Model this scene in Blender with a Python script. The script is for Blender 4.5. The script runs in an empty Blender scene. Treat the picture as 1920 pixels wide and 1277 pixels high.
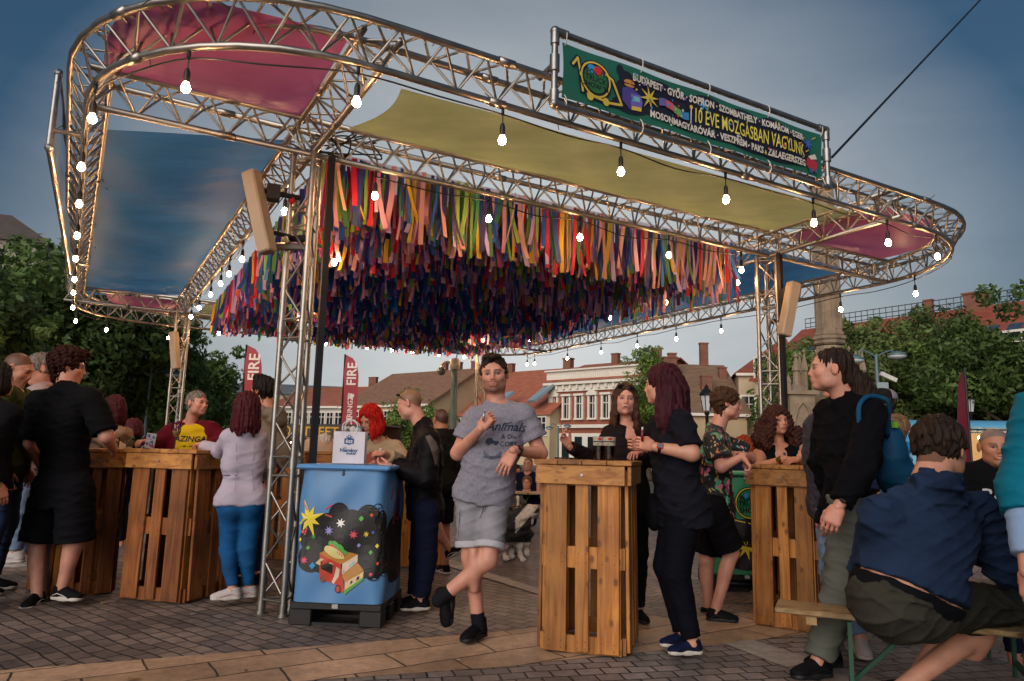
import bpy, bmesh, math, random
import numpy as np
from mathutils import Vector, Matrix
from mathutils.bvhtree import BVHTree

R = math.radians
scene = bpy.context.scene
COL = scene.collection
# ------------------------------------------------------------------ camera
F, PITCH, ROLL, EYE = 1340.0, R(8.82), R(1.3), 1.22
fw = np.array([0, math.cos(PITCH), math.sin(PITCH)])
_r = np.array([1.0, 0, 0]); _u = np.cross(_r, fw)
CR = math.cos(ROLL) * _r + math.sin(ROLL) * _u
CU = -math.sin(ROLL) * _r + math.cos(ROLL) * _u
cam_data = bpy.data.cameras.new('camera')
cam_data.sensor_width = 36.0
cam_data.lens = F / 1920 * 36
cam_data.clip_start, cam_data.clip_end = 0.05, 3000
cam_data.shift_y = 0
cam = bpy.data.objects.new('camera', cam_data)
COL.objects.link(cam)
cam.matrix_world = Matrix(((CR[0], CU[0], -fw[0], 0), (CR[1], CU[1], -fw[1], 0), (CR[2], CU[2], -fw[2], EYE), (0, 0, 0, 1)))
scene.camera = cam

def ray(px, py):
    return fw + CR * (px - 960) / F + CU * (638.5 - py) / F

def at(px, py, Y):
    """world point seen at photo pixel (px, py) whose distance north is Y metres"""
    d = ray(px, py); p = d * Y / d[1]
    return np.array([p[0], p[1], p[2] + EYE])

def gz(px, py, z=0.0):
    """world point seen at photo pixel (px, py) at height z"""
    d = ray(px, py); p = d * (z - EYE) / d[2]
    return np.array([p[0], p[1], z])

def proj(p):
    q = np.asarray(p, float) - np.array([0, 0, EYE]); z = q @ fw
    return 960 + F * (q @ CR) / z, 638.5 - F * (q @ CU) / z

# ------------------------------------------------------------------ sky, sun, exposure
SUN_AZ, SUN_EL = R(205), R(9)          # compass-like: 0 = north (+Y), clockwise; the low sun stands behind the camera
world = bpy.data.worlds.new('World'); scene.world = world
world.use_nodes = True
nt = world.node_tree; nt.nodes.clear()
N = nt.nodes.new; L = nt.links.new
out = N('ShaderNodeOutputWorld'); bg = N('ShaderNodeBackground'); L(bg.outputs[0], out.inputs[0])
sky = N('ShaderNodeTexSky'); sky.sky_type = 'NISHITA'; sky.sun_disc = False
sky.sun_elevation = SUN_EL; sky.sun_rotation = SUN_AZ; sky.air_density = 1.3; sky.dust_density = 2.0; sky.ozone_density = 3.0
bg.inputs[1].default_value = 0.09
tc = N('ShaderNodeTexCoord'); sep = N('ShaderNodeSeparateXYZ'); L(tc.outputs['Generated'], sep.inputs[0])
# thin evening cloud, denser towards the horizon
mp = N('ShaderNodeMapping'); mp.inputs['Scale'].default_value = (1.2, 1.2, 4.5); L(tc.outputs['Generated'], mp.inputs[0])
nz = N('ShaderNodeTexNoise'); nz.inputs['Scale'].default_value = 2.6; nz.inputs['Detail'].default_value = 6; nz.inputs['Roughness'].default_value = .55; nz.inputs['Distortion'].default_value = .4
L(mp.outputs[0], nz.inputs['Vector'])
def mathn(op, a, b=None, clamp=False):
    m = N('ShaderNodeMath'); m.operation = op; m.use_clamp = clamp
    for i, x in enumerate((a, b)):
        if x is None: continue
        if isinstance(x, (int, float)): m.inputs[i].default_value = x
        else: L(x, m.inputs[i])
    return m.outputs[0]
# openness of the cloud: blue gaps open to the left and to the upper right
ax = mathn('ABSOLUTE', mathn('SUBTRACT', sep.outputs[0], 0.0))
low = mathn('SUBTRACT', 1.0, mathn('MULTIPLY', mathn('MAXIMUM', sep.outputs[2], 0.0), 1.15), True)
up_ = mathn('MAXIMUM', mathn('SUBTRACT', sep.outputs[2], .14), 0.0)
cov = mathn('SUBTRACT', mathn('SUBTRACT', 1.0, mathn('MULTIPLY', mathn('POWER', ax, 2.0), 2.5)), mathn('MULTIPLY', mathn('POWER', up_, 2.0), 3.5), True)
cov2 = mathn('ADD', cov, mathn('MULTIPLY', mathn('SUBTRACT', nz.outputs[0], .5), .12), True)
cr = N('ShaderNodeValToRGB'); L(nz.outputs[0], cr.inputs[0])
cr.color_ramp.elements[0].position = .32; cr.color_ramp.elements[0].color = (1.9, 2.0, 2.03, 1)
cr.color_ramp.elements[1].position = .68; cr.color_ramp.elements[1].color = (2.2, 2.26, 2.27, 1)
blue = N('ShaderNodeMix'); blue.data_type = 'RGBA'; blue.inputs[0].default_value = .88
L(sky.outputs[0], blue.inputs[6]); blue.inputs[7].default_value = (.045, .17, .36, 1)
mx = N('ShaderNodeMix'); mx.data_type = 'RGBA'
L(cov2, mx.inputs[0]); L(blue.outputs[2], mx.inputs[6]); L(cr.outputs[0], mx.inputs[7])
L(mx.outputs[2], bg.inputs[0])
sun_data = bpy.data.lights.new('sun', 'SUN'); sun_data.energy = 0.85; sun_data.angle = R(55); sun_data.color = (1, .9, .82)
sun = bpy.data.objects.new('sun', sun_data); COL.objects.link(sun)
sdir = Vector((math.sin(SUN_AZ) * math.cos(SUN_EL + .25), math.cos(SUN_AZ) * math.cos(SUN_EL + .25), math.sin(SUN_EL + .25)))
sun.rotation_euler = sdir.to_track_quat('Z', 'Y').to_euler()
scene.view_settings.view_transform = 'Standard'; scene.view_settings.look = 'None'
scene.view_settings.exposure = 1.7; scene.view_settings.gamma = 1.0
scene.cycles.use_denoising = True
scene.cycles.max_bounces = 6; scene.cycles.diffuse_bounces = 3; scene.cycles.glossy_bounces = 2
scene.cycles.transmission_bounces = 4; scene.cycles.transparent_max_bounces = 12
scene.cycles.sample_clamp_indirect = 4.0
scene.cycles.caustics_reflective = False; scene.cycles.caustics_refractive = False

# ------------------------------------------------------------------ materials
_mats = {}
def srgb(h):
    if isinstance(h, str):
        c = [int(h[i:i + 2], 16) / 255 for i in (0, 2, 4)]
        return tuple(x / 12.92 if x <= .04045 else ((x + .055) / 1.055) ** 2.4 for x in c)
    return tuple(h)

def mat(name, col=(.5, .5, .5), rough=.6, metal=0.0, var=.12, vscale=6.0, bump=0.0, bscale=60.0, attr=None, trans=0.0,
        emit=None, estr=0.0, stretch=(1, 1, 1), alpha=1.0, ridge=0.0, rscale=4.0, spec=.4, sheen=0.0, coords='Object'):
    if name in _mats: return _mats[name]
    m = bpy.data.materials.new(name); m.use_nodes = True
    nt = m.node_tree; b = nt.nodes['Principled BSDF']; n = nt.nodes.new; l = nt.links.new
    col = srgb(col)
    b.inputs['Roughness'].default_value = rough; b.inputs['Metallic'].default_value = metal
    b.inputs['Specular IOR Level'].default_value = spec
    if sheen: b.inputs['Sheen Weight'].default_value = sheen
    tc = n('ShaderNodeTexCoord'); mp = n('ShaderNodeMapping'); l(tc.outputs[coords], mp.inputs[0]); mp.inputs['Scale'].default_value = stretch
    src = None
    if attr:
        a = n('ShaderNodeAttribute'); a.attribute_name = attr; src = a.outputs['Color']
    if var > 0:
        nz = n('ShaderNodeTexNoise'); nz.inputs['Scale'].default_value = vscale; nz.inputs['Detail'].default_value = 5; l(mp.outputs[0], nz.inputs['Vector'])
        mr = n('ShaderNodeMapRange'); mr.inputs[1].default_value = .3; mr.inputs[2].default_value = .7
        mr.inputs[3].default_value = 1 - var; mr.inputs[4].default_value = 1 + var; l(nz.outputs[0], mr.inputs[0])
        mu = n('ShaderNodeMix'); mu.data_type = 'RGBA'; mu.blend_type = 'MULTIPLY'; mu.inputs[0].default_value = 1
        if src: l(src, mu.inputs[6])
        else: mu.inputs[6].default_value = (*col, 1)
        l(mr.outputs[0], mu.inputs[7]); src = mu.outputs[2]
        mr2 = n('ShaderNodeMapRange'); mr2.inputs[3].default_value = max(0, rough - .1); mr2.inputs[4].default_value = min(1, rough + .1)
        l(nz.outputs[0], mr2.inputs[0]); l(mr2.outputs[0], b.inputs['Roughness'])
    if src: l(src, b.inputs['Base Color'])
    else: b.inputs['Base Color'].default_value = (*col, 1)
    if bump > 0:
        n2 = n('ShaderNodeTexNoise'); n2.inputs['Scale'].default_value = bscale; n2.inputs['Detail'].default_value = 3; l(mp.outputs[0], n2.inputs['Vector'])
        bp = n('ShaderNodeBump'); bp.inputs['Strength'].default_value = 1; bp.inputs['Distance'].default_value = bump; l(n2.outputs[0], bp.inputs['Height'])
        last = bp
        if ridge > 0:
            n3 = n('ShaderNodeTexNoise'); n3.noise_type = 'RIDGED_MULTIFRACTAL'; n3.inputs['Scale'].default_value = rscale; n3.inputs['Detail'].default_value = 2; n3.inputs['Distortion'].default_value = .6; l(mp.outputs[0], n3.inputs['Vector'])
            b3 = n('ShaderNodeBump'); b3.inputs['Distance'].default_value = ridge; l(n3.outputs[0], b3.inputs['Height']); l(bp.outputs[0], b3.inputs['Normal']); last = b3
        l(last.outputs[0], b.inputs['Normal'])
    if emit:
        b.inputs['Emission Color'].default_value = (*srgb(emit), 1); b.inputs['Emission Strength'].default_value = estr
    if trans > 0:     # thin cloth / leaf: part of the light passes through
        o = nt.nodes['Material Output']; t = n('ShaderNodeBsdfTranslucent'); ms = n('ShaderNodeMixShader'); ms.inputs[0].default_value = trans
        if src: l(src, t.inputs[0])
        else: t.inputs[0].default_value = (*col, 1)
        l(b.outputs[0], ms.inputs[1]); l(t.outputs[0], ms.inputs[2]); l(ms.outputs[0], o.inputs[0])
    if alpha < 1: b.inputs['Alpha'].default_value = alpha
    _mats[name] = m
    return m

def wood_mat(name, c1, c2, knots=(.12, .045, .015), scale=1.0, axis=2):
    if name in _mats: return _mats[name]
    m = bpy.data.materials.new(name); m.use_nodes = True
    nt = m.node_tree; b = nt.nodes['Principled BSDF']; n = nt.nodes.new; l = nt.links.new
    b.inputs['Roughness'].default_value = .5; b.inputs['Specular IOR Level'].default_value = .35
    tc = n('ShaderNodeTexCoord'); mp = n('ShaderNodeMapping'); l(tc.outputs['Object'], mp.inputs[0])
    st = [26 * scale] * 3; st[axis] = 1.6 * scale; mp.inputs['Scale'].default_value = st
    at_ = n('ShaderNodeAttribute'); at_.attribute_name = 'plank'
    add = n('ShaderNodeVectorMath'); l(mp.outputs[0], add.inputs[0]); 
    sc = n('ShaderNodeVectorMath'); sc.operation = 'SCALE'; sc.inputs[3].default_value = 40; l(at_.outputs['Color'], sc.inputs[0]); l(sc.outputs[0], add.inputs[1])
    g = n('ShaderNodeTexNoise'); g.inputs['Scale'].default_value = 1.0; g.inputs['Detail'].default_value = 5; g.inputs['Distortion'].default_value = 1.2; l(add.outputs[0], g.inputs['Vector'])
    r = n('ShaderNodeValToRGB'); l(g.outputs[0], r.inputs[0])
    r.color_ramp.elements[0].position = .3; r.color_ramp.elements[0].color = (*srgb(c1), 1)
    r.color_ramp.elements[1].position = .62; r.color_ramp.elements[1].color = (*srgb(c2), 1)
    # knots
    mk = n('ShaderNodeMapping'); l(tc.outputs['Object'], mk.inputs[0]); sk = [11 * scale] * 3; sk[axis] = 6.5 * scale; mk.inputs['Scale'].default_value = sk
    add2 = n('ShaderNodeVectorMath'); l(mk.outputs[0], add2.inputs[0]); l(sc.outputs[0], add2.inputs[1])
    v = n('ShaderNodeTexVoronoi'); v.inputs['Scale'].default_value = 1; l(add2.outputs[0], v.inputs['Vector'])
    kr = n('ShaderNodeMapRange'); kr.inputs[1].default_value = .11; kr.inputs[2].default_value = .2; kr.inputs[3].default_value = .85; kr.inputs[4].default_value = 0; l(v.outputs['Distance'], kr.inputs[0])
    k = n('ShaderNodeMix'); k.data_type = 'RGBA'; l(kr.outputs[0], k.inputs[0]); l(r.outputs[0], k.inputs[6]); k.inputs[7].default_value = (*knots, 1)
    # plank to plank tone and broad weathering
    tm = n('ShaderNodeMapRange'); tm.inputs[3].default_value = .62; tm.inputs[4].default_value = 1.28
    sp = n('ShaderNodeSeparateColor'); l(at_.outputs['Color'], sp.inputs[0]); l(sp.outputs[0], tm.inputs[0])
    w = n('ShaderNodeTexNoise'); w.inputs['Scale'].default_value = 3.5; w.inputs['Detail'].default_value = 4; l(tc.outputs['Object'], w.inputs['Vector'])
    wm = n('ShaderNodeMapRange'); wm.inputs[1].default_value = .3; wm.inputs[2].default_value = .7; wm.inputs[3].default_value = .66; wm.inputs[4].default_value = 1.15; l(w.outputs[0], wm.inputs[0])
    mm = n('ShaderNodeMath'); mm.operation = 'MULTIPLY'; l(tm.outputs[0], mm.inputs[0]); l(wm.outputs[0], mm.inputs[1])
    mu = n('ShaderNodeMix'); mu.data_type = 'RGBA'; mu.blend_type = 'MULTIPLY'; mu.inputs[0].default_value = 1; l(k.outputs[2], mu.inputs[6]); l(mm.outputs[0], mu.inputs[7])
    l(mu.outputs[2], b.inputs['Base Color'])
    bp = n('ShaderNodeBump'); bp.inputs['Distance'].default_value = .0015; l(g.outputs[0], bp.inputs['Height']); l(bp.outputs[0], b.inputs['Normal'])
    _mats[name] = m
    return m

def emis(name, col, s):
    return mat(name, (.8, .8, .8), .4, var=0, emit=col, estr=s)

def flat(col, rough=.7, trans=0.0):
    return mat('ink_' + (col if isinstance(col, str) else '%02x%02x%02x' % tuple(int(c * 255) for c in col)) + ('t' if trans else ''), col, rough, var=.06, vscale=12, trans=trans)

# ------------------------------------------------------------------ mesh builder
rng = random.Random(7)
class MB:
    def __init__(s): s.v = []; s.f = []; s.c = []; s.m = []
    def add(s, vs, fs, col=None, mi=0):
        b = len(s.v); s.v.extend([tuple(map(float, p)) for p in vs]); s.f.extend([tuple(b + i for i in f) for f in fs])
        s.c.extend([col] * len(fs)); s.m.extend([mi] * len(fs)); return s
    def box(s, c, size, rz=0.0, mtx=None, col=None, bev=0.0, mi=0):
        hx, hy, hz = [x / 2 for x in size]
        if bev > 0:
            e = bev; vs = []
            for z, k in ((-hz, e), (-hz + e, 0), (hz - e, 0), (hz, e)):
                for x, y in ((-hx + k, -hy + k + e), (-hx + k + e, -hy + k), (hx - k - e, -hy + k), (hx - k, -hy + k + e), (hx - k, hy - k - e), (hx - k - e, hy - k), (-hx + k + e, hy - k), (-hx + k, hy - k - e)):
                    vs.append((x, y, z))
            fs = [tuple(range(7, -1, -1)), tuple(range(24, 32))]
            for r in range(3):
                for i in range(8):
                    j = (i + 1) % 8; fs.append((r * 8 + i, r * 8 + j, r * 8 + 8 + j, r * 8 + 8 + i))
        else:
            vs = [(x, y, z) for z in (-hz, hz) for x, y in ((-hx, -hy), (hx, -hy), (hx, hy), (-hx, hy))]
            fs = [(3, 2, 1, 0), (4, 5, 6, 7), (0, 1, 5, 4), (1, 2, 6, 5), (2, 3, 7, 6), (3, 0, 4, 7)]
        if mtx is None:
            ca, sa = math.cos(rz), math.sin(rz)
            vs = [(c[0] + x * ca - y * sa, c[1] + x * sa + y * ca, c[2] + z) for x, y, z in vs]
        else:
            M = np.asarray(mtx); vs = [tuple(np.asarray(c) + M @ np.array(p)) for p in vs]
        return s.add(vs, fs, col if col is not None else rng.random(), mi)
    def beam(s, p0, p1, w, h, up=(0, 0, 1), col=None, bev=0.0):
        """box of section w x h running from p0 to p1"""
        p0, p1 = np.array(p0, float), np.array(p1, float); d = p1 - p0; ln = np.linalg.norm(d); d /= ln
        u = np.array(up, float); x = np.cross(d, u); x /= np.linalg.norm(x); u = np.cross(x, d)
        return s.box((p0 + p1) / 2, (w, ln, h), mtx=np.stack([x, d, u], 1), col=col, bev=bev)
    def tube(s, pts, r, seg=8, closed=False, caps=True, col=None, mi=0):
        P = [np.array(p, float) for p in pts]; n = len(P)
        rs = r if isinstance(r, (list, tuple, np.ndarray)) else [r] * n
        T = []
        for i in range(n):
            a = P[i - 1] if (i > 0 or closed) else P[0]; b = P[(i + 1) % n] if (i < n - 1 or closed) else P[-1]
            t = b - a; T.append(t / (np.linalg.norm(t) + 1e-12))
        ref = np.array([0, 0, 1.0]) if abs(T[0][2]) < .9 else np.array([1.0, 0, 0])
        x = np.cross(T[0], ref); x /= np.linalg.norm(x); vs = []
        for i in range(n):
            x = x - T[i] * (x @ T[i]); x /= np.linalg.norm(x) + 1e-12; y = np.cross(T[i], x)
            for k in range(seg):
                a = 2 * math.pi * k / seg; vs.append(P[i] + rs[i] * (math.cos(a) * x + math.sin(a) * y))
        fs = []
        for i in range(n if closed else n - 1):
            for k in range(seg):
                a = i * seg + k; b = i * seg + (k + 1) % seg; j = ((i + 1) % n) * seg
                fs.append((a, b, j + (k + 1) % seg, j + k))
        if caps and not closed:
            fs.append(tuple(range(seg - 1, -1, -1))); fs.append(tuple(range((n - 1) * seg, n * seg)))
        return s.add(vs, fs, col if col is not None else rng.random(), mi)
    def lathe(s, c, prof, seg=16, col=None, mtx=None, mi=0):
        vs = []
        for r, z in prof:
            for k in range(seg):
                a = 2 * math.pi * k / seg; p = np.array([r * math.cos(a), r * math.sin(a), z])
                if mtx is not None: p = np.asarray(mtx) @ p
                vs.append(np.asarray(c) + p)
        n = len(prof)
        fs = [(i * seg + k, i * seg + (k + 1) % seg, (i + 1) * seg + (k + 1) % seg, (i + 1) * seg + k) for i in range(n - 1) for k in range(seg)]
        if prof[0][0] > 1e-5: fs.append(tuple(range(seg - 1, -1, -1)))
        if prof[-1][0] > 1e-5: fs.append(tuple(range((n - 1) * seg, n * seg)))
        return s.add(vs, fs, col if col is not None else rng.random(), mi)
    def ball(s, c, r, seg=12, rings=8, sc=(1, 1, 1), col=None, mtx=None, mi=0):
        prof = [(max(1e-6, math.sin(math.pi * i / rings)) * r, -math.cos(math.pi * i / rings) * r * sc[2] / max(sc[0], 1e-9)) for i in range(rings + 1)]
        b = MB(); b.lathe((0, 0, 0), prof, seg)
        vs = []
        for p in b.v:
            q = np.array([p[0] * sc[0], p[1] * sc[1], p[2] * sc[0]])
            if mtx is not None: q = np.asarray(mtx) @ q
            vs.append(q + np.asarray(c))
        return s.add(vs, b.f, col if col is not None else rng.random(), mi)
    def quad(s, a, b, c, d, col=None, mi=0): return s.add([a, b, c, d], [(0, 1, 2, 3)], col if col is not None else rng.random(), mi)
    def grid(s, fn, nu, nv, col=None, mi=0):
        vs = [fn(i / nu, j / nv) for j in range(nv + 1) for i in range(nu + 1)]
        fs = [(j * (nu + 1) + i, j * (nu + 1) + i + 1, (j + 1) * (nu + 1) + i + 1, (j + 1) * (nu + 1) + i) for j in range(nv) for i in range(nu)]
        return s.add(vs, fs, col if col is not None else rng.random(), mi)
    def build(s, name, mats, parent=None, smooth=False, attr='plank', org=None, angle=None):
        if org is None: org = ORG.get(parent.name, (0, 0, 0)) if parent is not None else (0, 0, 0)
        o = np.array(org, float)
        me = bpy.data.meshes.new(name)
        V = np.array(s.v, float).reshape(-1, 3) - o
        me.from_pydata(V.tolist(), [], s.f)
        if not isinstance(mats, (list, tuple)): mats = [mats]
        for m in mats: me.materials.append(m)
        if len(mats) > 1: me.polygons.foreach_set('material_index', s.m)
        if any(c is not None for c in s.c):
            ca = me.color_attributes.new(attr, 'FLOAT_COLOR', 'CORNER')
            a = np.ones((len(me.loops), 4), np.float32)
            k = 0
            lt = np.array([len(f) for f in s.f])
            cc = np.array([(c, (c * 7.13) % 1, (c * 3.7) % 1) if isinstance(c, float) else (c if c is not None else (0, 0, 0)) for c in s.c], np.float32)
            a[:, :3] = np.repeat(cc, lt, axis=0)
            ca.data.foreach_set('color', a.ravel())
        if smooth: me.polygons.foreach_set('use_smooth', [True] * len(me.polygons))
        me.update()
        ob = bpy.data.objects.new(name, me); COL.objects.link(ob)
        if smooth and angle: 
            me.set_sharp_from_angle(angle=R(angle))
        if parent is not None: ob.parent = parent; ORG[ob.name] = tuple(o)
        else:
            ob.location = tuple(o); ORG[ob.name] = tuple(o)
        return ob
ORG = {}
def tag(o, label=None, cat=None, group=None, kind=None):
    if label: o['label'] = label
    if cat: o['category'] = cat
    if group: o['group'] = group
    if kind: o['kind'] = kind
    return o
def empty(name, loc, label=None, cat=None, group=None):
    o = bpy.data.objects.new(name, None); COL.objects.link(o); o.location = tuple(float(x) for x in loc)
    o.empty_display_size = .1
    ORG[o.name] = tuple(float(x) for x in loc)
    return tag(o, label, cat, group)
def copy_tree(o, loc=None, parent=None, label=None):
    c = o.copy(); COL.objects.link(c); c.parent = parent
    if loc is not None: c.location = tuple(float(x) for x in loc)
    if label: c['label'] = label
    for ch in list(o.children): copy_tree(ch, None, c)
    return c
def catrom(pts, n=8):
    P = [np.array(p, float) for p in pts]; P = [2 * P[0] - P[1]] + P + [2 * P[-1] - P[-2]]; o = []
    for i in range(1, len(P) - 2):
        for k in range(n):
            t = k / n; a, b, c, d = P[i - 1:i + 3]
            o.append(.5 * ((2 * b) + (c - a) * t + (2 * a - 5 * b + 4 * c - d) * t * t + (3 * b - a - 3 * c + d) * t ** 3))
    o.append(P[-2]); return o

# ------------------------------------------------------------------ flat artwork laid on a surface
def text_mesh(txt, size=1.0, align='CENTER', bold=0.0, sx=1.0, shear=0.0, spacing=1.0):
    cu = bpy.data.curves.new('t', 'FONT'); cu.body = txt; cu.size = size; cu.align_x = align; cu.offset = bold * size; cu.shear = shear
    cu.space_character = spacing; cu.resolution_u = 2
    ob = bpy.data.objects.new('t', cu); COL.objects.link(ob)
    dg = bpy.context.evaluated_depsgraph_get(); me = bpy.data.meshes.new_from_object(ob.evaluated_get(dg))
    V = [(v.co.x * sx, v.co.y) for v in me.vertices]; Fs = [tuple(p.vertices) for p in me.polygons]
    bpy.data.objects.remove(ob); bpy.data.curves.remove(cu); bpy.data.meshes.remove(me)
    return V, Fs

class Art:
    """coloured flat shapes in (u, v) metres, mapped on a real surface by fn(u, v, lift)"""
    def __init__(s, fn, step=.0008): s.fn = fn; s.n = 0; s.by = {}; s.step = step
    def _put(s, V, Fs, col, sub=0):
        s.n += 1
        if sub:
            bm = bmesh.new(); vs = [bm.verts.new((x, y, 0)) for x, y in V]
            for f in Fs:
                try: bm.faces.new([vs[i] for i in f])
                except ValueError: pass
            bmesh.ops.triangulate(bm, faces=bm.faces[:])
            for _ in range(6):
                es = [e for e in bm.edges if e.calc_length() > sub]
                if not es: break
                bmesh.ops.subdivide_edges(bm, edges=es, cuts=1); bmesh.ops.triangulate(bm, faces=bm.faces[:])
            bm.verts.index_update(); V = [(v.co.x, v.co.y) for v in bm.verts]; Fs = [tuple(v.index for v in f.verts) for f in bm.faces]; bm.free()
        m = s.by.setdefault(col, MB()); lift = s.step * (1 + s.n * .12)
        m.add([s.fn(x, y, lift) for x, y in V], Fs)
    def poly(s, pts, col, sub=.12): s._put(pts, [tuple(range(len(pts)))], col, sub)
    def disc(s, x, y, r, col, ry=None, n=24, sub=.12, rot=0):
        ry = ry or r; c, q = math.cos(rot), math.sin(rot)
        P = [(r * math.cos(2 * math.pi * k / n), ry * math.sin(2 * math.pi * k / n)) for k in range(n)]
        s.poly([(x + a * c - b * q, y + a * q + b * c) for a, b in P], col, sub)
    def ring(s, x, y, r, w, col, n=32, a0=0, a1=360):
        V = []; Fs = []
        for k in range(n + 1):
            a = R(a0 + (a1 - a0) * k / n); V += [(x + (r - w / 2) * math.cos(a), y + (r - w / 2) * math.sin(a)), (x + (r + w / 2) * math.cos(a), y + (r + w / 2) * math.sin(a))]
        for k in range(n): Fs.append((2 * k, 2 * k + 1, 2 * k + 3, 2 * k + 2))
        s._put(V, Fs, col)
    def star(s, x, y, r, col, n=8, k=.42, rot=0.0, rs=None):
        P = []
        for i in range(2 * n):
            a = math.pi * i / n + rot; q = (r * (rs[(i // 2) % len(rs)] if rs else 1)) if i % 2 == 0 else r * k
            P.append((x + q * math.cos(a), y + q * math.sin(a)))
        V = [(x, y)] + P; s._put(V, [(0, i + 1, (i + 1) % (2 * n) + 1) for i in range(2 * n)], col)
    def line(s, pts, w, col):
        for (x0, y0), (x1, y1) in zip(pts, pts[1:]):
            d = math.hypot(x1 - x0, y1 - y0) or 1; nx, ny = -(y1 - y0) / d * w / 2, (x1 - x0) / d * w / 2; ex, ey = (x1 - x0) / d * w / 3, (y1 - y0) / d * w / 3
            s._put([(x0 + nx - ex, y0 + ny - ey), (x1 + nx + ex, y1 + ny + ey), (x1 - nx + ex, y1 - ny + ey), (x0 - nx - ex, y0 - ny - ey)], [(3, 2, 1, 0)], col, .15)
    def text(s, x, y, txt, size, col, align='CENTER', bold=.0, sx=1.0, rot=0.0, shear=0.0, spacing=1.0, sub=0, curve=None, fit=None):
        V, Fs = text_mesh(txt, size, align, bold, sx, shear, spacing)
        if fit: x0, x1 = min(p[0] for p in V), max(p[0] for p in V); V = [((p[0] - x0) / (x1 - x0) * (fit[1] - fit[0]) + fit[0] - x, p[1]) for p in V]
        c, q = math.cos(rot), math.sin(rot)
        W = []
        for a, b in V:
            yy = b + (curve(a) if curve else 0); W.append((x + a * c - yy * q, y + a * q + yy * c))
        s._put(W, Fs, col, sub)
    def build(s, name, parent, rough=.7):
        o = []
        m = MB(); mats = []
        for i, (col, mb) in enumerate(s.by.items()):
            m.add(mb.v, mb.f, 0.5, i); mats.append(flat(col, rough))
        return m.build(name, mats, parent)
# ================================================================== ground
def sett_mat(name, rot, c1, c2, mortar, sx, sy, size=1.0, offset=.5, squash=1.0):
    m = bpy.data.materials.new(name); m.use_nodes = True
    nt = m.node_tree; b = nt.nodes['Principled BSDF']; n = nt.nodes.new; l = nt.links.new
    tc = n('ShaderNodeTexCoord'); mp = n('ShaderNodeMapping'); l(tc.outputs['Object'], mp.inputs[0]); mp.inputs['Rotation'].default_value = (0, 0, rot)
    # slight wobble so that the courses are not ruler straight
    wn = n('ShaderNodeTexNoise'); wn.inputs['Scale'].default_value = 1.7; wn.inputs['Detail'].default_value = 4; l(tc.outputs['Object'], wn.inputs['Vector'])
    ws = n('ShaderNodeVectorMath'); ws.operation = 'SUBTRACT'; l(wn.outputs['Color'], ws.inputs[0]); ws.inputs[1].default_value = (.5, .5, .5)
    wm = n('ShaderNodeVectorMath'); wm.operation = 'SCALE'; wm.inputs[3].default_value = .09; l(ws.outputs[0], wm.inputs[0])
    ad = n('ShaderNodeVectorMath'); l(mp.outputs[0], ad.inputs[0]); l(wm.outputs[0], ad.inputs[1])
    br = n('ShaderNodeTexBrick'); l(ad.outputs[0], br.inputs['Vector']); br.offset = offset; br.squash = squash
    br.inputs['Color1'].default_value = (*srgb(c1), 1); br.inputs['Color2'].default_value = (*srgb(c2), 1); br.inputs['Mortar'].default_value = (*srgb(mortar), 1)
    br.inputs['Scale'].default_value = size; br.inputs['Brick Width'].default_value = sx; br.inputs['Row Height'].default_value = sy
    br.inputs['Mortar Size'].default_value = .0075; br.inputs['Mortar Smooth'].default_value = .6; br.inputs['Bias'].default_value = -.1
    gr = n('ShaderNodeTexNoise'); gr.inputs['Scale'].default_value = 14; gr.inputs['Detail'].default_value = 8; gr.inputs['Roughness'].default_value = .7; l(tc.outputs['Object'], gr.inputs['Vector'])
    gm = n('ShaderNodeMapRange'); gm.inputs[1].default_value = .3; gm.inputs[2].default_value = .7; gm.inputs[3].default_value = .68; gm.inputs[4].default_value = 1.3; l(gr.outputs[0], gm.inputs[0])
    g2 = n('ShaderNodeTexNoise'); g2.inputs['Scale'].default_value = 1.3; g2.inputs['Detail'].default_value = 7; l(tc.outputs['Object'], g2.inputs['Vector'])
    g2m = n('ShaderNodeMapRange'); g2m.inputs[1].default_value = .35; g2m.inputs[2].default_value = .65; g2m.inputs[3].default_value = .62; g2m.inputs[4].default_value = 1.2; l(g2.outputs[0], g2m.inputs[0])
    mm = n('ShaderNodeMath'); mm.operation = 'MULTIPLY'; l(gm.outputs[0], mm.inputs[0]); l(g2m.outputs[0], mm.inputs[1])
    mu = n('ShaderNodeMix'); mu.data_type = 'RGBA'; mu.blend_type = 'MULTIPLY'; mu.inputs[0].default_value = 1; l(br.outputs['Color'], mu.inputs[6]); l(mm.outputs[0], mu.inputs[7]); l(mu.outputs[2], b.inputs['Base Color'])
    b.inputs['Roughness'].default_value = .55; b.inputs['Specular IOR Level'].default_value = .5
    hm = n('ShaderNodeMath'); hm.operation = 'MULTIPLY_ADD'; hm.inputs[1].default_value = -1.0; l(br.outputs['Fac'], hm.inputs[0]); 
    hs = n('ShaderNodeMath'); hs.operation = 'MULTIPLY'; hs.inputs[1].default_value = .35; l(gr.outputs[0], hs.inputs[0]); l(hs.outputs[0], hm.inputs[2])
    bp = n('ShaderNodeBump'); bp.inputs['Distance'].default_value = .012; bp.inputs['Strength'].default_value = 1; l(hm.outputs[0], bp.inputs['Height']); l(bp.outputs[0], b.inputs['Normal'])
    _mats[name] = m
    return m
M_sett = sett_mat('dark_setts', R(38), '7d7068', '57504e', '161311', .16, .105)
M_sett2 = sett_mat('grey_setts', R(-14), '807672', '5d5654', '171412', .15, .11)
M_tan = sett_mat('tan_slabs', R(-33), 'b5967a', '92785f', '3b3128', .62, .3)
M_pale = sett_mat('pale_slabs', R(60), '9b948c', '8a837b', '4a443d', .6, .4)

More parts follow.
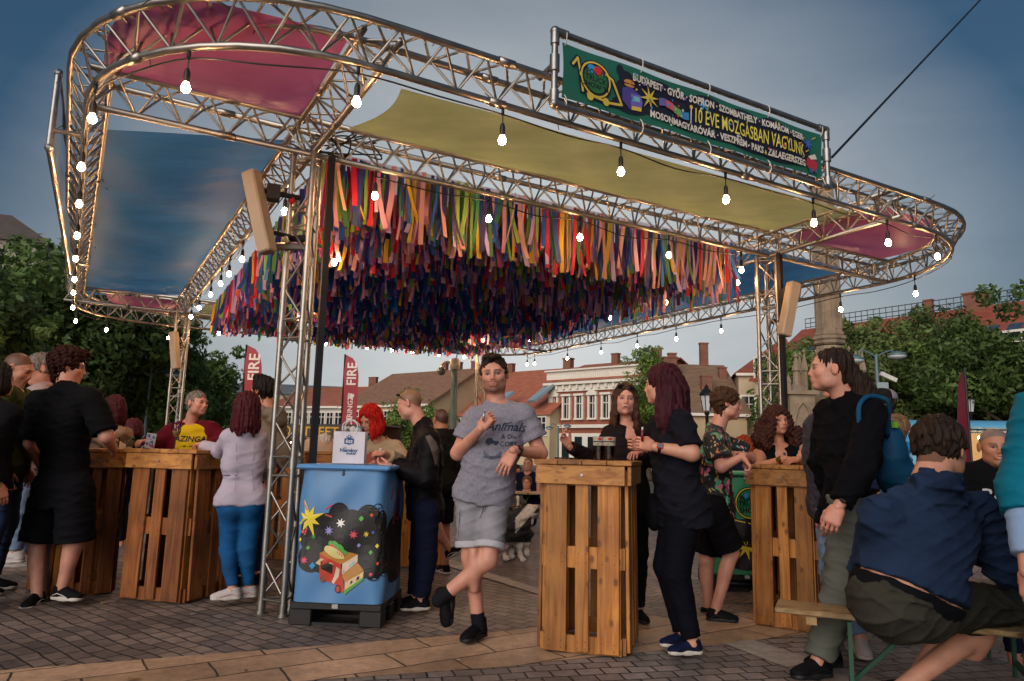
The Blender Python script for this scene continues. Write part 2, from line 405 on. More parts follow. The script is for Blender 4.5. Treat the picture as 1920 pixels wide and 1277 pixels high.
g = MB(); g.grid(lambda a, b: ((a - .5) * 900, -60 + b * 760, 0), 12, 12)
tag(g.build('ground', M_sett), kind='structure')
def sheet(name, pts, m, z):
    b = MB(); b.add([(*p[:2], z) for p in pts], [tuple(range(len(pts)))]); return tag(b.build(name, m), kind='structure')
def far(a, b, d):   # extend a->b by d metres beyond b
    a, b = np.array(a[:2]), np.array(b[:2]); t = (b - a) / np.linalg.norm(b - a); return b + t * d
ua, ub = gz(187, 1244), gz(920, 1187); la, lb = gz(600, 1277), gz(960, 1250)
# tan slab band crossing the foreground, then running on behind the front table
U0 = far(ub, ua, 6); L0 = far(gz(960, 1250), gz(555, 1279), 6)
sheet('path', [U0, ub, gz(1210, 1153), gz(1262, 1161), gz(1410, 1149), gz(1560, 1140), gz(1780, 1118), gz(1900, 1150), gz(1505, 1191), gz(1325, 1212), gz(1110, 1233), gz(960, 1250), L0], M_tan, .004)
s0, s1, s2, s3 = gz(905, 1070), gz(1010, 1104), gz(1010, 1116), gz(895, 1080)
p0 = far(s1, s0, 9); p1 = far(s2, s3, 9)
sheet('path', [p0, s1, gz(1060, 1122), gz(1050, 1136), s2, p1], M_pale, .008)
sheet('path', [gz(1355, 1208), gz(1412, 1202), far(gz(1412, 1202), gz(1530, 1240), 4), far(gz(1355, 1208), gz(1470, 1252), 4)], M_pale, .008)
sheet('pavement', [gz(1330, 1211, 0), gz(1110, 1233), gz(960, 1250), far(gz(960, 1250), gz(555, 1279), 5), (-3, 1), (4.2, 1), (5.2, 3.9), gz(1505, 1191)], M_sett2, .0025)
sheet('road', [(-120, 44), (120, 44), (120, 54), (-120, 54)], mat('asphalt', (.09, .09, .092), .8, bump=.004, bscale=90), .004)

# crumbs, butts and dry leaves trodden between the stones
lt = MB(); rgl = random.Random(77)
for k in range(260):
    x, y = rgl.uniform(-4.5, 4.5), rgl.uniform(3.2, 9.5); a = rgl.uniform(0, 6.3); l_, w_ = (rgl.uniform(.012, .022), .004) if k % 3 else (rgl.uniform(.012, .03), rgl.uniform(.008, .016))
    c = rgl.choice(((.45, .4, .33), (.16, .09, .04), (.25, .15, .06), (.05, .045, .04), (.3, .2, .09))); ca, sa = math.cos(a), math.sin(a); z = .011 + rgl.uniform(0, .003)
    lt.add([(x + ca * l_ - sa * w_, y + sa * l_ + ca * w_, z), (x - ca * l_ - sa * w_, y - sa * l_ + ca * w_, z + .003), (x - ca * l_ + sa * w_, y - sa * l_ - ca * w_, z), (x + ca * l_ + sa * w_, y + sa * l_ - ca * w_, z + .002)], [(3, 2, 1, 0)], c)
tag(lt.build('litter', mat('litter', 'ffffff', .8, attr='plank', var=0)), 'dry leaves, crumbs and cigarette ends scattered over the paving', 'litter', kind='stuff')
# ================================================================== trees
M_bark = mat('bark', '4a3f33', .9, bump=.02, bscale=14, stretch=(1, 1, .25), var=.3)
def leaf_mat(name, col):
    return mat(name, col, .55, attr='leaf', trans=.3, var=.0, spec=.3)
M_leaf = leaf_mat('leaves', 'ffffff')
def tree(name, px, py_top, Y, width, label, group, col=(.05, .085, .025), base_h=1.6, n=9000, leaf=.16, seed=1, cat='tree', bz=0.0, lean=0.0, height=None, dense=1.0):
    rg = np.random.RandomState(seed)
    top = at(px, py_top, Y)[2] if height is None else height; X = at(px, 800, Y)[0]; base = np.array([X, Y, bz])
    n = int(n * 2.0); leaf = leaf * .62
    root = empty(name, base, label, cat, group)
    H = top - bz; tr = MB(); r0 = .03 * H + .04
    pts = catrom([base, base + [lean * .3, .05, base_h * .6], base + [lean, 0, base_h + H * .15], base + [lean * 1.1, .1, H * .75]], 5)
    tr.tube(pts, [r0 * (1.25 - 1.1 * i / (len(pts) - 1)) for i in range(len(pts))], 9)
    cz = bz + base_h + (H - base_h) * .5; rz = (H - base_h) * .5; C = np.array([X + lean, Y, cz])
    # clumps: sub-crowns whose leaves sit in shells, so dark depths and gaps stay between them
    K = max(10, int(16 * dense)); cl = []
    for k in range(K * 3):
        d = rg.normal(size=3); d /= np.linalg.norm(d); q = rg.uniform(.35, 1.0) 
        p = C + d * [width * .5 * q, width * .45 * q, rz * q]
        cl.append((p, rg.uniform(.09, .21) * (width + 2 * rz) * .5, rg.uniform(.6, 1.5)))
    for k in range(K):      # loose sprays that break the outline
        d = rg.normal(size=3); d[2] = abs(d[2]) * 1.3; d /= np.linalg.norm(d); q = rg.uniform(.98, 1.2)
        cl.append((C + d * [width * .5 * q, width * .45 * q, rz * q], rg.uniform(.04, .08) * (width + 2 * rz) * .5, rg.uniform(.9, 1.7)))
    for p, r, _ in cl[:K]:
        s = pts[min(len(pts) - 1, int(len(pts) * .55 + rg.randint(0, 4)))]
        mid = (np.array(s) + p) / 2 + rg.normal(size=3) * .1; q = catrom([s, mid, p], 3)
        tr.tube(q, [r0 * .4 * (1 - .8 * i / (len(q) - 1)) for i in range(len(q))], 5)
    tr.build('trunk', M_bark, root, smooth=True)
    w = np.array([r * r for _, r, _ in cl]); idx = rg.choice(len(cl), n, p=w / w.sum())
    P = np.array([c[0] for c in cl])[idx]; r = np.array([c[1] for c in cl])[idx]; tone = np.array([c[2] for c in cl])[idx]
    d = rg.normal(size=(n, 3)); d /= np.linalg.norm(d, axis=1)[:, None]; q = rg.uniform(.55, 1.08, n) ** .8
    ctr = P + d * (r * q)[:, None] * [1, 1, .8]
    nrm = d + rg.normal(size=(n, 3)) * .55 + [0, 0, .35]; nrm /= np.linalg.norm(nrm, axis=1)[:, None]
    a = np.cross(nrm, rg.normal(size=(n, 3))); a /= np.linalg.norm(a, axis=1)[:, None]; b = np.cross(nrm, a)
    s = leaf * rg.uniform(.6, 1.3, n)[:, None]
    V = np.stack([ctr - a * s, ctr - b * s * .45 - a * s * .1, ctr + a * s, ctr + b * s * .45 + a * s * .1], 1).reshape(-1, 3) - base
    me = bpy.data.meshes.new('crown'); me.vertices.add(4 * n); me.vertices.foreach_set('co', V.ravel())
    me.loops.add(4 * n); me.loops.foreach_set('vertex_index', np.arange(4 * n)); me.polygons.add(n)
    me.polygons.foreach_set('loop_start', np.arange(n) * 4); me.polygons.foreach_set('loop_total', np.full(n, 4)); me.update()
    c = np.array(col)[None] * tone[:, None] * rg.uniform(.75, 1.3, (n, 1)) * np.array([1, 1, 1]) + rg.uniform(0, .012, (n, 3)) * [1.2, 1, .2]
    ca = me.color_attributes.new('leaf', 'FLOAT_COLOR', 'CORNER'); A = np.ones((n, 4, 4), np.float32); A[:, :, :3] = c[:, None]; ca.data.foreach_set('color', A.ravel())
    me.materials.append(M_leaf); o = bpy.data.objects.new('crown', me); COL.objects.link(o); o.parent = root
    return root
DK = (.068, .115, .030); MD = (.095, .15, .036); LT = (.12, .19, .035)
TL = 'trees along the left of the square'
tree('chestnut_tree', -40, 455, 21, 7.5, 'tall dark green tree cut off by the left edge of the photo', TL, DK, 1.6, 12000, .2, 3)
tree('chestnut_tree', 90, 505, 23, 6.5, 'dark leafy tree behind the curly haired man in black', TL, DK, 1.4, 12000, .2, 4)
tree('chestnut_tree', 215, 588, 25, 6.0, 'broad tree with lit lower boughs behind the double lamp post', TL, MD, 1.4, 11000, .2, 5)
tree('chestnut_tree', 300, 618, 30, 5.8, 'round tree just left of the far left truss tower', TL, MD, 1.2, 9000, .2, 6)
tree('chestnut_tree', 372, 690, 36, 4.6, 'smallest and farthest tree of the left row, right of the tower', TL, MD, 1.0, 7000, .2, 7)
tree('chestnut_tree', -150, 560, 15, 5.0, 'low hanging bough of a tree at the far left edge', TL, DK, 1.8, 8000, .18, 8)
TR = 'trees in front of the big red roof'
tree('plane_tree', 1610, 622, 30, 6.0, 'leafy tree right beside the stone column', TR, (.11, .15, .045), 1.6, 12000, .19, 11)
tree('plane_tree', 1715, 590, 32, 6.6, 'tree with thin top twigs behind the right street lamp', TR, (.10, .14, .042), 1.6, 13000, .19, 12)
tree('plane_tree', 1830, 632, 28, 6.2, 'tree behind the magenta feather flag', TR, MD, 1.6, 12000, .19, 13)
tree('plane_tree', 1945, 570, 24, 6.5, 'darkest tree, cut off by the right edge of the photo', TR, DK, 1.6, 12000, .19, 14)
tree('plane_tree', 1500, 668, 40, 6.0, 'pale green tree behind the gothic stone pinnacle', TR, (.11, .18, .035), 1.6, 8000, .2, 15)
tree('young_tree', 745, 775, 30, 2.4, 'small round tree between the red haired woman and the man in the dark jacket', None, LT, .9, 3500, .12, 21)
tree('young_tree', 782, 735, 34, 3.2, 'tree top showing above the shoulder of the man with glasses on his head', None, LT, 1.2, 3000, .13, 24)
tree('slender_tree', 1213, 662, 34, 2.6, 'slender bright green tree left of the woman in black', None, LT, 1.0, 6500, .13, 22)
tree('slender_tree', 1105, 800, 38, 2.0, 'low tree crown in front of the white brick house', None, LT, .8, 1500, .12, 23) if False else None

# ================================================================== houses
def tile_mat(name, c):
    m = mat(name, c, .8, var=.22, vscale=1.3, bump=.05, bscale=2.2, stretch=(1, 1, 5)); return m
M_win = mat('window_glass', '20262b', .15, var=.2, vscale=.4)
M_trim = mat('white_trim', 'dfd7ca', .7, var=.06)
M_stonew = mat('pale_plaster', 'c2ad92', .85, var=.08, vscale=.5)
def house(name, xl, Yl, xr, Yr, y_eave, y_ridge, wall, roof, label, depth=11, wins=None, hip=(0, 0), base=0, trim=None, cat='house', ridge_t=.5, chim=()):
    """gabled house: front base line from photo column xl (at Yl m) to xr (at Yr m); eave and ridge heights read at the left end"""
    a = at(xl, 840, Yl); b = at(xr, 840, Yr); a[2] = b[2] = 0
    he = at(xl, y_eave, Yl)[2]; d = b - a; ln = np.linalg.norm(d); d /= ln; nb = np.array([-d[1], d[0], 0.0])
    hr = at((xl + xr) / 2, y_ridge, (Yl + Yr) / 2 + depth * ridge_t)[2]
    root = empty(name, (a + b) / 2, label, cat, 'houses round the square')
    P = lambda u, v, z: a + d * u + nb * v + np.array([0, 0, z])
    w = MB(); w.add([P(0, 0, 0), P(ln, 0, 0), P(ln, depth, 0), P(0, depth, 0), P(0, 0, he), P(ln, 0, he), P(ln, depth, he), P(0, depth, he), P(hip[0], depth * ridge_t, hr), P(ln - hip[1], depth * ridge_t, hr)],
          [(0, 1, 5, 4), (1, 2, 6, 5), (2, 3, 7, 6), (3, 0, 4, 7)] + ([(4, 8, 7)] if not hip[0] else []) + ([(5, 6, 9)] if not hip[1] else []))
    w.build('wall', mat('wall_' + wall, wall, .85, var=.1, vscale=.6), root)
    r = MB(); e = .35; k = (hr - he) / (depth * ridge_t); k2 = (hr - he) / (depth * (1 - ridge_t))
    A0, A1 = P(-e, -e, he - k * e + .05), P(ln + e, -e, he - k * e + .05); B0, B1 = P(-e + hip[0], depth * ridge_t, hr + .08), P(ln + e - hip[1], depth * ridge_t, hr + .08)
    C0, C1 = P(-e, depth + e, he - k2 * e + .05), P(ln + e, depth + e, he - k2 * e + .05)
    T = np.array([0, 0, .14])
    vs = [A0, A1, B1, B0, C0, C1]; vs = vs + [v + T for v in vs]
    r.add(vs, [(6, 7, 8, 9), (9, 8, 11, 10), (3, 2, 1, 0), (4, 5, 2, 3), (0, 1, 7, 6), (5, 4, 10, 11), (0, 6, 9, 3), (3, 9, 10, 4), (1, 2, 8, 7), (2, 5, 11, 8)] + ([(6, 9, 10)] if hip[0] else []) + ([(7, 11, 8)] if hip[1] else []))
    rf = r.build('roof', tile_mat('tiles_' + roof, roof), root)
    for (t, v, hh, ww) in chim:
        c = MB(); z = (hr - (hr - he) * abs(v - ridge_t) / ridge_t) if v <= ridge_t else hr
        q = P(ln * t, depth * v, z); hh, ww = hh * .72, ww * .72; c.box(q + [0, 0, hh / 2 - .3], (ww, ww * .7, hh + .6), rz=math.atan2(d[1], d[0])); c.box(q + [0, 0, hh + .02], (ww * 1.15, ww * .85, .12), rz=math.atan2(d[1], d[0]))
        c.build('chimney', mat('chimney_brick', '7c5344', .85, var=.2, vscale=2), rf)
    if wins:
        n, rows, wh, ww, zs = wins; rz = math.atan2(d[1], d[0])
        for z in zs:
            for i in range(n):
                u = ln * (i + .5) / n; c = P(u, 0, z)
                f = MB()
                for (du, dz, sx, sz) in ((0, wh / 2 + .07, ww + .3, .14), (0, -wh / 2 - .07, ww + .36, .12), (-ww / 2 - .07, 0, .12, wh), (ww / 2 + .07, 0, .12, wh), (0, 0, .07, wh), (0, wh * .18, ww, .07)):
                    f.box(c + d * du + [0, 0, dz] - nb * .05, (sx, .16, sz), rz=rz)
                fo = f.build('window', M_trim, root)
                p = MB(); p.box(c - nb * .012, (ww, .03, wh), rz=rz); p.build('pane', M_win, fo)
    if trim:
        t = MB(); t.beam(P(-.2, -.22, he - .12), P(ln + .2, -.22, he - .12), .3, .22); t.build('cornice', M_trim, root)
    return root, P, ln, he, hr, d, nb
house('town_house', -120, 60, 38, 62, 438, 412, '9a9288', '5b5049', 'tall grey house looking over the trees at the far left', 12, hip=(0, 5), wins=(5, 1, 1.6, 1.0, (15.5, 12)))
house('town_house', 335, 62, 434, 66, 776, 742, 'b9a888', '7b5b46', 'small cream gabled house low between the left trees and the woman in white', 9, wins=(4, 1, 1.1, .7, (2.8,)), chim=((.8, .5, 1.0, .6),))
house('town_house', 500, 84, 640, 80, 762, 728, 'b7b3ad', 'a5624a', 'white walled house with an orange tile roof behind the truss tower', 14, wins=(9, 1, 1.5, .8, (4.3,)), trim=True, chim=((.93, .5, 1.8, .9), (.88, .5, 1.8, .7)))
house('town_house', 430, 95, 636, 98, 735, 724, 'c2b59c', '6e7473', 'flat grey roofed block standing behind the orange roofs', 14)
house('town_house', 636, 78, 800, 70, 762, 700, 'c0aa86', '8a6650', 'cream house with a broad brown roof behind the red haired woman', 15, wins=(8, 1, 1.6, .9, (4.2,)), trim=True, chim=((.62, .5, 1.3, .9), (.78, .5, 1.3, .9), (.95, .5, 1.3, .9)))
house('town_house', 800, 78, 878, 76, 778, 742, '9c8f7f', '75624f', 'low house with a mossy brown roof left of the grey lamp post', 12, chim=((.3, .5, 1.2, .7),))
house('town_house', 852, 74, 1030, 66, 778, 698, 'bfae8c', 'a8634a', 'house with the long orange roof behind the man in the grey t-shirt', 15, wins=(7, 1, 1.6, .9, (3.6,)), chim=((.08, .5, 1.5, 1.0), (.72, .5, 1.6, 1.3)))
# the white and red brick house with pedimented windows
hb, P, ln, he, hr, d, nb = house('brick_facade_house', 1028, 68, 1205, 61, 716, 684, '8f5340', 'a2604a', 'red brick house with white pedimented windows and a balustraded parapet', 12, chim=((.38, .45, 1.6, 1.0),))
rz = math.atan2(d[1], d[0])
t = MB()
t.box(P(ln / 2, .1, he + .35), (ln + .4, .5, 1.1), rz=rz); t.box(P(ln / 2, -.2, he - .3), (ln + .6, .8, .22), rz=rz); t.box(P(ln / 2, -.05, he - .75), (ln + .2, .35, .55), rz=rz); t.box(P(ln / 2, -.1, he + .95), (ln + .5, .7, .14), rz=rz)
for i in range(int(ln / .8)): t.box(P(.4 + i * .8, -.28, he - .62), (.22, .3, .42), rz=rz)
for i in range(22): t.box(P(ln * .25 + i * .21, -.17, he + .36), (.1, .1, .62), rz=rz)
for i in range(22): t.box(P(ln * .72 + i * .21 - 1, -.17, he + .36), (.1, .1, .62), rz=rz)
t.box(P(ln / 2, -.12, he * .46), (ln + .3, .4, .3), rz=rz); t.box(P(ln / 2, -.06, he * .2), (ln, .25, he * .36), rz=rz)
for u in (.35, ln - .35): t.box(P(u, -.08, he * .68), (.5, .25, he * .42), rz=rz)
t.build('cornice', M_trim, hb)
nw = 7
for i in range(nw):
    u = ln * (i + .5) / nw; zc = he * .68 ; wh = 1.9
    f = MB(); f.box(P(u - .40, -.08, zc), (.2, .26, wh + .1), rz=rz); f.box(P(u + .40, -.08, zc), (.2, .26, wh + .1), rz=rz); f.box(P(u, -.12, zc + wh / 2 + .2), (1.14, .4, .2), rz=rz); f.box(P(u, -.1, zc - wh / 2 - .12), (1.05, .36, .16), rz=rz)
    if i % 3 != 1 and i % 3 != 2:
        A, B, C2 = P(u - .62, -.3, zc + wh / 2 + .31), P(u + .62, -.3, zc + wh / 2 + .31), P(u, -.3, zc + wh / 2 + .68); k = nb * .35
        f.add([A, B, C2, A + k, B + k, C2 + k], [(0, 1, 2), (5, 4, 3), (0, 3, 4, 1), (1, 4, 5, 2), (2, 5, 3, 0)])
    f.box(P(u, -.02, zc), (.08, .1, wh), rz=rz); f.box(P(u, -.02, zc + .35), (.6, .1, .08), rz=rz)
    w = f.build('window', M_trim, hb); p = MB(); p.box(P(u, -.012, zc), (.62, .03, wh), rz=rz); p.build('pane', M_win, w)
    f = MB(); f.box(P(u, -.2, he * .2), (.8, .12, 2.2), rz=rz); f.build('pane', M_win, hb)
# skylights on the long roof
for (x, y, Y) in ((938, 752, 69), (1016, 736, 67)):
    s = MB(); c = at(x, y, Y); s.beam(c + [-1.0, -.5, -.9], c + [1.0, .6, .9], 1.4, .25); tag(s.build('skylight', mat('skylight_glass', '7d929c', .15, var=.1, vscale=1), None, org=c), 'pale roof window on the long orange roof' + (' beside the brick house' if x > 1000 else ' above the man in grey'), 'skylight')
house('town_house', 1196, 58, 1402, 58, 772, 688, 'b09a78', '806650', 'house with a mossy brown roof behind the woman in black', 14, ridge_t=.5, trim=True, chim=((.34, .5, 2.2, 1.2), (.42, .35, 2.6, 1.6), (.5, .5, 1.6, 1.0), (.83, .5, 3.0, 1.0), (.95, .35, 1.5, .9), (.72, .2, 2.0, 1.2)))
house('town_house', 1388, 60, 1500, 59, 700, 640, 'b8a386', '8f4c3a', 'cream house with a steep red roof behind the right truss tower', 14, hip=(5, 0), wins=(3, 1, 2.0, 1.1, (5.2, 1.9)), trim=True)
hg, P, ln, he, hr, d, nb = house('apartment_building', 1420, 56, 2010, 40, 712, 606, 'b8a68c', '8f4c3a', 'long building with a huge red roof and a rooftop railing behind the right trees', 15, wins=(16, 1, 1.8, 1.1, (4.8, 8)), chim=((.5, .5, 1.6, .8), (.66, .5, 1.6, 1.9)))
rl = MB()
for z in (.35, .7, 1.1): rl.tube([P(0, 7.5, hr + z), P(ln, 7.5, hr + z)], .035, 6)
for i in range(42): rl.tube([P(ln * i / 41, 7.5, hr), P(ln * i / 41, 7.5, hr + 1.15)], .03, 6)
rl.build('railing', mat('dark_metal', '4d5154', .5, metal=.4), hg)
for k, (t0, v) in enumerate(((.08, 3.2), (.62, 3.4), (.83, 3.4))):
    for i in range(4):
        s = MB(); z0 = he + (hr - he) * v / 7.5; c = P(ln * t0 + i * .95, v, z0 + .22); s.box(c, (.8, 1.9, .1), mtx=np.stack([d, (nb * 7.5 + np.array([0, 0, hr - he])) / math.hypot(7.5, hr - he), np.cross(d, (nb * 7.5 + np.array([0, 0, hr - he])) / math.hypot(7.5, hr - he))], 1)); s.build('roof_window', mat('roof_glass', '3c4a58', .15, var=.2), hg)
# chimneys' brick walls
s = MB()
# ================================================================== gothic column monument
M_stone = mat('weathered_stone', '8c7a66', .9, var=.28, vscale=2.2, bump=.03, bscale=6)
Yc = 24; cx = at(1558, 700, Yc)[0]
zc = lambda y: at(1558, y, Yc)[2]
mo = empty('stone_column', (cx, Yc, 0), 'weathered gothic stone column behind the ponytailed man', 'monument')
s = MB(); wpx = Yc / 1340
def prism(s, z0, z1, r0, r1, n=8, cxx=cx, cy=Yc): s.lathe((cxx, cy, 0), [(r0, z0), (r1, z1)], n)
prism(s, zc(645), zc(350), 25 * wpx, 21 * wpx); s.build('shaft', M_stone, mo)
s = MB(); 
for y0, r in ((648, 29), (640, 31), (632, 27), (622, 25)): s.lathe((cx, Yc, zc(y0)), [(r * wpx * .9, 0), (r * wpx, .05), (r * wpx, .13), (r * wpx * .9, .16)], 8)
for y0, r in ((352, 26), (346, 24)): s.lathe((cx, Yc, zc(y0)), [(r * wpx * .9, 0), (r * wpx, .05), (r * wpx, .13), (r * wpx * .9, .16)], 8)
s.build('moulding', M_stone, mo)
s = MB()
for k in range(8):      # blind lancet panels on the shaft
    a = math.pi * 2 * (k + .5) / 8; c = np.array([cx + math.cos(a) * 22.6 * wpx, Yc + math.sin(a) * 22.6 * wpx, 0]); tn = np.array([-math.sin(a), math.cos(a), 0])
    for z0, z1 in ((zc(618), zc(520)), (zc(505), zc(400))):
        for sgn in (-1, 1): s.tube([c + tn * sgn * .115 + [0, 0, z0], c + tn * sgn * .1 + [0, 0, z1 - .15], c + [0, 0, z1 + .1]], .025, 5)
s.build('tracery', M_stone, mo)
s = MB(); prism(s, 0, zc(765), .95, .95); prism(s, zc(765), zc(757), 1.05, 1.05); prism(s, zc(757), zc(650), .7, .45)
s.build('plinth', M_stone, mo)
s = MB()
for k in range(8):
    a = math.pi * 2 * (k + .25) / 8; c = np.array([cx + math.cos(a) * .98, Yc + math.sin(a) * .98, 0])
    s.lathe(c, [(.16, 0), (.16, zc(770)), (.2, zc(765)), (.2, zc(755)), (.1, zc(750)), (.09, zc(700)), (.13, zc(697)), (.02, zc(665)), (.06, zc(662)), (.0, zc(655))], 6)
    a2 = a + math.pi / 8; c2 = np.array([cx + math.cos(a2) * .93, Yc + math.sin(a2) * .93, 0]); tn = np.array([-math.sin(a2), math.cos(a2), 0])
    s.tube([c2 + tn * .26 + [0, 0, zc(860)], c2 + tn * .26 + [0, 0, zc(810)], c2 + tn * .15 + [0, 0, zc(790)], c2 + [0, 0, zc(778)], c2 - tn * .15 + [0, 0, zc(790)], c2 - tn * .26 + [0, 0, zc(810)], c2 - tn * .26 + [0, 0, zc(860)]], .035, 5)
s.build('pinnacle', M_stone, mo)
# low gothic balustrade left of the column
mo2 = empty('stone_pavilion', (at(1497, 800, 23)[0], 23, 0), 'low gothic stone canopy with a pointed arch beside the column', 'monument')
s = MB(); bx = at(1497, 800, 23)[0]; z5 = at(1497, 738, 23)[2]; s.box((bx, 23, z5 / 2), (.8, .8, z5)); s.box((bx, 23, z5), (1.0, 1.0, .12)); s.lathe((bx, 23, z5), [(.42, 0), (.3, .18), (.12, .3), (.1, .7), (.15, .74), (.05, 1.15), (.1, 1.2), (0, 1.35)], 8)
for sx in (-.42, .42): s.lathe((bx + sx, 22.6, z5), [(.1, 0), (.08, .3), (.1, .32), (0, .6)], 6)
s.tube([(bx - .28, 22.58, .4), (bx - .28, 22.58, z5 - .9), (bx - .17, 22.58, z5 - .5), (bx, 22.58, z5 - .3), (bx + .17, 22.58, z5 - .5), (bx + .28, 22.58, z5 - .9), (bx + .28, 22.58, .4)], .05, 6)
s.build('canopy', M_stone, mo2)

# ================================================================== lamps
M_post = mat('grey_green_paint', '5d7478', .45, metal=.2, var=.1)
M_blk = mat('black_iron', '1b1e20', .5, metal=.3, var=.1)
M_lglass = mat('frosted_glass', 'c4ccd0', .25, var=.05)
def double_lamp(px, ytop, Y, span, label, extra=False, dz=.12):
    b = at(px, 800, Y); b[2] = 0; zt = at(px, ytop, Y)[2]; r = empty('street_lamp', b, label, 'street lamp', 'double armed street lamps')
    s = MB(); s.tube([b, b + [0, 0, zt * .45], b + [0, 0, zt - .05]], [.09, .07, .05], 10); s.lathe(b, [(.16, 0), (.16, .25), (.1, .4)], 10); s.build('post', M_post, r, smooth=True, angle=40)
    for sg in (-1, 1):
        e = b + [sg * span / 2, 0, zt - .06 - (dz if sg < 0 else -dz * .3)]
        s = MB(); s.tube(catrom([b + [0, 0, zt - .12], b + [sg * span * .2, 0, zt + .02], b + [sg * span * .36, 0, zt + .08], e + [-sg * .1, 0, .06]], 5), .025, 6); ar = s.build('arm', M_post, r, smooth=True)
        s = MB(); s.lathe(e, [(.02, .1), (.1, .08), (.24, .02), (.29, -.04)], 14); s.build('lamp_shade', M_post, ar, smooth=True)
        s = MB(); s.lathe(e, [(.27, -.04), (.24, -.1), (.12, -.15), (0, -.16)], 14); s.build('lamp_glass', M_lglass, ar, smooth=True)
    if extra:
        s = MB(); s.beam(b + [.05, -.1, zt - .62], b + [.5, -.1, zt - .82], .11, .12); s.build('camera', mat('white_plastic', 'c9c7bf', .4), r)
        s = MB(); s.box(b + [.12, 0, zt - 1.15], (.34, .18, .55), bev=.02); s.build('control_box', mat('grey_box', '8d9ba0', .5), r)
        s = MB(); s.box(b + [0, -.1, zt - 1.75], (.66, .16, .6), bev=.03); c = s.build('clock', mat('sign_white', 'd8d6cf', .4), r)
        s = MB(); s.lathe(b + [0, -.19, zt - 1.75], [(.2, 0), (.2, .02), (0, .021)], 20, mtx=np.array([[1, 0, 0], [0, 0, -1], [0, 1, 0]])); s.box(b + [0, -.185, zt - 1.99], (.5, .01, .05)); s.build('dial', mat('dial_dark', '3a3d40', .4), c)
    return r
double_lamp(273, 698, 24, 1.5, 'tall grey green double lamp post in front of the left trees')
double_lamp(300, 757, 45, 1.6, 'distant double lamp post half hidden by the left trees')
double_lamp(1650, 662, 21, 1.25, 'double lamp post with a camera and a clock box by the column', True)
double_lamp(1047, 797, 50, 1.25, 'distant double lamp post in front of the brick facade house')
# post with a dome camera, behind the pavilion
b = at(849, 800, 15); b[2] = 0; zt = at(849, 684, 15)[2]
r = empty('camera_post', b, 'grey post carrying a round surveillance camera behind the ribbons', 'post')
s = MB(); s.tube([b, b + [0, 0, zt - .1]], [.085, .07], 12); s.build('post', M_post, r, smooth=True)
s = MB(); s.lathe(b + [0, 0, zt - .1], [(.11, 0), (.11, .2), (.05, .24)], 12); s.tube(catrom([b + [0, 0, zt + .02], b + [-.16, 0, zt + .06], b + [-.26, 0, zt + .02], b + [-.28, 0, zt - .06]], 4), .025, 6); s.build('bracket', mat('white_plastic', 'c9c7bf', .4), r, smooth=True)
s = MB(); s.ball(b + [-.28, 0, zt - .14], .09, 14, 8); s.build('dome_camera', mat('dark_dome', '6b6c6c', .2), r, smooth=True)
def lantern(px, ytop, Y, label):
    b = at(px, 800, Y); b[2] = 0; zt = at(px, ytop, Y)[2]; r = empty('lantern_post', b, label, 'lantern', 'old style lantern posts')
    s = MB(); s.lathe(b, [(.14, 0), (.14, .3), (.06, .5), (.045, zt - .85), (.08, zt - .8), (.05, zt - .74)], 10); s.build('post', M_blk, r, smooth=True, angle=40)
    s = MB(); s.lathe(b, [(.1, zt - .72), (.17, zt - .3)], 6); s.build('lamp_glass', M_lglass, r)
    s = MB(); s.lathe(b, [(.21, zt - .3), (.2, zt - .25), (.1, zt - .12), (.06, zt - .1), (.06, zt - .05), (.02, zt), (0, zt + .06)], 6)
    for k in range(6):
        a = math.pi * 2 * k / 6; s.tube([b + [.1 * math.cos(a), .1 * math.sin(a), zt - .73], b + [.175 * math.cos(a), .175 * math.sin(a), zt - .29]], .012, 4)
    s.build('frame', M_blk, r)
lantern(1326, 722, 20, 'black lantern post behind the man in the floral shirt')
lantern(1822, 732, 24, 'black lantern post behind the magenta feather flag')
lantern(1100, 790, 60, 'x') if False else None

# ================================================================== feather flags
def feather(px, ytop, ybot, Y, w, col, label, txt, tcol, size, edge=False):
    b = at(px, 800, Y); b[2] = 0; zt = at(px, ytop, Y)[2]; zb = max(.25, at(px, ybot, Y)[2]); r = empty('feather_flag', b, label, 'flag')
    H = zt - zb; ang = R(74) if edge else 0.0; dx = np.array([math.cos(ang), math.sin(ang), 0])
    def wd(t): return w * (1 if t < .72 else math.sqrt(max(0, 1 - ((t - .72) / .28) ** 2)) * .999 + .001) * (.45 + .55 * min(1, t * 3) if edge else 1)
    def fn(u, v, lift=0): return b + dx * (u) + np.array([0, 0, zb + v]) + np.cross(dx, [0, 0, 1]) * (.02 * math.sin(v * 4 + u * 3) + lift)
    s = MB(); s.grid(lambda i, j: fn(wd(j) * i, j * H), 5, 24)
    c = s.build('cloth', mat('flag_' + col, col, .6, trans=.25, var=.06), r, smooth=True)
    s = MB(); s.tube(catrom([b, b + [0, 0, zb + H * .7]] + [b + dx * (0 * w) + [0, 0, zb + H * .97]], 4), .018, 6); s.tube([fn(wd(t) , t * H) for t in np.linspace(.72, .999, 8)] if False else [b + [0, 0, zb], b + [0, 0, zb + H]], .02, 6); s.build('pole', M_blk, r)
    s = MB(); s.lathe(b, [(.3, 0), (.3, .06), (.05, .1)], 10); s.build('base', M_blk, r)
    for (v, t, sz) in txt:
        a = Art(fn, .012)
        V, Fs = text_mesh(t, sz, 'CENTER', .02, 1.0)
        a._put([(w * .52 - y + sz * .35, v * H + x) for x, y in V], Fs, tcol); a.build('lettering', c)
    return r
feather(450, 646, 840, 17, .42, 'b0434e', 'red feather flag showing beside the man with the quiff', [(.78, 'FIRE', .36), (.5, '\u2766', .2), (.36, 'BRINGS', .2)], 'e6d9d2', .3)
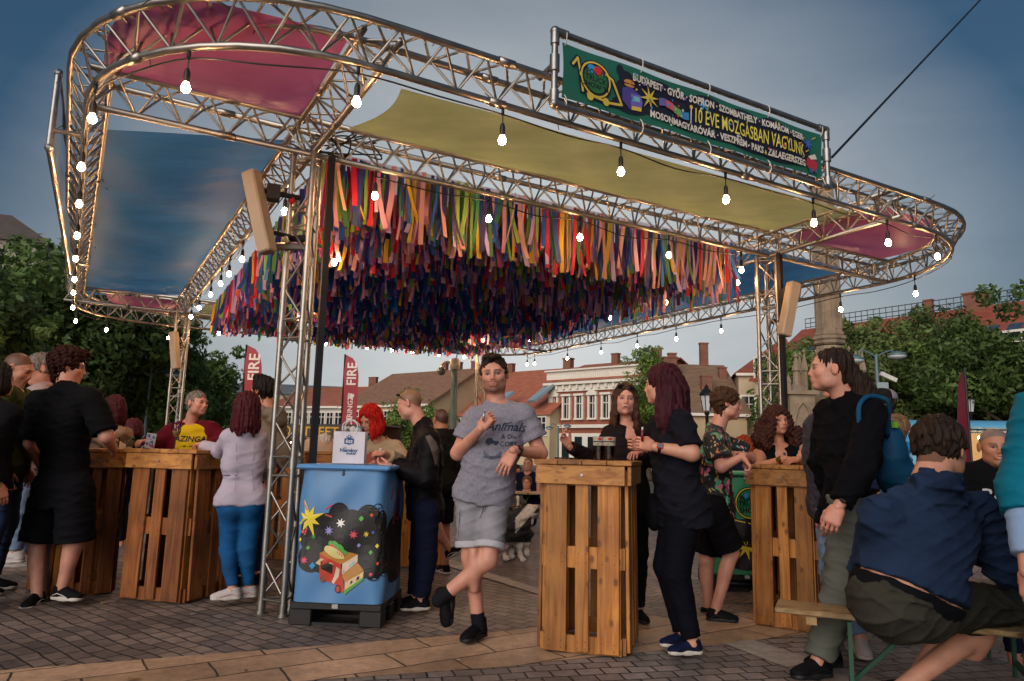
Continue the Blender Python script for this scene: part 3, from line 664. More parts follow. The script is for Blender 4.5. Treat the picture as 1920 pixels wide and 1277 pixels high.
feather(639, 664, 835, 20, .42, 'b0434e', 'red feather flag standing above the paper bag', [(.78, 'FIRE', .36), (.54, '\u2766', .22), (.4, 'BRINGZ', .2), (.16, 'TRUCK', .24)], 'e6d9d2', .3)
feather(1817, 690, 900, 12, .55, '9b1f45', 'narrow magenta feather flag seen edge on by the blue truck', [(.42, 'ROXO', .34)], 'e6d9e0', .3, True)

# ================================================================== street bar stall
Ys = 17; bl = at(452, 800, Ys); brr = at(700, 800, Ys - .6); bl[2] = brr[2] = 0
st = empty('bar_stall', (bl + brr) / 2, 'black bar stall with gold lettering behind the paper bag', 'stall')
zt, zb = at(600, 796, Ys)[2], at(600, 822, Ys)[2]
dd = (brr - bl) / np.linalg.norm(brr - bl); nn = np.array([-dd[1], dd[0], 0])
s = MB(); s.beam(bl + [0, 0, (zt + zb) / 2], brr + [0, 0, (zt + zb) / 2], .12, zt - zb); sg = s.build('sign', mat('sign_black', '15110f', .4), st)
Lb = np.linalg.norm(brr - bl)
a = Art(lambda u, v, l: bl + dd * u - nn * (.066 + l) + np.array([0, 0, zb + v]), .002)
a.text(Lb * .70, .05, 'STREET BAR', .3, 'd8b24a', bold=.015, sx=1.05); a.build('lettering', sg); a = Art(lambda u, v, l: bl + dd * u - nn * (.066 + l) + np.array([0, 0, zb + v]), .002); a.ring(Lb * .36, .16, .1, .03, 'd8b24a'); a.text(Lb * .2, .05, 'WINGO', .26, 'd8b24a'); a.build('lettering', sg)
s = MB()
for p in (bl, brr, bl + nn * 2, brr + nn * 2): s.box(p + [0, 0, zb / 2], (.08, .08, zb))
s.build('post', mat('sign_black', '15110f', .4), st)
s = MB(); s.add([bl + [0, 0, zt], brr + [0, 0, zt], brr + nn * 2 + [0, 0, zt], bl + nn * 2 + [0, 0, zt]], [(0, 1, 2, 3)]); s.build('roof', mat('sign_black', '15110f', .4), st)
s = MB(); s.beam(bl + nn * .1 + [0, 0, .5], brr + nn * .1 + [0, 0, .5], .3, 1.0); s.beam(bl + nn * 1.9 + [0, 0, .9], brr + nn * 1.9 + [0, 0, .9], .06, 1.8); s.build('counter', mat('stall_brown', '3a2a20', .6), st)
s = MB(); pr = at(646, 838, Ys - 1)
for k in range(8): s.ball(bl + dd * Lb * (.1 + .11 * k) + nn * .5 + [0, 0, zb - .12], .035, 8, 6)
s.build('lamp', emis('stall_lamp', (1, .6, .3), 12), st)
# ================================================================== blue food trailer
Yt = 15; A0 = at(1697, 800, Yt); A1 = at(1855, 800, Yt - .4); A0[2] = A1[2] = 0; zt = at(1760, 787, Yt)[2]
tr_ = empty('food_trailer', (A0 + A1) / 2, 'light blue food trailer with rounded roof edges behind the seated men', 'food trailer')
d = (A1 - A0) / np.linalg.norm(A1 - A0); n_ = np.array([-d[1], d[0], 0]); Lt = np.linalg.norm(A1 - A0) + 1.6
prof = [(0, .45), (0, zt - .35), (.05, zt - .18), (.18, zt - .06), (.4, zt)] + [(1.7, zt), (1.95, zt - .06), (2.08, zt - .2), (2.1, zt - .4), (2.1, .45)]
s = MB()
for k, (sh, in_) in enumerate(((0, .12), (.1, 0), (Lt - .1, 0), (Lt, .12))):
    for (v, z) in prof: s.v.append(tuple(A0 + d * sh + n_ * (v if 0 < v < 2.1 else (v + in_ if v == 0 else v - in_)) + np.array([0, 0, z - (in_ * .5 if z > 1 else 0)])))
npf = len(prof)
for k in range(3):
    for i in range(npf - 1): s.f.append((k * npf + i, (k + 1) * npf + i, (k + 1) * npf + i + 1, k * npf + i + 1))
s.f.append(tuple(range(npf))); s.f.append(tuple(range(4 * npf - 1, 3 * npf - 1, -1))); s.c = [.5] * len(s.f); s.m = [0] * len(s.f)
s.build('body', mat('trailer_blue', '5b9fc4', .35, var=.04), tr_, smooth=True, angle=50)
z1 = at(1760, 812, Yt)[2]; z2 = .95
s = MB(); s.box(A0 + d * (Lt * .5) - n_ * .012 + [0, 0, (z1 + z2) / 2], (Lt * .72, .03, z1 - z2), rz=math.atan2(d[1], d[0])); s.build('hatch_opening', mat('hatch_inside_glow', '6a4a2c', .6, emit=(1, .55, .2), estr=.15), tr_)  # solid panel; its faint warm emission stands in for light inside
s = MB(); s.box(A0 + d * (Lt * .5) - n_ * .35 + [0, 0, z1 + .1], (Lt * .76, .75, .035), rz=math.atan2(d[1], d[0])); s.build('hatch_lid', mat('trailer_blue', '5b9fc4', .35), tr_)
s = MB(); s.tube([A0 + d * .1 - n_ * .03 + [0, 0, z1 + .04], A0 + d * (Lt - .1) - n_ * .03 + [0, 0, z1 + .04]], .02, 6)
for u in (.12, .3): s.tube([A0 + d * (Lt * u) - n_ * .05 + [0, 0, z1], A0 + d * (Lt * u + .15) - n_ * .05 + [0, 0, 1.0]], .02, 6)
s.build('frame', mat('trailer_trim', 'c9d4d8', .35), tr_)
for u in (.35, .65):
    s = MB(); q = A0 + d * (Lt * u) + n_ * .1; s.tube([q + [0, 0, .3], q + n_ * .2 + [0, 0, .3]], .3, 16); s.build('wheel', mat('rubber', '131313', .8), tr_)
for k in range(5):
    s = MB(); s.ball(A0 + d * (Lt * (.3 + .1 * k)) - n_ * .3 + [0, 0, z1 - .1], .035, 8, 6); s.build('lamp', emis('stall_lamp', (1, .6, .3), 12), tr_)
# ================================================================== truss pavilion
HL = 3.57                                   # height of the lower chords
PA, PB = gz(585, 290, HL)[:2], gz(1443, 480, HL)[:2]
pe = (PB - PA) / np.linalg.norm(PB - PA); pn = np.array([-pe[1], pe[0]])
SU, SV = np.linalg.norm(PB - PA), 9.1 * .929
def W(u, v, z=0.0): q = PA + pe * u + pn * v; return np.array([q[0], q[1], z])
OF, OL, OR_, OB = 1.57, 1.58, 2.3, 1.68      # how far the ring stands off the inner square: front, left, right, back
SUB = 6.35 * .929                             # inner width at the back
PC, PD = gz(346, 586, HL)[:2], W(SUB, SV)[:2]
M_alu = mat('truss_aluminium', '96928c', .38, metal=.95, var=.14, vscale=9, bump=.0006, bscale=60)
pav = empty('truss_pavilion', (*(PA + PD) / 2, 0), 'large open truss pavilion with a rounded ring roof hung with light bulbs and ribbons', 'pavilion')
TW, TH, TR_, LR = .125, .235, .0245, .0095
def ring_path(r=1.55, n=9, off=0.0):
    u0, u1, v0, v1 = -OL - off, SU + OR_ + off, -OF - off, SV + OB + off
    c = [(u0 + r, v0 + r, 180), (u1 - r * 1.15, v0 + r * 1.15, 270), (u1 - r, v1 - r, 0), (u0 + r, v1 - r, 90)]
    P = []
    for k, (cu, cv, a0) in enumerate(c):
        rr = (r * 1.15 if k == 1 else r) + off
        for i in range(n + 1):
            a = R(a0 + 90 * i / n); uu, vv = cu + rr * math.cos(a), cv + rr * math.sin(a)
            if uu < 1: uu -= .30 * max(0, vv) / SV * min(1, (1 - uu) / 2)
            P.append(W(uu, vv, HL))
    # resample evenly
    P.append(P[0]); d = [0]
    for a, b in zip(P, P[1:]): d.append(d[-1] + np.linalg.norm(b - a))
    N_ = 168; P = np.array(P); t = np.linspace(0, d[-1], N_ + 1)[:-1]
    return [np.array([np.interp(x, d, P[:, i]) for i in range(3)]) for x in t]
def truss(name, path, closed=False, parent=pav, step=.3, flip=False):
    n = len(path); up = np.array([0, 0, 1.0]); side = []
    for i in range(n):
        a = path[i - 1] if (i or closed) else path[0]; b = path[(i + 1) % n] if (i < n - 1 or closed) else path[-1]
        t = (b - a) / np.linalg.norm(b - a); side.append(np.cross(t, up))
    lo = path; o1 = [p + s * TW + up * TH for p, s in zip(path, side)]; o2 = [p - s * TW + up * TH for p, s in zip(path, side)]
    m = MB(); m.tube(lo, TR_, 9, closed); m.tube(o1, TR_, 9, closed); m.tube(o2, TR_, 9, closed)
    b = m.build(name, M_alu, parent, smooth=True)
    d = [0]; Q = list(range(n)) + ([0] if closed else [])
    for i, j in zip(Q, Q[1:]): d.append(d[-1] + np.linalg.norm(path[j] - path[i]))
    K = max(2, int(d[-1] / step)); 
    def smp(arr, x): A = np.array([arr[i] for i in Q]); return np.array([np.interp(x, d, A[:, k]) for k in range(3)])
    m = MB()
    for k in range(K):
        x0, x1 = d[-1] * k / K, d[-1] * (k + 1) / K; xm = (x0 + x1) / 2
        for a, c in ((lo, o1), (lo, o2), (o1, o2)):
            m.tube([smp(a, x0), smp(c, xm)], LR, 5, caps=False); m.tube([smp(c, xm), smp(a, x1)], LR, 5, caps=False)
        if k % 8 == 3:
            for a in (lo, o1, o2): m.tube([smp(a, x0 - .06), smp(a, x0 + .06)], TR_ * 1.25, 9)
    m.build('lacing', M_alu, b, smooth=True)
    return lo, o1, o2
def line(a, b, n=2): return [a + (b - a) * i / (n - 1) for i in range(n)]
RP = ring_path(); r_lo, r_out, r_in = truss('ring_truss', RP, True)
def toward(a, b, d): t = (b - a) / np.linalg.norm(b - a); return b + t * d
A3, B3, C3, D3 = [np.array([*p, HL]) for p in (PA, PB, PC, PD)]
cut = lambda p, q, d: toward(p, q, d)
truss('cross_truss', line(toward(B3, A3, OL), toward(A3, B3, OR_ - .03)))
truss('cross_truss', line(toward(D3, C3, OL + .28), toward(C3, D3, 1.9)))
truss('cross_truss', line(toward(C3, A3, OF), toward(A3, C3, OB - .1)))
truss('cross_truss', line(toward(D3, B3, OF + .1), toward(B3, D3, OB)))
def tower(foot, label_ang, top=None):
    """triangular tower: three poles round the foot point"""
    s = .125; P = []
    for k in range(3):
        a = label_ang + k * 2 * math.pi / 3; P.append(np.array([foot[0] + s * math.cos(a), foot[1] + s * math.sin(a), 0]))
    m = MB(); zt = HL + (.0)
    for p in P: m.tube([p, p + [0, 0, zt]], TR_, 10)
    for p in P:
        for z in (.0, 1.05, 2.1, 3.0): m.tube([p + [0, 0, z + .0], p + [0, 0, z + .09]], TR_ * 1.28, 10)
        m.tube([p, p + [0, 0, .02]], TR_ * 1.7, 10)
    b = m.build('tower', M_alu, pav, smooth=True, angle=40)
    m = MB(); K = 13
    for i in range(3):
        a, c = P[i], P[(i + 1) % 3]
        for k in range(K):
            z0 = .12 + (zt - .2) * k / K; z1 = .12 + (zt - .2) * (k + 1) / K
            p, q = (a, c) if k % 2 else (c, a); m.tube([p + [0, 0, z0], q + [0, 0, z1]], LR, 5, caps=False)
        for z in (.1, 1.0, 1.14, 2.05, 2.2, 2.95, 3.1, zt - .06): m.tube([a + [0, 0, z], c + [0, 0, z]], LR * 1.1, 5, caps=False)
    m.build('lacing', M_alu, b, smooth=True)
    return P
fA = (gz(487, 1150)[:2] + gz(530, 1157)[:2]) / 2 + np.array([.03, .06])
tower(fA, math.atan2(gz(530, 1157)[1] - fA[1], gz(530, 1157)[0] - fA[0]))
tower(PB + pn * .05, R(-50)); tower(PC, R(-20)); tower(PD, R(10))
M_dark = mat('dark_rubber', '16161a', .5, var=.08)
for (p, dx) in ((fA + np.array([.175, .03]), 0), (PB + np.array([.06, -.14]), 0)):
    m = MB(); m.box((*p, HL / 2 + .03), (.05, .05, HL - .06), rz=.5); m.build('cable_duct', M_dark, pav)
# loose cable inside the right tower
m = MB(); q = np.array([*PB, 0]); m.tube(catrom([q + [.02, -.02, 3.4], q + [.05, 0, 2.9], q + [-.03, .02, 2.5], q + [.04, -.03, 2.1], q + [-.06, 0, 1.75], q + [.07, -.02, 1.5], q + [-.02, .0, 1.1], q + [.0, 0, .4]], 6), .006, 5)
m.tube(catrom([q + [-.02, -.02, 3.4], q + [-.05, 0, 2.8], q + [.03, .02, 2.3], q + [-.04, -.03, 1.9], q + [.0, 0, 1.3]], 6), .005, 5); m.build('cable', M_dark, pav, smooth=True)
m = MB(); q = np.array([*PA, HL]); rg = random.Random(2)
for k in range(5): m.tube(catrom([q + [rg.uniform(-.2, .5), rg.uniform(-.1, .4), rg.uniform(.02, .3)] for _ in range(5)], 6), .007, 5)
m.build('cable', M_dark, pav, smooth=True)
# clamp with red lever on the near tower
m = MB(); q = np.array([fA[0] - .1, fA[1] - .05, 2.78]); m.tube([q + [-.1, 0, 0], q + [.16, 0, 0]], .03, 8); m.tube([q + [-.05, -.03, .12], q + [.0, -.03, .02]], .02, 8); m.build('clamp', M_alu, pav)
m = MB(); q = q + [.03, -.03, .38]; m.tube([q, q + [-.04, 0, -.03]], .022, 8); m.build('knob', mat('red_plastic', 'a51c1c', .4), pav)

# ------------------------------------------------------------------ cloth panels between the upper chords
def cloth_panel(name, corners, col, sag=.1, seed=0, n=30, curves=None, rough=.5, fold=.02, fdir=0, parent=pav):
    """corners: four 3-D points in order; a slack cloth with taut folds"""
    a, b, c, d = [np.array(x, float) for x in corners]; rg = np.random.RandomState(seed)
    ph = rg.uniform(0, 6.3, 12); ks = rg.uniform(3, 17, 12); tilt = rg.uniform(-.5, .5, 12); am = rg.uniform(.3, 1, 12) / (ks ** .55)
    def fn(i, j):
        p = (a * (1 - i) + b * i) * (1 - j) + (d * (1 - i) + c * i) * j
        e = (i * (1 - i) * j * (1 - j) * 16) ** .5 if 0 < i < 1 and 0 < j < 1 else 0
        s, t = (i, j) if fdir == 0 else (j, i)
        w = sum(am[k] * math.sin(ks[k] * (t + tilt[k] * s * (1 - t)) * 2.2 + ph[k]) for k in range(12)) * fold * .9
        z = -sag * 16 * i * (1 - i) * j * (1 - j) * .6 + w * (e * .8 + .15)
        if curves:   # scalloped free edges pulled inwards
            k0, k1, k2, k3 = curves; ctr = (a + b + c + d) / 4
            pull = k0 * (1 - j) ** 3 * 4 * i * (1 - i) + k1 * i ** 3 * 4 * j * (1 - j) + k2 * j ** 3 * 4 * i * (1 - i) + k3 * (1 - i) ** 3 * 4 * j * (1 - j)
            p = p + (ctr - p) * pull
        return p + np.array([0, 0, z])
    m = MB(); m.grid(fn, n, n)
    mm = mat('canvas_' + col, col, .58, trans=.4, var=.12, vscale=2.5, bump=.02, bscale=1.3, stretch=(1, 2.2, 1), spec=.12, ridge=.012, rscale=.9)
    return m.build(name, mm, parent, smooth=True), fn
ZU = HL + TH
e3, n3 = np.array([*pe, 0]), np.array([*pn, 0])
def Z(u, v, dz=0): return W(u, v, ZU + dz)
YEL = [gz(650, 241, ZU), gz(1437, 433, ZU), gz(1640, 409, ZU), gz(752, 165, ZU)]
cloth_panel('canopy_cloth', YEL, 'a6b07e', .10, 3, 44, curves=(0, .0, .0, .035), fold=.035, fdir=1)
BLL = [gz(190, 242, ZU), gz(536, 262, ZU), gz(347, 553, ZU), gz(160, 553, ZU)]
cloth_panel('canopy_cloth', BLL, '3a7ab0', .12, 5, 44, curves=(.0, .02, .0, .0), fold=.035)
u1r = SU + OR_ - .14
BLR = [Z(SU + .3, .35), Z(u1r, .45), Z(u1r, SV + .1), Z(SUB + .45, SV)]
cloth_panel('canopy_cloth', BLR, '3a7ab0', .22, 8, 44, curves=(.0, .03, .0, .0), fold=.035)
BK = [Z(.2, SV + .16), Z(SUB - .2, SV + .16), Z(SUB - .2, SV + OB - .14), Z(.2, SV + OB - .14)]
cloth_panel('canopy_cloth', BK, 'a6b07e', .1, 9, 20)
def corner_panel(cu, cv, su, sv, ru, rv, seed):
    """quarter disc of cloth in a ring corner"""
    rg = np.random.RandomState(seed)
    def fn(i, j):
        a = R(90 * i); q = j
        k = (abs(math.cos(a)) ** 3.2 + abs(math.sin(a)) ** 3.2) ** (-1 / 3.2)
        x, y = math.cos(a) * k * q, math.sin(a) * k * q
        return Z(cu + su * (.14 + x * ru), cv + sv * (.14 + y * rv), (-.09 * math.sin(math.pi * min(1, q)) + .012 * math.sin(9 * x + 7 * y + seed)) * math.sin(2 * a))
    m = MB(); m.grid(fn, 20, 14)
    return m.build('canopy_cloth', mat('canvas_963a5c', 'a8587e', .45, trans=.45, var=.1, vscale=2.5, bump=.012, bscale=2.2, spec=.4, ridge=.012, rscale=1.3, stretch=(1, 2, 1)), pav, smooth=True)
corner_panel(0, 0, -1, -1, OL - .22, OF - .28, 1)
corner_panel(SU, 0, 1, -1, OR_ - .5, OF - .34, 2)
corner_panel(0, SV, -1, 1, OL - .3, OB - .3, 3)
corner_panel(SUB, SV, 1, 1, OR_ - .5, OB - .3, 4)
# eyelets / cable ties along the ring
m = MB(); rg = random.Random(5)
for i in range(0, len(RP), 1):
    for arr in (r_lo, r_in, r_out):
        if rg.random() < .5:
            p = arr[i] + np.array([rg.uniform(-.05, .05)] * 2 + [0]); m.tube([p + [0, 0, .02], p + [rg.uniform(-.05, .05), rg.uniform(-.05, .05), rg.uniform(-.06, .07)]], .003, 4)
tag(m.build('cable_tie', M_dark, pav), kind='stuff')

# ------------------------------------------------------------------ ribbon canopy
PAL = ['b8203c', 'c02848', 'c8a428', '2a2878', '2d2a70', '24408c', '2a2a80', 'd0909a', 'd8a0a8', 'd090a8', '3f8050', '2f6a48', '6a9a4a', '2a5aa8', '3a74b8', '2a5aa8', 'a890d0', 'b49cd0', 'a890d0', 'c8603c', '8c3c70', 'cdaac0', '2f4078', '4a4a9c', '7a3c8c', '1f3a78']
PALR = [srgb(c) for c in PAL]
PFRONT = [srgb(c) for c in ('cf9a90', 'd8a8a0', 'c890a0', 'b8202c', '7a9a3c', 'c8a428', '3a3060', '3f7040', 'b49cc0', '2a5aa8')]
PLILAC = [srgb(c) for c in ('a890c0', 'b49ccc', '9a86b0', '6a4a8c', 'c0909c', 'b8a030', '3f7050', '8c2c40')]
PBLUE = [srgb(c) for c in ('1f4a90', '2a5aa8', '24408c', '2a2870', '2a6ab0', '1f3a78', '2c5a6c')]
rib = empty('ribbon_canopy', W(SU / 2, SV / 2, 3.0), 'ceiling of hundreds of coloured cloth ribbons hanging from a white net', 'ribbon canopy')
Q4 = [W(.22, .28), W(SU - .2, .28), W(SUB - .25, SV - .25), W(.3, SV - .25)]
def bil(s, t, z): 
    a, b, c, d = Q4; p = (a * (1 - s) + b * s) * (1 - t) + (d * (1 - s) + c * s) * t; return np.array([p[0], p[1], z])
def netz(s, t): return 3.74 - .16 * 4 * s * (1 - s) * math.sin(math.pi * t)
m = MB(); m.grid(lambda s, t: bil(s, t, netz(s, t) + .01), 24, 30)
m.build('net', mat('white_net', 'c8b8bc', .8, trans=.6, var=.1, vscale=30, alpha=.45), rib, smooth=True)
rg = np.random.RandomState(12)
NR, NC = 80, 68
def ribbon_geo(m, s, t, long_=False):
    z0 = netz(s, t); z0 += .0; ln_ = rg.uniform(.36, .62) + (.05 if t < .02 else 0) + (.06 if s < .02 or s > .98 else 0)
    zb = z0 - ln_ * 1.0 - .05 * math.sin(math.pi * s) + (.05 * t)
    if t < .02: z0 += .02
    w = rg.uniform(.013, .027); ang = rg.uniform(-.5, .5) + math.atan2(pe[1], pe[0]); sw = rg.normal(size=2) * .05
    p = bil(s, t, 0); K = 4; vs = []
    tw = rg.uniform(-.5, .5); ph = rg.uniform(0, 6)
    for k in range(K + 1):
        q = k / K; a = ang + tw * q; x = p[0] + sw[0] * q * q + .008 * math.sin(ph + 4 * q); y = p[1] + sw[1] * q * q; z = z0 + (zb - z0) * q
        dx, dy = math.cos(a) * w, math.sin(a) * w
        vs += [(x - dx, y - dy, z + (rg.uniform(-.01, .01) if k == K else 0)), (x + dx, y + dy, z)]
    fs = [(2 * k, 2 * k + 1, 2 * k + 3, 2 * k + 2) for k in range(K)]
    zone = 0 if t < .10 else 1 if t < .26 else 2 if t < .58 else 3; pool = (PFRONT, PLILAC, PBLUE, PALR)[zone] if rg.uniform() < (.62, .5, .42, .5)[zone] else PALR
    c = pool[rg.randint(len(pool))]; c = tuple(np.array(c) * rg.uniform(.75, 1.25)); m.add(vs, fs, c)
M_rib = mat('ribbon_cloth', 'ffffff', .65, attr='plank', trans=.5, var=.0)
mass = MB()
for j in range(NR):
    for i in range(NC):
        s = (i + rg.uniform(-.35, .35)) / (NC - 1); t = max(0, (j + rg.uniform(-.35, .35)) / (NR - 1)); s = min(1, max(0, s))
        if j == 0:
            for q in (0,):
                m = MB(); ribbon_geo(m, min(1, (i + q + rg.uniform(-.2, .2)) / (NC - .5) if i else 0), rg.uniform(0, .012)); 
                if q == 0 or i % 2 == 0: o = m.build('ribbon', M_rib, rib) if len([c for c in rib.children if c.name.startswith('ribbon')]) < 100 else (mass.add(m.v, m.f, m.c[0]), None)[1]
                else: mass.add(m.v, m.f, m.c[0])
            for q in (.3, .6): ribbon_geo(mass, min(1, max(0, s + rg.uniform(-.01, .01))), rg.uniform(.004, .02))
        else: ribbon_geo(mass, s, t)
tag(mass.build('ribbon_mass', M_rib, rib), kind='stuff')

# ------------------------------------------------------------------ strings of bulbs
M_bulb = emis('bulb_glow', (1.0, .54, .25), 118); M_sock = mat('bulb_socket', '1a1613', .5)
def bulb_proto(parent_loc):
    m = MB(); m.lathe((0, 0, 0), [(0, -.028), (.010, -.0265), (.0195, -.019), (.0255, -.0075), (.0265, .004), (.0225, .016), (.017, .026), (.015, .036)], 14); return m
BV = bulb_proto(None)
SK = MB(); SK.lathe((0, 0, 0), [(.017, .036), (.019, .05), (.019, .1), (.011, .125)], 10); SK.tube([(0, 0, .12), (0, 0, .2)], .005, 5)
first = {}
def string_lights(label, hooks, drop, path_follow=None, group='strings of warm light bulbs'):
    """hooks: 3-D points under the chord where each bulb hangs"""
    root = empty('light_string', hooks[0], label, 'string lights', group)
    m = MB(); pts = []
    for i, h in enumerate(hooks):
        pts.append(h - [0, 0, .045])
        if i < len(hooks) - 1:
            mid = (h + hooks[i + 1]) / 2
            if path_follow is not None:
                d = [np.linalg.norm(p[:2] - mid[:2]) for p in path_follow]; k = int(np.argmin(d)); mid = path_follow[k].copy()
            pts.append(mid - [0, 0, .07 + .02 * ((i * 7) % 3)])
    m.tube(catrom(pts, 5), .006, 5); 
    for h in hooks: m.tube([h - [0, 0, .05], h + [0, 0, .01]], .012, 6)
    m.build('cable', M_dark, root, smooth=True)
    for h in hooks:
        c = h - [0, 0, drop]
        if 'b' not in first:
            bo = MB(); bo.add(BV.v, BV.f); bob = bo.build('bulb', M_bulb, None, smooth=True); so = MB(); so.add(SK.v, SK.f); sob = so.build('socket', M_sock, None, smooth=True, angle=40)
            first['b'], first['s'] = bob, sob
            b_, s_ = bob, sob
        else:
            b_ = first['b'].copy(); s_ = first['s'].copy(); COL.objects.link(b_); COL.objects.link(s_)
        b_.parent = root; b_.location = tuple(c - np.array(ORG[root.name])); s_.parent = b_; s_.location = (0, 0, 0)
    return root
rp = np.array([p for a, b in zip(RP, RP[1:] + RP[:1]) for p in (a, a * .67 + b * .33, a * .33 + b * .67)])
def on_ring(px, py, drop=.235, path=rp):
    best = None
    for p in path:
        q = p - [0, 0, drop]; x, y = proj(q)
        e = (x - px) ** 2 + (y - py) ** 2
        if best is None or e < best[0]: best = (e, p)
    return best[1] - np.array([0, 0, TR_])
ringpx = [(315, 633), (200, 617), (143, 597), (136, 575), (132, 547), (136, 520), (137, 481), (138, 437), (144, 379), (143, 305), (172, 213), (341, 140), (662, 187), (938, 256), (1164, 315), (1362, 366), (1523, 409), (1664, 447), (1757, 484), (1706, 528), (1575, 566), (1353, 612), (1267, 631), (1195, 650), (1128, 664), (1065, 676), (1001, 683), (987, 690)]
string_lights('long string of warm bulbs along the outer ring', [on_ring(*p) for p in ringpx], .235, rp)
fl = np.array(line(A3, B3, 80)); string_lights('string of warm bulbs along the front inner beam', [on_ring(*p, path=fl, drop=.22) for p in ((708, 372), (913, 410), (1090, 446), (1252, 478), (1389, 506))], .22)
ll = np.array(line(A3, C3, 80)); string_lights('string of warm bulbs along the left inner beam', [on_ring(*p, path=ll, drop=.22) for p in ((540, 395), (457, 489), (437, 517), (420, 535), (400, 555), (381, 580), (367, 600))], .22)
bl_ = np.array(line(C3, D3, 80)) - [0, 0, .05]; string_lights('string of warm bulbs along the back inner beam', [bl_[k] for k in (8, 22, 34, 45, 52, 58, 66, 74)], .28)
rl_ = np.array(line(B3, D3, 80)); string_lights('string of warm bulbs along the right inner beam', [rl_[k] for k in (5, 18, 31, 44, 57, 70)], .22)
string_lights('string of warm bulbs hanging among the ribbons', [W(SU * a, SV * b, 3.32) for a, b in ((.12, .18), (.22, .6), (.8, .62))], .22)
# ------------------------------------------------------------------ banner on its pipe frame
M_galv = mat('galvanised_pipe', '8c8a88', .38, metal=.85, var=.2, vscale=12)
ban = empty('banner', gz(1300, 300, HL + .2), 'long green anniversary banner stretched in a pipe frame above the front of the ring', 'banner')
v0b = -OF - TW - .05
def solve_u(px, z):   # u on the ring's outer line whose photo column is px
    best = min((abs(proj(W(u, v0b, z))[0] - px), u) for u in np.linspace(-1, 9, 2001)); return best[1]
zb0, zt0 = HL + .26, HL + .26
uL, uR = solve_u(1040, HL + .4), solve_u(1549, HL + .4)
def hz(px, py, u):    # height at which that pipe end is seen
    zs = np.linspace(3, 6, 1201); return min((abs(proj(W(u, v0b, z))[1] - py), z) for z in zs)[1]
zLt, zRt = hz(1040, 66, uL), hz(1549, 238, uR); zLb, zRb = hz(1040, 204, uL), hz(1551, 345, uR)
zT, zB = (zLt + zRt) / 2, (zLb + zRb) / 2
m = MB(); BLt, BRt, BLb, BRb = W(uL, v0b, zT), W(uR, v0b, zT), W(uL, v0b, zB), W(uR, v0b, zB)
for a, b in ((BLt, BRt), (BLb, BRb), (BLt, BLb), (BRt, BRb)): m.tube([a, b], .024, 10)
for p in (BLt, BRt, BLb, BRb): m.ball(p, .036, 10, 8); 
for p, q in ((BLt, BRt), (BRt, BLt), (BLb, BRb), (BRb, BLb)): t = (q - p) / np.linalg.norm(q - p); m.tube([p, p + t * .1], .033, 10); m.tube([p, p + [0, 0, .1 if p[2] < zT - .1 else -.1]], .033, 10)
for p in (BLb, BRb):
    m.tube([p + [0, 0, .3], p + n3 * .2 + [0, 0, .3 - .02]], .02, 8); m.tube([p + [0, 0, .36], p + [0, 0, .24]], .036, 10)
m.build('pipe_frame', M_galv, ban, smooth=True, angle=40)
LB, HB = np.linalg.norm(BRb - BLb), zT - zB
bd = (BRb - BLb) / LB; bn = np.cross(bd, [0, 0, 1])
bw, bh = LB - .12, HB - .13
def bfn(u, v, l=0):
    s, t = u / bw, v / bh; return BLb + bd * (.06 + u) + np.array([0, 0, .065 + v]) + bn * (.012 * math.sin(s * 9 + 1) * math.sin(t * 3.1) + .008 * math.sin(s * 23 + t * 3) + l)
m = MB(); m.grid(lambda i, j: bfn(bw * i, bh * j), 60, 14)
bc = m.build('banner_cloth', mat('banner_green', '276857', .5, trans=.15, var=.06, vscale=3), ban, smooth=True)
m = MB()
for i in range(5):
    for (v, s) in ((bh, 1), (0, -1)):
        u = .02 + (bw - .04) * i / 4; p = bfn(u, v - s * .02, .002); q = BLb + bd * (.06 + u) + np.array([0, 0, HB if s > 0 else 0]); k = .035
        m.tube(catrom([p, p + bn * .02 + [0, 0, s * .03], q + bn * .03, q + [0, 0, s * .03], q - bn * .03], 4), .004, 5)
m.build('hook', mat('white_plastic', 'c9c7bf', .4), ban)
a = Art(bfn, .002)
_zl, _zr = (BLb - np.array([0, 0, EYE])) @ fw, (BRb - np.array([0, 0, EYE])) @ fw
def U(x): p = x / 1000; return bw * p * _zl / (_zr - p * (_zr - _zl))
def Ur(x): return x / 1000 * bw * .92
def V_(y): return y / 250 * bh
INK, GOLD, CREAM = '171a2c', 'd3b54a', 'd9cfc4'
for (x, y, rx, ry) in ((300, 140, 60, 50), (380, 140, 70, 68), (460, 132, 80, 72), (560, 128, 90, 70), (660, 128, 90, 74), (755, 125, 90, 76), (850, 120, 70, 82), (905, 112, 46, 74), (290, 95, 50, 40), (395, 85, 80, 44), (600, 75, 90, 44), (720, 68, 90, 46), (830, 62, 80, 44), (245, 185, 18, 30), (222, 212, 9, 24), (262, 60, 44, 34), (385, 185, 45, 42), (560, 186, 50, 44), (700, 194, 40, 38), (810, 190, 50, 42), (470, 62, 50, 30)):
    a.disc(U(x), V_(y), Ur(rx) * 1.45, INK, V_(ry * 1.08), 28, sub=.2)
LX = lambda q: U(118) + Ur(q - 118) * .95
for c, w in ((INK, .045), (GOLD, .018)):
    a.line([(LX(42), V_(160)), (LX(62), V_(200)), (LX(78), V_(52))], w, c); a.line([(LX(95), V_(46)), (LX(180), V_(40)), (LX(226), V_(50)), (LX(190), V_(150)), (LX(166), V_(168))], w, c)
    a.ring(LX(126), V_(126), .13, w * .8, c)
a.disc(LX(126), V_(126), .105, '2f6a3c'); a.disc(LX(112), V_(168), .04, '2f8fc4'); a.disc(LX(136), V_(168), .04, 'c9302c')
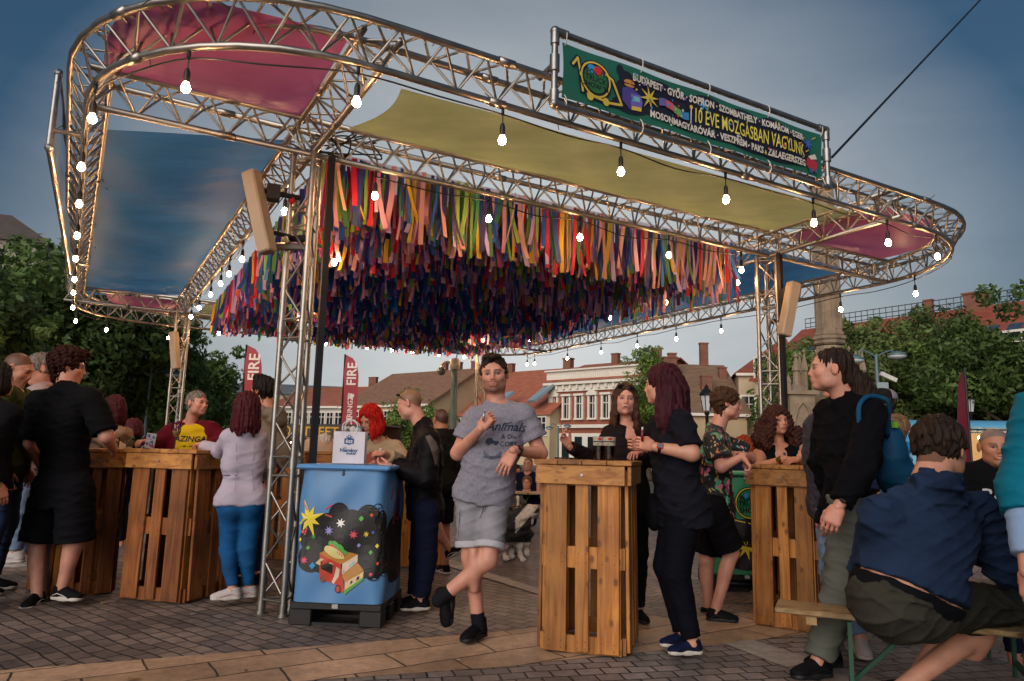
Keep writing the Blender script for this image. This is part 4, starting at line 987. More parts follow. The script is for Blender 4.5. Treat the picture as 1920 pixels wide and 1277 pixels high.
a.text(LX(126), V_(144), 'FOOD', .06, INK, bold=.03); a.text(LX(126), V_(114), 'TRUCK', .06, INK, bold=.03); a.text(LX(126), V_(82), "SHOW 'N", .055, INK, bold=.03)
a.disc(LX(105), V_(38), .03, GOLD); a.disc(LX(165), V_(38), .03, GOLD)
BX = lambda q: U(262) + Ur(q - 262) * .9
a.poly([(BX(228), V_(130)), (BX(258), V_(150)), (BX(300), V_(120)), (BX(298), V_(60)), (BX(262), V_(40)), (BX(230), V_(75))], '4a3f86'); a.poly([(BX(262), V_(118)), (BX(300), V_(120)), (BX(310), V_(90)), (BX(306), V_(48)), (BX(266), V_(40))], '6a5fb0')
a.poly([(BX(268), V_(108)), (BX(296), V_(110)), (BX(300), V_(88)), (BX(268), V_(84))], '6fb3c4'); a.poly([(BX(268), V_(60)), (BX(306), V_(64)), (BX(306), V_(46)), (BX(268), V_(42))], 'd3b54a')
a.disc(BX(255), V_(164), Ur(19), 'c78a4a', V_(13)); a.poly([(BX(235), V_(160)), (BX(275), V_(160)), (BX(275), V_(151)), (BX(235), V_(151))], '5a2a1c'); a.disc(BX(255), V_(149), Ur(18), 'c78a4a', V_(6))
a.star(U(334), V_(124), .1, GOLD, 8, .3, .2); a.star(U(545), V_(188), .06, '3a8fc4', 7, .4); a.star(U(945), V_(172), .075, '3c5fae', 8, .3)
for p in ((U(905), V_(150)), (U(918), V_(185)), (U(960), V_(205)), (U(932), V_(120))): a.line([p, (p[0] + .04, p[1] + V_(14))], .008, GOLD)
for k, c in enumerate(('6a5fa0', 'd0586a', '6f9a5a', '3a7fb0')):
    x0 = 372 + k * 30; P = [(U(x0 + 30 * i / 6), V_(104 + 10 * math.sin((k * 6 + i) / 4.2) - k * 4)) for i in range(7)]
    a.poly(P + [(x, y + V_(38)) for x, y in reversed(P)], c)
a.line([(U(498), V_(74)), (U(500), V_(150))], .01, CREAM); a.disc(U(500), V_(156), .016, GOLD)
a.text(U(600), V_(180), 'BUDAPEST \u00b7 GY\u0150R \u00b7 SOPRON \u00b7 SZOMBATHELY \u00b7 KOM\u00c1ROM \u00b7 EGER', .078, CREAM, bold=.035, fit=(U(268), U(925)))
a.text(U(720), V_(88), '10 \u00c9VE MOZG\u00c1SBAN VAGYUNK', .165, 'e0cf5c', bold=.008, fit=(U(515), U(925)))
a.text(U(630), V_(34), 'MOSONMAGYAR\u00d3V\u00c1R \u00b7 VESZPR\u00c9M \u00b7 PAKS \u00b7 ZALAEGERSZEG', .078, CREAM, bold=.035, fit=(U(335), U(925)))
EX = lambda q: U(952) + Ur(q - 952)
a.poly([(EX(925), V_(80)), (EX(950), V_(105)), (EX(985), V_(80)), (EX(980), V_(30)), (EX(945), V_(15)), (EX(920), V_(45))], 'b03040'); a.poly([(EX(935), V_(98)), (EX(975), V_(125)), (EX(985), V_(100)), (EX(950), V_(85))], 'd9cfc4'); a.disc(EX(943), V_(20), Ur(9), '2a5d94'); a.disc(EX(975), V_(30), Ur(9), '2a5d94')
rg = random.Random(3)
for k in range(60):
    x, y = rg.uniform(250, 915), rg.uniform(15, 215); c = rg.choice(('d3b54a', 'c0504a', '3a8fc4', '7a5fae', 'd9cfc4', '6f9a5a')); a.disc(U(x), V_(y), rg.uniform(.006, .014), c, n=6)
a.build('print', bc)
# a second frame seen end-on at the far left of the ring
b2 = empty('banner', W(-OL - TW - .13, 2.2, HL), 'banner frame seen edge on outside the left side of the ring', 'banner')
m = MB(); vA, vB = .75, 5.6; uo = -OL - TW - .13
for a_, b_ in (((vA, .42), (vB, .42)), ((vA, -.2), (vB, -.2)), ((vA, .42), (vA, -.2)), ((vB, .42), (vB, -.2))): m.tube([W(uo, a_[0], HL + .1 + a_[1]), W(uo, b_[0], HL + .1 + b_[1])], .026, 10)
for v in (vA, vB): m.tube([W(uo, v, HL + .05), W(uo + .2, v, HL + .05)], .02, 8); m.ball(W(uo, v, HL + .52), .036, 8, 6); m.ball(W(uo, v, HL - .1), .036, 8, 6)
m.build('pipe_frame', M_galv, b2, smooth=True, angle=40)
m = MB(); m.grid(lambda i, j: W(uo + .01 * math.sin(i * 20), vA + .06 + (vB - vA - .12) * i, HL - .05 + .53 * j), 30, 6); m.build('banner_cloth', mat('banner_blue', '6f93b8', .5, trans=.2), b2, smooth=True)
# steel wire from the frame to a mast outside the picture
m = MB(); p0, p1 = gz(1560, 295, HL + .42), at(1838, 0, 9.5); p1 = p0 + (p1 - p0) * 1.6; m.tube([p0, p1], .012, 6); tag(m.build('guy_wire', M_dark, None, org=p0), 'thick dark wire running up to the right from the banner frame', 'wire')

# ------------------------------------------------------------------ long heater / speaker boxes
M_box = mat('grey_speaker_paint', 'a08f7c', .45, var=.06)
def column_box(pt, pb, Y, w, label, side, mount):
    a_, b_ = at(*pt, Y), at(*pb, Y); r = empty('column_speaker', b_, label, 'speaker', 'slim speakers on the truss towers')
    d = (b_ - a_); ln_ = np.linalg.norm(d); d /= ln_; fr = np.array([-side * .35, -1, .0]); x = np.cross(d, fr); x /= np.linalg.norm(x); fr = np.cross(x, d)
    m = MB(); m.box((a_ + b_) / 2, (w, ln_, .11), mtx=np.stack([x, d, fr], 1), bev=.012); m.build('body', M_box, r)
    m = MB(); m.box((a_ + b_) / 2 + fr * -.0575, (w * .86, ln_ * .97, .008), mtx=np.stack([x, d, fr], 1)); m.build('grille', mat('speaker_grille', 'a8967f', .6), r)
    q = a_ + d * ln_ * .22; m = MB(); m.tube([q, np.array(mount)], .022, 8); m.box(q * .6 + np.array(mount) * .4, (.1, .1, .12), rz=.4); m.build('bracket', M_dark, r); m = MB(); q = a_ + d * ln_ * .72; mo_ = np.array(mount) - [0, 0, ln_ * .5]; m.tube([q, mo_], .018, 8); m.tube([mo_ + [-.06, 0, 0], mo_ + [.08, 0, 0]], .03, 8); m.build('bracket', M_dark, r)
column_box((470, 322), (501, 474), 5.3, .115, 'slim pale speaker tilted beside the near left truss tower', 1, (fA[0] - .05, fA[1], 3.2))
column_box((1489, 530), (1470, 630), 7.9, .13, 'slim pale speaker tilted beside the right truss tower', -1, (PB[0] + .05, PB[1], 3.1))
column_box((325, 622), (330, 692), 12.3, .13, 'slim pale speaker beside the far left truss tower', 1, (PC[0] - .1, PC[1], 3.0))
# ================================================================== pallet wood tables
M_wood = wood_mat('larch_wood', '8a5020', 'b67a3a')
M_woodh = wood_mat('larch_wood_flat', '824f24', 'b07a40', axis=0)
M_plug = mat('steel_screw', '8a8a88', .35, metal=.9)
M_nail = mat('nail_iron', '2a2522', .5, metal=.6, var=.1)
M_inner = mat('shaded_inner_wood', '4a2412', .8, var=.2)
NAIL = MB()
def pallet_face(m, o, d, n_, w, h, lean=0.0):
    """one pallet side standing on end: slats run upwards"""
    P = lambda u, v, z: o + d * u + n_ * (v + lean * (1 - z / h)) + np.array([0, 0, z])
    rg_ = random.Random(int(o[0] * 1000)); ws = [.27, .17, .27]; gap = (1 - sum(ws)) / 4
    for z, hh in ((.06, .1), (h * .505, .13), (h - .065, .12)): m.beam(P(.005, -.018, z), P(w - .005, -.018, z), .022, hh)
    u = gap * .5
    for i, k in enumerate(ws):
        jit = rg_.uniform(-.004, .004); u0 = u * w; u1 = (u + k) * w; a, b = P((u0 + u1) / 2 + jit, .005, .012 + rg_.uniform(0, .012)), P((u0 + u1) / 2 - jit, .005, h - .02)
        m.beam(a, b, (u1 - u0), .022, up=n_, bev=.003)
        for z in (.04, .08, h * .5 - .025, h * .5 + .03, h - .085, h - .045):
            for s_ in (.22, .78): NAIL.tube([P(u0 + (u1 - u0) * s_, .0155, z), P(u0 + (u1 - u0) * s_, .0172, z)], .0034, 6)
        u += k + gap * 1.5
M_wood2 = wood_mat('dark_larch_wood', '66361a', '8f5629')  # darker, redder larch for the two left tables
def table(name, fl, fr, depth, h, label, group, wd=M_wood, top=(.0, .0), lean=.0, board=.03, cups=None):
    global NAIL
    a, b = np.array([*fl[:2], 0.]), np.array([*fr[:2], 0.]); d = (b - a); w = np.linalg.norm(d); d /= w; n_ = np.array([d[1], -d[0], 0.]); bk = -n_
    root = empty(name, (a + b) / 2 + bk * depth / 2, label, 'bar table', group); hh = h - board
    sides = [(a, d, n_, w), (b, bk, d, depth), (b + bk * depth, -d, bk, w), (a + bk * depth, -bk, -d, depth)]
    for o, dd, nn, ww in sides:
        m = MB(); pallet_face(m, o + dd * .015, dd, nn, ww - .03, hh - .005, lean); pw = m.build('pallet', wd, root); NAIL.build('nail_head', M_nail, pw); NAIL = MB()
    m = MB(); 
    for o, dd, nn, ww in sides: m.box(o + dd * .035 - nn * .055 + [0, 0, hh / 2], (.06, .06, hh - .02), rz=math.atan2(dd[1], dd[0]))
    m.build('post', M_wood, root)
    m = MB(); c = (a + b) / 2 + bk * depth / 2; rz = math.atan2(d[1], d[0])
    ex = .028; up_ = np.array([0, 0, hh - .062])
    for o, dd, nn, ww in sides: m.beam(o - dd * ex * (1) + nn * .032 + up_, o + dd * (ww + ex * .2) + nn * .032 + up_, .024, .118, bev=.003)
    m.build('apron', M_woodh, root)
    m = MB(); k = 4; W2, D2 = w + .1, depth + .1
    for i in range(k): m.box(c + d * (W2 * ((i + .5) / k - .5)) + [0, 0, h - board / 2], (W2 / k - .003, D2, board), rz=rz, bev=.004)
    m.build('tabletop', M_wood if False else M_woodh, root)
    m = MB(); 
    for u in (.5,): q = a + d * w * u + n_ * .044 + up_; m.tube([q, q + n_ * .006], .009, 10)
    m.build('bolt', M_plug, root)
    return root, c, d, bk, h
g1 = 'bar tables made of upended wooden pallets'
T1 = table('pallet_table', gz(1012, 1220), gz(1172, 1236), .56, 1.175, 'nearest pallet table, at which the man in the grey t-shirt leans', g1, lean=.012)
T2 = table('pallet_table', gz(1416, 1172), gz(1540, 1192), .56, 1.165, 'pallet table in front of the curly haired woman', g1, lean=.01)
T3 = table('pallet_table', gz(222, 1123), gz(341, 1134), .6, 1.175, 'pallet table whose corner points at the camera, left of the woman in blue jeans', g1, M_wood2, lean=.012)
T4 = table('pallet_table', gz(95, 1126), gz(212, 1112), .6, 1.165, 'pallet table behind the bare legs of the man in black shorts', g1, M_wood2, lean=.012)
T5 = table('pallet_table', gz(400, 1108), gz(425, 1095) * .0 + (gz(400, 1108) + np.array([.35, .45, 0])), .5, 1.17, 'pallet table half hidden by the woman in blue jeans', g1) if False else None
T6 = table('pallet_table', at(455, 1000, 8.0) * [1, 1, 0], at(556, 1000, 8.0) * [1, 1, 0], .6, 1.17, 'pallet table seen through the near left truss tower', g1)
T7 = table('pallet_table', at(560, 1000, 8.1) * [1, 1, 0], at(664, 1000, 8.2) * [1, 1, 0], .6, 1.17, 'pallet table behind the blue print wrapped container', g1)
T8 = table('pallet_table', at(735, 1000, 7.6) * [1, 1, 0], at(838, 1000, 7.9) * [1, 1, 0], .6, 1.17, 'pallet table behind the man in the dark jacket', g1)

# ================================================================== print wrapped containers on pallets
M_tub = mat('black_plastic', '111113', .5, var=.1, bump=.001, bscale=80)
def tote(p_fl, p_fr, depth, h, col, label, art, bulge=.05, lip='4f86bd'):
    a, b = np.array([*p_fl[:2], 0.]), np.array([*p_fr[:2], 0.]); d = b - a; w = np.linalg.norm(d); d /= w; n_ = np.array([d[1], -d[0], 0.]); bk = -n_
    root = empty('container_counter', (a + b) / 2 + bk * depth / 2, label, 'counter', 'counters wrapped in printed cloth'); rz = math.atan2(d[1], d[0]); c = (a + b) / 2 + bk * depth / 2
    ph = .15; m = MB()
    for u in (-.5, 0, .5):
        for v in (-.5, 0, .5):
            if u == 0 and v == -.5: pass
            sx = .15 if u else .12; m.box(c + d * u * (w - .15) + bk * v * (depth - .13) + [0, 0, ph * .42], (sx, .13, ph * .84), rz=rz, bev=.008) if not (u == 0 and abs(v) == .5 and False) else None
    m.build('foot_block', M_tub, root) if False else None
    pal = MB()
    for u in (-.5, .5):
        for v in (-.5, 0, .5): pal.box(c + d * u * (w - .15) + bk * v * (depth - .13) + [0, 0, .055], (.16, .13, .11), rz=rz, bev=.008)
    pal.box(c + [0, 0, .13], (w, depth, .045), rz=rz, bev=.006)
    for v in (-.5, 0, .5): pal.box(c + bk * v * (depth - .13) + [0, 0, .012], (w - .3, .1, .02), rz=rz)
    pal.build('base_pallet', M_tub, root)
    # cloth skin: a rounded square sleeve, wider at the bottom, pulled taut with dents
    K = 96; r = .07; z0, z1 = .155, h - .035
    def sec(t, z):
        s = (z - z0) / (z1 - z0); W_ = w - .03 - .0 * s + (.03 * (1 - s)); D_ = depth - .03 + .03 * (1 - s)
        per = 2 * (W_ + D_); x = t * per
        seq = [(W_, d, -bk * D_ / 2), ]
        if x < W_: u, v = -W_ / 2 + x, -D_ / 2; nn = (0, -1); q = x / W_
        elif x < W_ + D_: u, v = W_ / 2, -D_ / 2 + (x - W_); nn = (1, 0); q = (x - W_) / D_
        elif x < 2 * W_ + D_: u, v = W_ / 2 - (x - W_ - D_), D_ / 2; nn = (0, 1); q = (x - W_ - D_) / W_
        else: u, v = -W_ / 2, D_ / 2 - (x - 2 * W_ - D_); nn = (-1, 0); q = (x - 2 * W_ - D_) / D_
        # rounded corners
        ex, ey = abs(u) - (W_ / 2 - r), abs(v) - (D_ / 2 - r)
        if ex > 0 and ey > 0:
            l = math.hypot(ex, ey) or 1e-6; u = math.copysign(W_ / 2 - r + r * ex / l, u); v = math.copysign(D_ / 2 - r + r * ey / l, v)
        bl = bulge * math.sin(math.pi * q) ** .8 * (.35 * math.sin(math.pi * s) - .25 * math.exp(-((s - .45) / .2) ** 2)) 
        bl += .010 * math.sin(q * 11 + s * 5) * math.sin(s * 3.1) + .008 * math.sin(s * 14 - q * 9) * math.sin(math.pi * q)
        u += nn[0] * bl; v += nn[1] * bl
        return c + d * u + bk * v + np.array([0, 0, z])
    m = MB(); m.grid(lambda i, j: sec(i % 1.0 if i < 1 else 0.0, z0 + (z1 - z0) * j), K, 26)
    sk = m.build('printed_cloth', mat('skin_' + col, col, .42, var=.06, vscale=3, bump=.001, bscale=20), root, smooth=True)
    m = MB(); m.box(c + [0, 0, h - .02], (w + .035, depth + .035, .035), rz=rz, bev=.012); m.build('rim', mat('rim_' + lip, lip, .45), root)
    m = MB(); q = sec(.125, z1 - .03); 
    for t in (w / 2 / (2 * (w + depth)),):
        q = sec(t, z1 - .03) + n_ * .006; m.tube([q, q + [0, 0, .06]], .006, 6); m.ball(q, .012, 8, 6)
    m.build('hook', M_plug, root)
    m = MB(); q = (a + b) / 2 + n_ * .004 + [0, 0, .135]; m.box(q, (.045, .02, .03), rz=rz, bev=.003); m.build('label_plate', mat('plate_grey', '9c9a94', .5), root)
    per = 2 * (w + depth)
    def F_(u, v, l=0, side=0):
        t = (u + (w if side else 0)) / per
        p = sec(t, z0 + v); e = sec(t + .002, z0 + v) - sec(t - .002, z0 + v); nn = np.cross(e, [0, 0, 1]); nn /= np.linalg.norm(nn)
        return p + nn * (l + .001)
    art(F_, w, z1 - z0, depth, sk)
    return root, c
def logo10(a, x, y, s, gold='c9b23c', ink='121420'):
    for c, w in ((ink, .05), (gold, .02)):
        a.line([(x - .42 * s, y + .12 * s), (x - .3 * s, y + .3 * s), (x - .2 * s, y - .3 * s), (x + .1 * s, y - .36 * s), (x + .2 * s, y - .3 * s)], w * s, c); a.ring(x + .08 * s, y, .26 * s, w * s, c)
    a.text(x + .08 * s, y + .04 * s, 'FOOD', .13 * s, ink, bold=.03); a.text(x + .08 * s, y - .06 * s, 'TRUCK', .13 * s, ink, bold=.03); a.text(x + .08 * s, y - .17 * s, 'SHOW', .13 * s, ink, bold=.03)
    a.disc(x + .02 * s, y + .13 * s, .05 * s, '2f8fc4', n=12); a.disc(x + .12 * s, y + .14 * s, .05 * s, 'b52a2a', n=12)
def art_blue(F_, w, h, dep, par):
    a = Art(F_, .0012); X = lambda x: x * w; Y = lambda y: y * h
    K = '0e0e10'
    for (x, y, r, ry) in ((.5, .47, .46, .17), (.48, .64, .12, .11), (.30, .6, .14, .06), (.66, .6, .1, .06), (.82, .63, .15, .11), (.93, .66, .09, .09), (.2, .55, .16, .08), (.14, .42, .13, .13), (.2, .33, .16, .11), (.4, .36, .3, .15), (.66, .38, .3, .16), (.86, .42, .16, .17), (.9, .28, .12, .11), (.78, .28, .16, .09), (.52, .32, .3, .12), (.97, .5, .1, .16), (1.04, .42, .14, .15), (1.05, .3, .12, .1), (1.0, .6, .1, .1), (.62, .55, .22, .15), (.38, .54, .22, .13), (.76, .5, .2, .14)):
        a.disc(X(x), Y(y), X(r), K, Y(ry), 26, sub=.09)
    for i in range(5): a.poly([(X(.12 + .035 * i), Y(.25)), (X(.1 + .035 * i), Y(.3 - .01 * (i % 2))), (X(.15 + .03 * i), Y(.25))], K)
    a.star(X(.135), Y(.62), X(.2), 'd9c63a', 8, .34, .35, [1, .75, 1.1, .7])
    for p, q in (((.33, .7), (.4, .73)), ((.05, .75), (.1, .69)), ((.4, .64), (.33, .655)), ((.1, .5), (.12, .55))): a.line([(X(p[0]), Y(p[1])), (X(q[0]), Y(q[1]))], .009, 'cc4560')
    for (x, y, r, c, n) in ((.51, .595, .055, 'e4e0dc', 7), (.38, .535, .055, '8b86c8', 8), (.66, .51, .05, 'cf4a5a', 7), (.8, .515, .035, 'd9b43a', 6), (.2, .485, .03, '3f8a3f', 6), (.12, .31, .045, 'cf4a6a', 7)): a.star(X(x), Y(y), X(r), c, n, .42, r * 9)
    for (x, y, c, rr) in ((.05, .46, 'd9c63a', .022), (.15, .4, '5aa04a', .024), (.74, .63, '5aa04a', .03), (.86, .66, 'c9502c', .022), (.72, .43, '8b86c8', .022), (.93, .43, 'd9c63a', .024), (.86, .38, '5aa04a', .026), (.94, .3, 'c9502c', .02), (.87, .22, 'cf4a5a', .022), (.22, .27, '2f8fc4', .035), (.02, .34, '3a3a8c', .018), (.08, .52, 'c9502c', .022), (.88, .53, '2f6fb4', .018)):
        a.poly([(X(x - rr), Y(y)), (X(x), Y(y + rr * .8)), (X(x + rr), Y(y + .004)), (X(x), Y(y - rr * .7))], c)
    # food truck with a taco on the roof, seen from above
    def S(x, y): return (X(.29 + (x - 385) / 640 * .97), Y(.07 + (975 - y) / 640 * .66))
    pl = lambda pts, c: a.poly([S(*p) for p in pts], c)
    pl([(575, 945), (590, 975), (720, 865), (715, 840)], '4f9a45')
    pl([(388, 690), (550, 762), (590, 945), (575, 965), (520, 910), (395, 870), (388, 690)], 'b03a2c')
    pl([(385, 690), (480, 640), (665, 690), (550, 762)], 'b07a30'); pl([(560, 758), (665, 690), (668, 740), (562, 840)], 'c8b8a2'); pl([(572, 770), (655, 712), (658, 735), (570, 825)], '4f9fb4')
    pl([(562, 840), (668, 745), (718, 800), (590, 890)], 'a8742e'); pl([(590, 890), (718, 805), (716, 850), (590, 945)], 'c8b08c'); pl([(630, 880), (690, 838), (690, 862), (630, 900)], '15120f')
    pl([(598, 925), (612, 895), (622, 915)], 'd9c63a'); pl([(692, 850), (704, 815), (712, 838)], 'd9c63a')
    pl([(398, 745), (492, 765), (490, 836), (405, 800)], '140d0a'); pl([(360, 760), (400, 722), (496, 762), (462, 805)], 'c8ab86')
    pl([(520, 780), (545, 800), (540, 850), (505, 905), (488, 895), (505, 850)], 'cbb79c')
    a.disc(*S(418, 872), X(.028), '8c4a2c', Y(.024)); a.disc(*S(540, 938), X(.033), '1a1210', Y(.03)); a.disc(*S(541, 938), X(.022), 'b03a2c', Y(.022))
    for i in range(9): q = i / 8; a.disc(*S(470 + 105 * q, 612 + 70 * q * q + 6 * math.sin(i * 2)), X(.028), ('4f9a45', '5aa84f')[i % 2], n=10)
    for i in range(7): q = i / 6; a.disc(*S(478 + 85 * q, 632 + 62 * q), X(.02), 'c9405a', n=10)
    P = [S(425 + 75 * (1 - math.cos(k / 12 * math.pi)) , 650 + 35 * (1 - math.cos(k / 12 * math.pi)) - 42 * math.sin(k / 12 * math.pi)) for k in range(13)] + [S(572 - 150 * k / 8, 722 - 60 * k / 8 + 22 * math.sin(k / 8 * math.pi)) for k in range(9)]
    a.poly(P, 'c9bf7e')
    a.build('print', par, .45)
    b = Art(lambda u, v, l: F_(u, v, l, 1), .0012)
    b.disc(dep * .5, h * .4, dep * .42, K, h * .26, sub=.08); b.disc(dep * .5, h * .25, dep * .36, K, h * .14, sub=.08); logo10(b, dep * .5, h * .72, .42, 'cf4a5a', '15153a')
    b.build('print', par, .45)
tote(gz(541, 1172), gz(713, 1179), .64, 1.10, '4f7fae', 'blue container wrapped in a food truck print on a black plastic pallet', art_blue)
def art_green(F_, w, h, dep, par):
    a = Art(F_, .0012); a.disc(w * .5, h * .3, w * .46, '0e0e10', h * .26, sub=.08); a.disc(w * .75, h * .4, w * .25, '0e0e10', h * .16, sub=.08); a.star(w * .5, h * .28, w * .2, 'd9c63a', 8, .36, .2)
    for p, q in (((.3, .42), (.36, .36)), ((.28, .12), (.34, .17)), ((.62, .1), (.6, .16)), ((.75, .36), (.68, .33))): a.line([(w * p[0], h * p[1]), (w * q[0], h * q[1])], .01, 'cc4560')
    logo10(a, w * .5, h * .72, .52); a.build('print', par, .45)
tote(gz(1338, 1109), gz(1466, 1113), .64, 1.08, '2c7a55', 'green container wrapped in a yellow star print behind the floral shirt man', art_green, lip='3b8a63')

# ================================================================== beer benches and table
M_old = wood_mat('old_bench_wood', '8a6a45', 'b39468', axis=0)
M_gsteel = mat('green_steel', '14402c', .45, metal=.3)
def bench(a, b, w, h, label, name='bench', cat='bench', legs=(.12, .88)):
    a, b = np.array([*a[:2], 0.]), np.array([*b[:2], 0.]); d = b - a; L_ = np.linalg.norm(d); d /= L_; n_ = np.array([-d[1], d[0], 0.]); r = empty(name, (a + b) / 2, label, cat, 'folding beer garden benches' if name == 'bench' else None); c = (a + b) / 2
    m = MB(); k = 1 if w < .3 else 3
    for i in range(k): m.box(c + n_ * (w * ((i + .5) / k - .5)) + [0, 0, h - .014], (L_, w / k - .004, .028), rz=math.atan2(d[1], d[0]), bev=.006)
    m.build('seat' if name == 'bench' else 'tabletop', M_old, r)
    for t in (.08, .92):
        m = MB(); m.beam(a + d * L_ * t - n_ * w * .42 + [0, 0, h - .05], a + d * L_ * t + n_ * w * .42 + [0, 0, h - .05], .05, .045); m.build('cleat', M_old, r)
    for t in legs:
        m = MB(); q = a + d * L_ * t
        for s in (-1, 1): m.beam(q + n_ * s * w * .36 + [0, 0, h - .04], q + n_ * s * w * .48, .035, .02, up=(d[0], d[1], 0))
        m.beam(q - n_ * w * .46 + [0, 0, .09], q + n_ * w * .46 + [0, 0, .09], .03, .02); m.beam(q + [0, 0, h * .22], q + d * (.3 if t < .5 else -.3) + [0, 0, h - .04], .025, .02); m.beam(q - n_ * w * .42 + [0, 0, h - .12], q + n_ * w * .42 + [0, 0, h * .3], .02, .014); m.build('leg', M_gsteel, r)
    return r
b0 = at(1462, 1132, 3.95)
dirb = np.array([.93, -.42, 0]); dirb /= np.linalg.norm(dirb)
B1a = np.array([b0[0], b0[1] + .05, 0])
bench(B1a, B1a + dirb * 2.2, .26, .45, 'near folding bench on which the man in the blue hoodie sits', legs=(.16, .84))
tb = at(1740, 1160, 4.2); bench(at(1790, 1100, 4.25) * [1, 1, 0], at(1790, 1100, 4.25) * [1, 1, 0] + dirb * 2.0, .5, .76, 'folding beer garden table in front of the man in the blue hoodie', 'beer_table', 'table', legs=(.15, .85))

# ================================================================== small things on the tables
M_glass = bpy.data.materials.new('clear_glass'); M_glass.use_nodes = True
def _thin(m, tint, refl):
    nt = m.node_tree; nt.nodes.clear(); n = nt.nodes.new; o = n('ShaderNodeOutputMaterial'); t = n('ShaderNodeBsdfTransparent'); t.inputs[0].default_value = (*tint, 1); g = n('ShaderNodeBsdfGlossy'); g.inputs['Roughness'].default_value = .06; f = n('ShaderNodeFresnel'); f.inputs[0].default_value = 1.22
    a = n('ShaderNodeMath'); a.operation = 'ADD'; a.inputs[1].default_value = refl; nt.links.new(f.outputs[0], a.inputs[0]); x = n('ShaderNodeMixShader'); nt.links.new(a.outputs[0], x.inputs[0]); nt.links.new(t.outputs[0], x.inputs[1]); nt.links.new(g.outputs[0], x.inputs[2]); nt.links.new(x.outputs[0], o.inputs[0])
_thin(M_glass, (.96, .97, .97), .04)
M_cup = bpy.data.materials.new('clear_cup'); M_cup.use_nodes = True; _thin(M_cup, (.9, .89, .86), .1)
M_pcup = mat('cup_plastic', 'b9b2a2', .25, trans=.3, var=.05)
M_cola = mat('dark_drink', '140805', .1, var=0)
M_wine = mat('pale_wine', 'cdb98c', .1, trans=.5, var=0)
def top_at(px, T, dv=0):
    """point on a table top seen in photo column px, dv metres behind the table centre"""
    _, c, d, bk, h = T; q = c + bk * dv
    best = min((abs(proj(q + d * u + [0, 0, h])[0] - px), u) for u in np.linspace(-.8, .8, 321)); p = q + d * best[1]; return np.array([p[0], p[1], h + .0015])
def beer(px, T, dv, label, hh=.155):
    p = top_at(px, T, dv); r = empty('drink_cup', p, label, 'cup', 'cups of dark drink on the near table')
    m = MB(); m.lathe(p, [(.031, 0), (.034, .03), (.038, hh * .62), (.0385, hh * .62)], 18); m.build('drink', M_cola, r, smooth=True, angle=40)
    m = MB(); m.lathe(p, [(.0312, .002), (.0345, .03), (.042, hh)], 20); m.lathe(p, [(.042, hh), (.0435, hh), (.0435, hh - .005), (.0418, hh - .005)], 20); cu = m.build('cup', M_cup, r, smooth=True, angle=40)
    a = Art(lambda u, v, l: p + np.array([(.0345 + .0075 * v / hh + l + .0012) * math.sin(u / .04), -(.0345 + .0075 * v / hh + l + .0012) * math.cos(u / .04), v]), .0006)
    a.poly([(-.055, hh * .62), (.055, hh * .62), (.055, hh * .99), (-.055, hh * .99)], 'a39a86', sub=.01); a.disc(0, hh * .9, .014, 'b02428', .01, sub=.01); a.poly([(-.05, hh * .76), (.05, hh * .76), (.05, hh * .81), (-.05, hh * .81)], '23304a', sub=.01); a.poly([(-.035, hh * .66), (-.01, hh * .7), (0, hh * .68), (-.01, hh * .665)], '1b1a18', sub=.01); a.build('print', cu)
    return r
beer(1123, T1, .02, 'left cup of dark drink on the near pallet table'); beer(1143, T1, -.02, 'right cup of dark drink on the near pallet table, beside the woman with the vape')
p = top_at(1062, T1, .05); m = MB(); m.box(p + [0, 0, .006], (.075, .15, .009), rz=.9, bev=.002); tag(m.build('phone', mat('phone_black', '0c0c0e', .15), None, org=p), 'black phone lying flat on the near pallet table', 'phone')
def wine(px, T, dv, label):
    p = top_at(px, T, dv); r = empty('wine_glass', p, label, 'wine glass')
    m = MB(); m.lathe(p, [(.036, 0), (.036, .002), (.006, .006), (.0045, .02), (.0045, .09), (.01, .1), (.032, .125), (.04, .15), (.038, .19), (.033, .225), (.0318, .225), (.0368, .19), (.0385, .15), (.03, .127), (.004, .104)], 20); m.build('glass', M_glass, r, smooth=True)
    m = MB(); m.lathe(p, [(.002, .105), (.0295, .128), (.037, .149), (.0368, .152), (0, .152)], 18); m.build('wine', M_wine, r, smooth=True)
wine(327, T3, .05, 'stemmed glass of pale wine on the corner table')
def tumbler(px, T, dv, label, drink, leafy=False):
    p = top_at(px, T, dv); r = empty('cocktail_glass', p, label, 'glass')
    m = MB(); m.lathe(p, [(.032, 0), (.034, .004), (.037, .1), (.0355, .1), (.0325, .006), (0, .006)], 18); m.build('glass', M_glass, r, smooth=True, angle=50)
    m = MB(); m.lathe(p, [(0, .007), (.032, .008), (.0345, .068), (0, .07)], 16); m.build('drink', drink, r, smooth=True, angle=50)
    if leafy:
        m = MB(); rg_ = random.Random(4)
        for k in range(9): q = p + [rg_.uniform(-.02, .02), rg_.uniform(-.02, .02), rg_.uniform(.05, .1)]; m.ball(q, .014, 6, 5, sc=(1, .5, .4)); 
        m.build('mint', mat('mint_green', '3f6b2a', .6), r)
tumbler(214, T4, .12, 'small tumbler of pale drink beside the man in black', M_wine); tumbler(236, T3, .2, 'tumbler with green mint leaves on the corner table', M_wine, True)
p = top_at(279, T3, .12); r = empty('photo_card', p, 'small upright card with a blue and red pattern on the corner table', 'card')
m = MB(); m.beam(p + [0, 0, .0], p + [.01, .01, .13], .085, .004, up=(0, 1, 0)); cc = m.build('card', mat('card_white', 'b9b4bc', .5), r)
a = Art(lambda u, v, l: p + np.array([u + v * .07, -.004 - l + v * .07, v]), .0006); rg = random.Random(9)
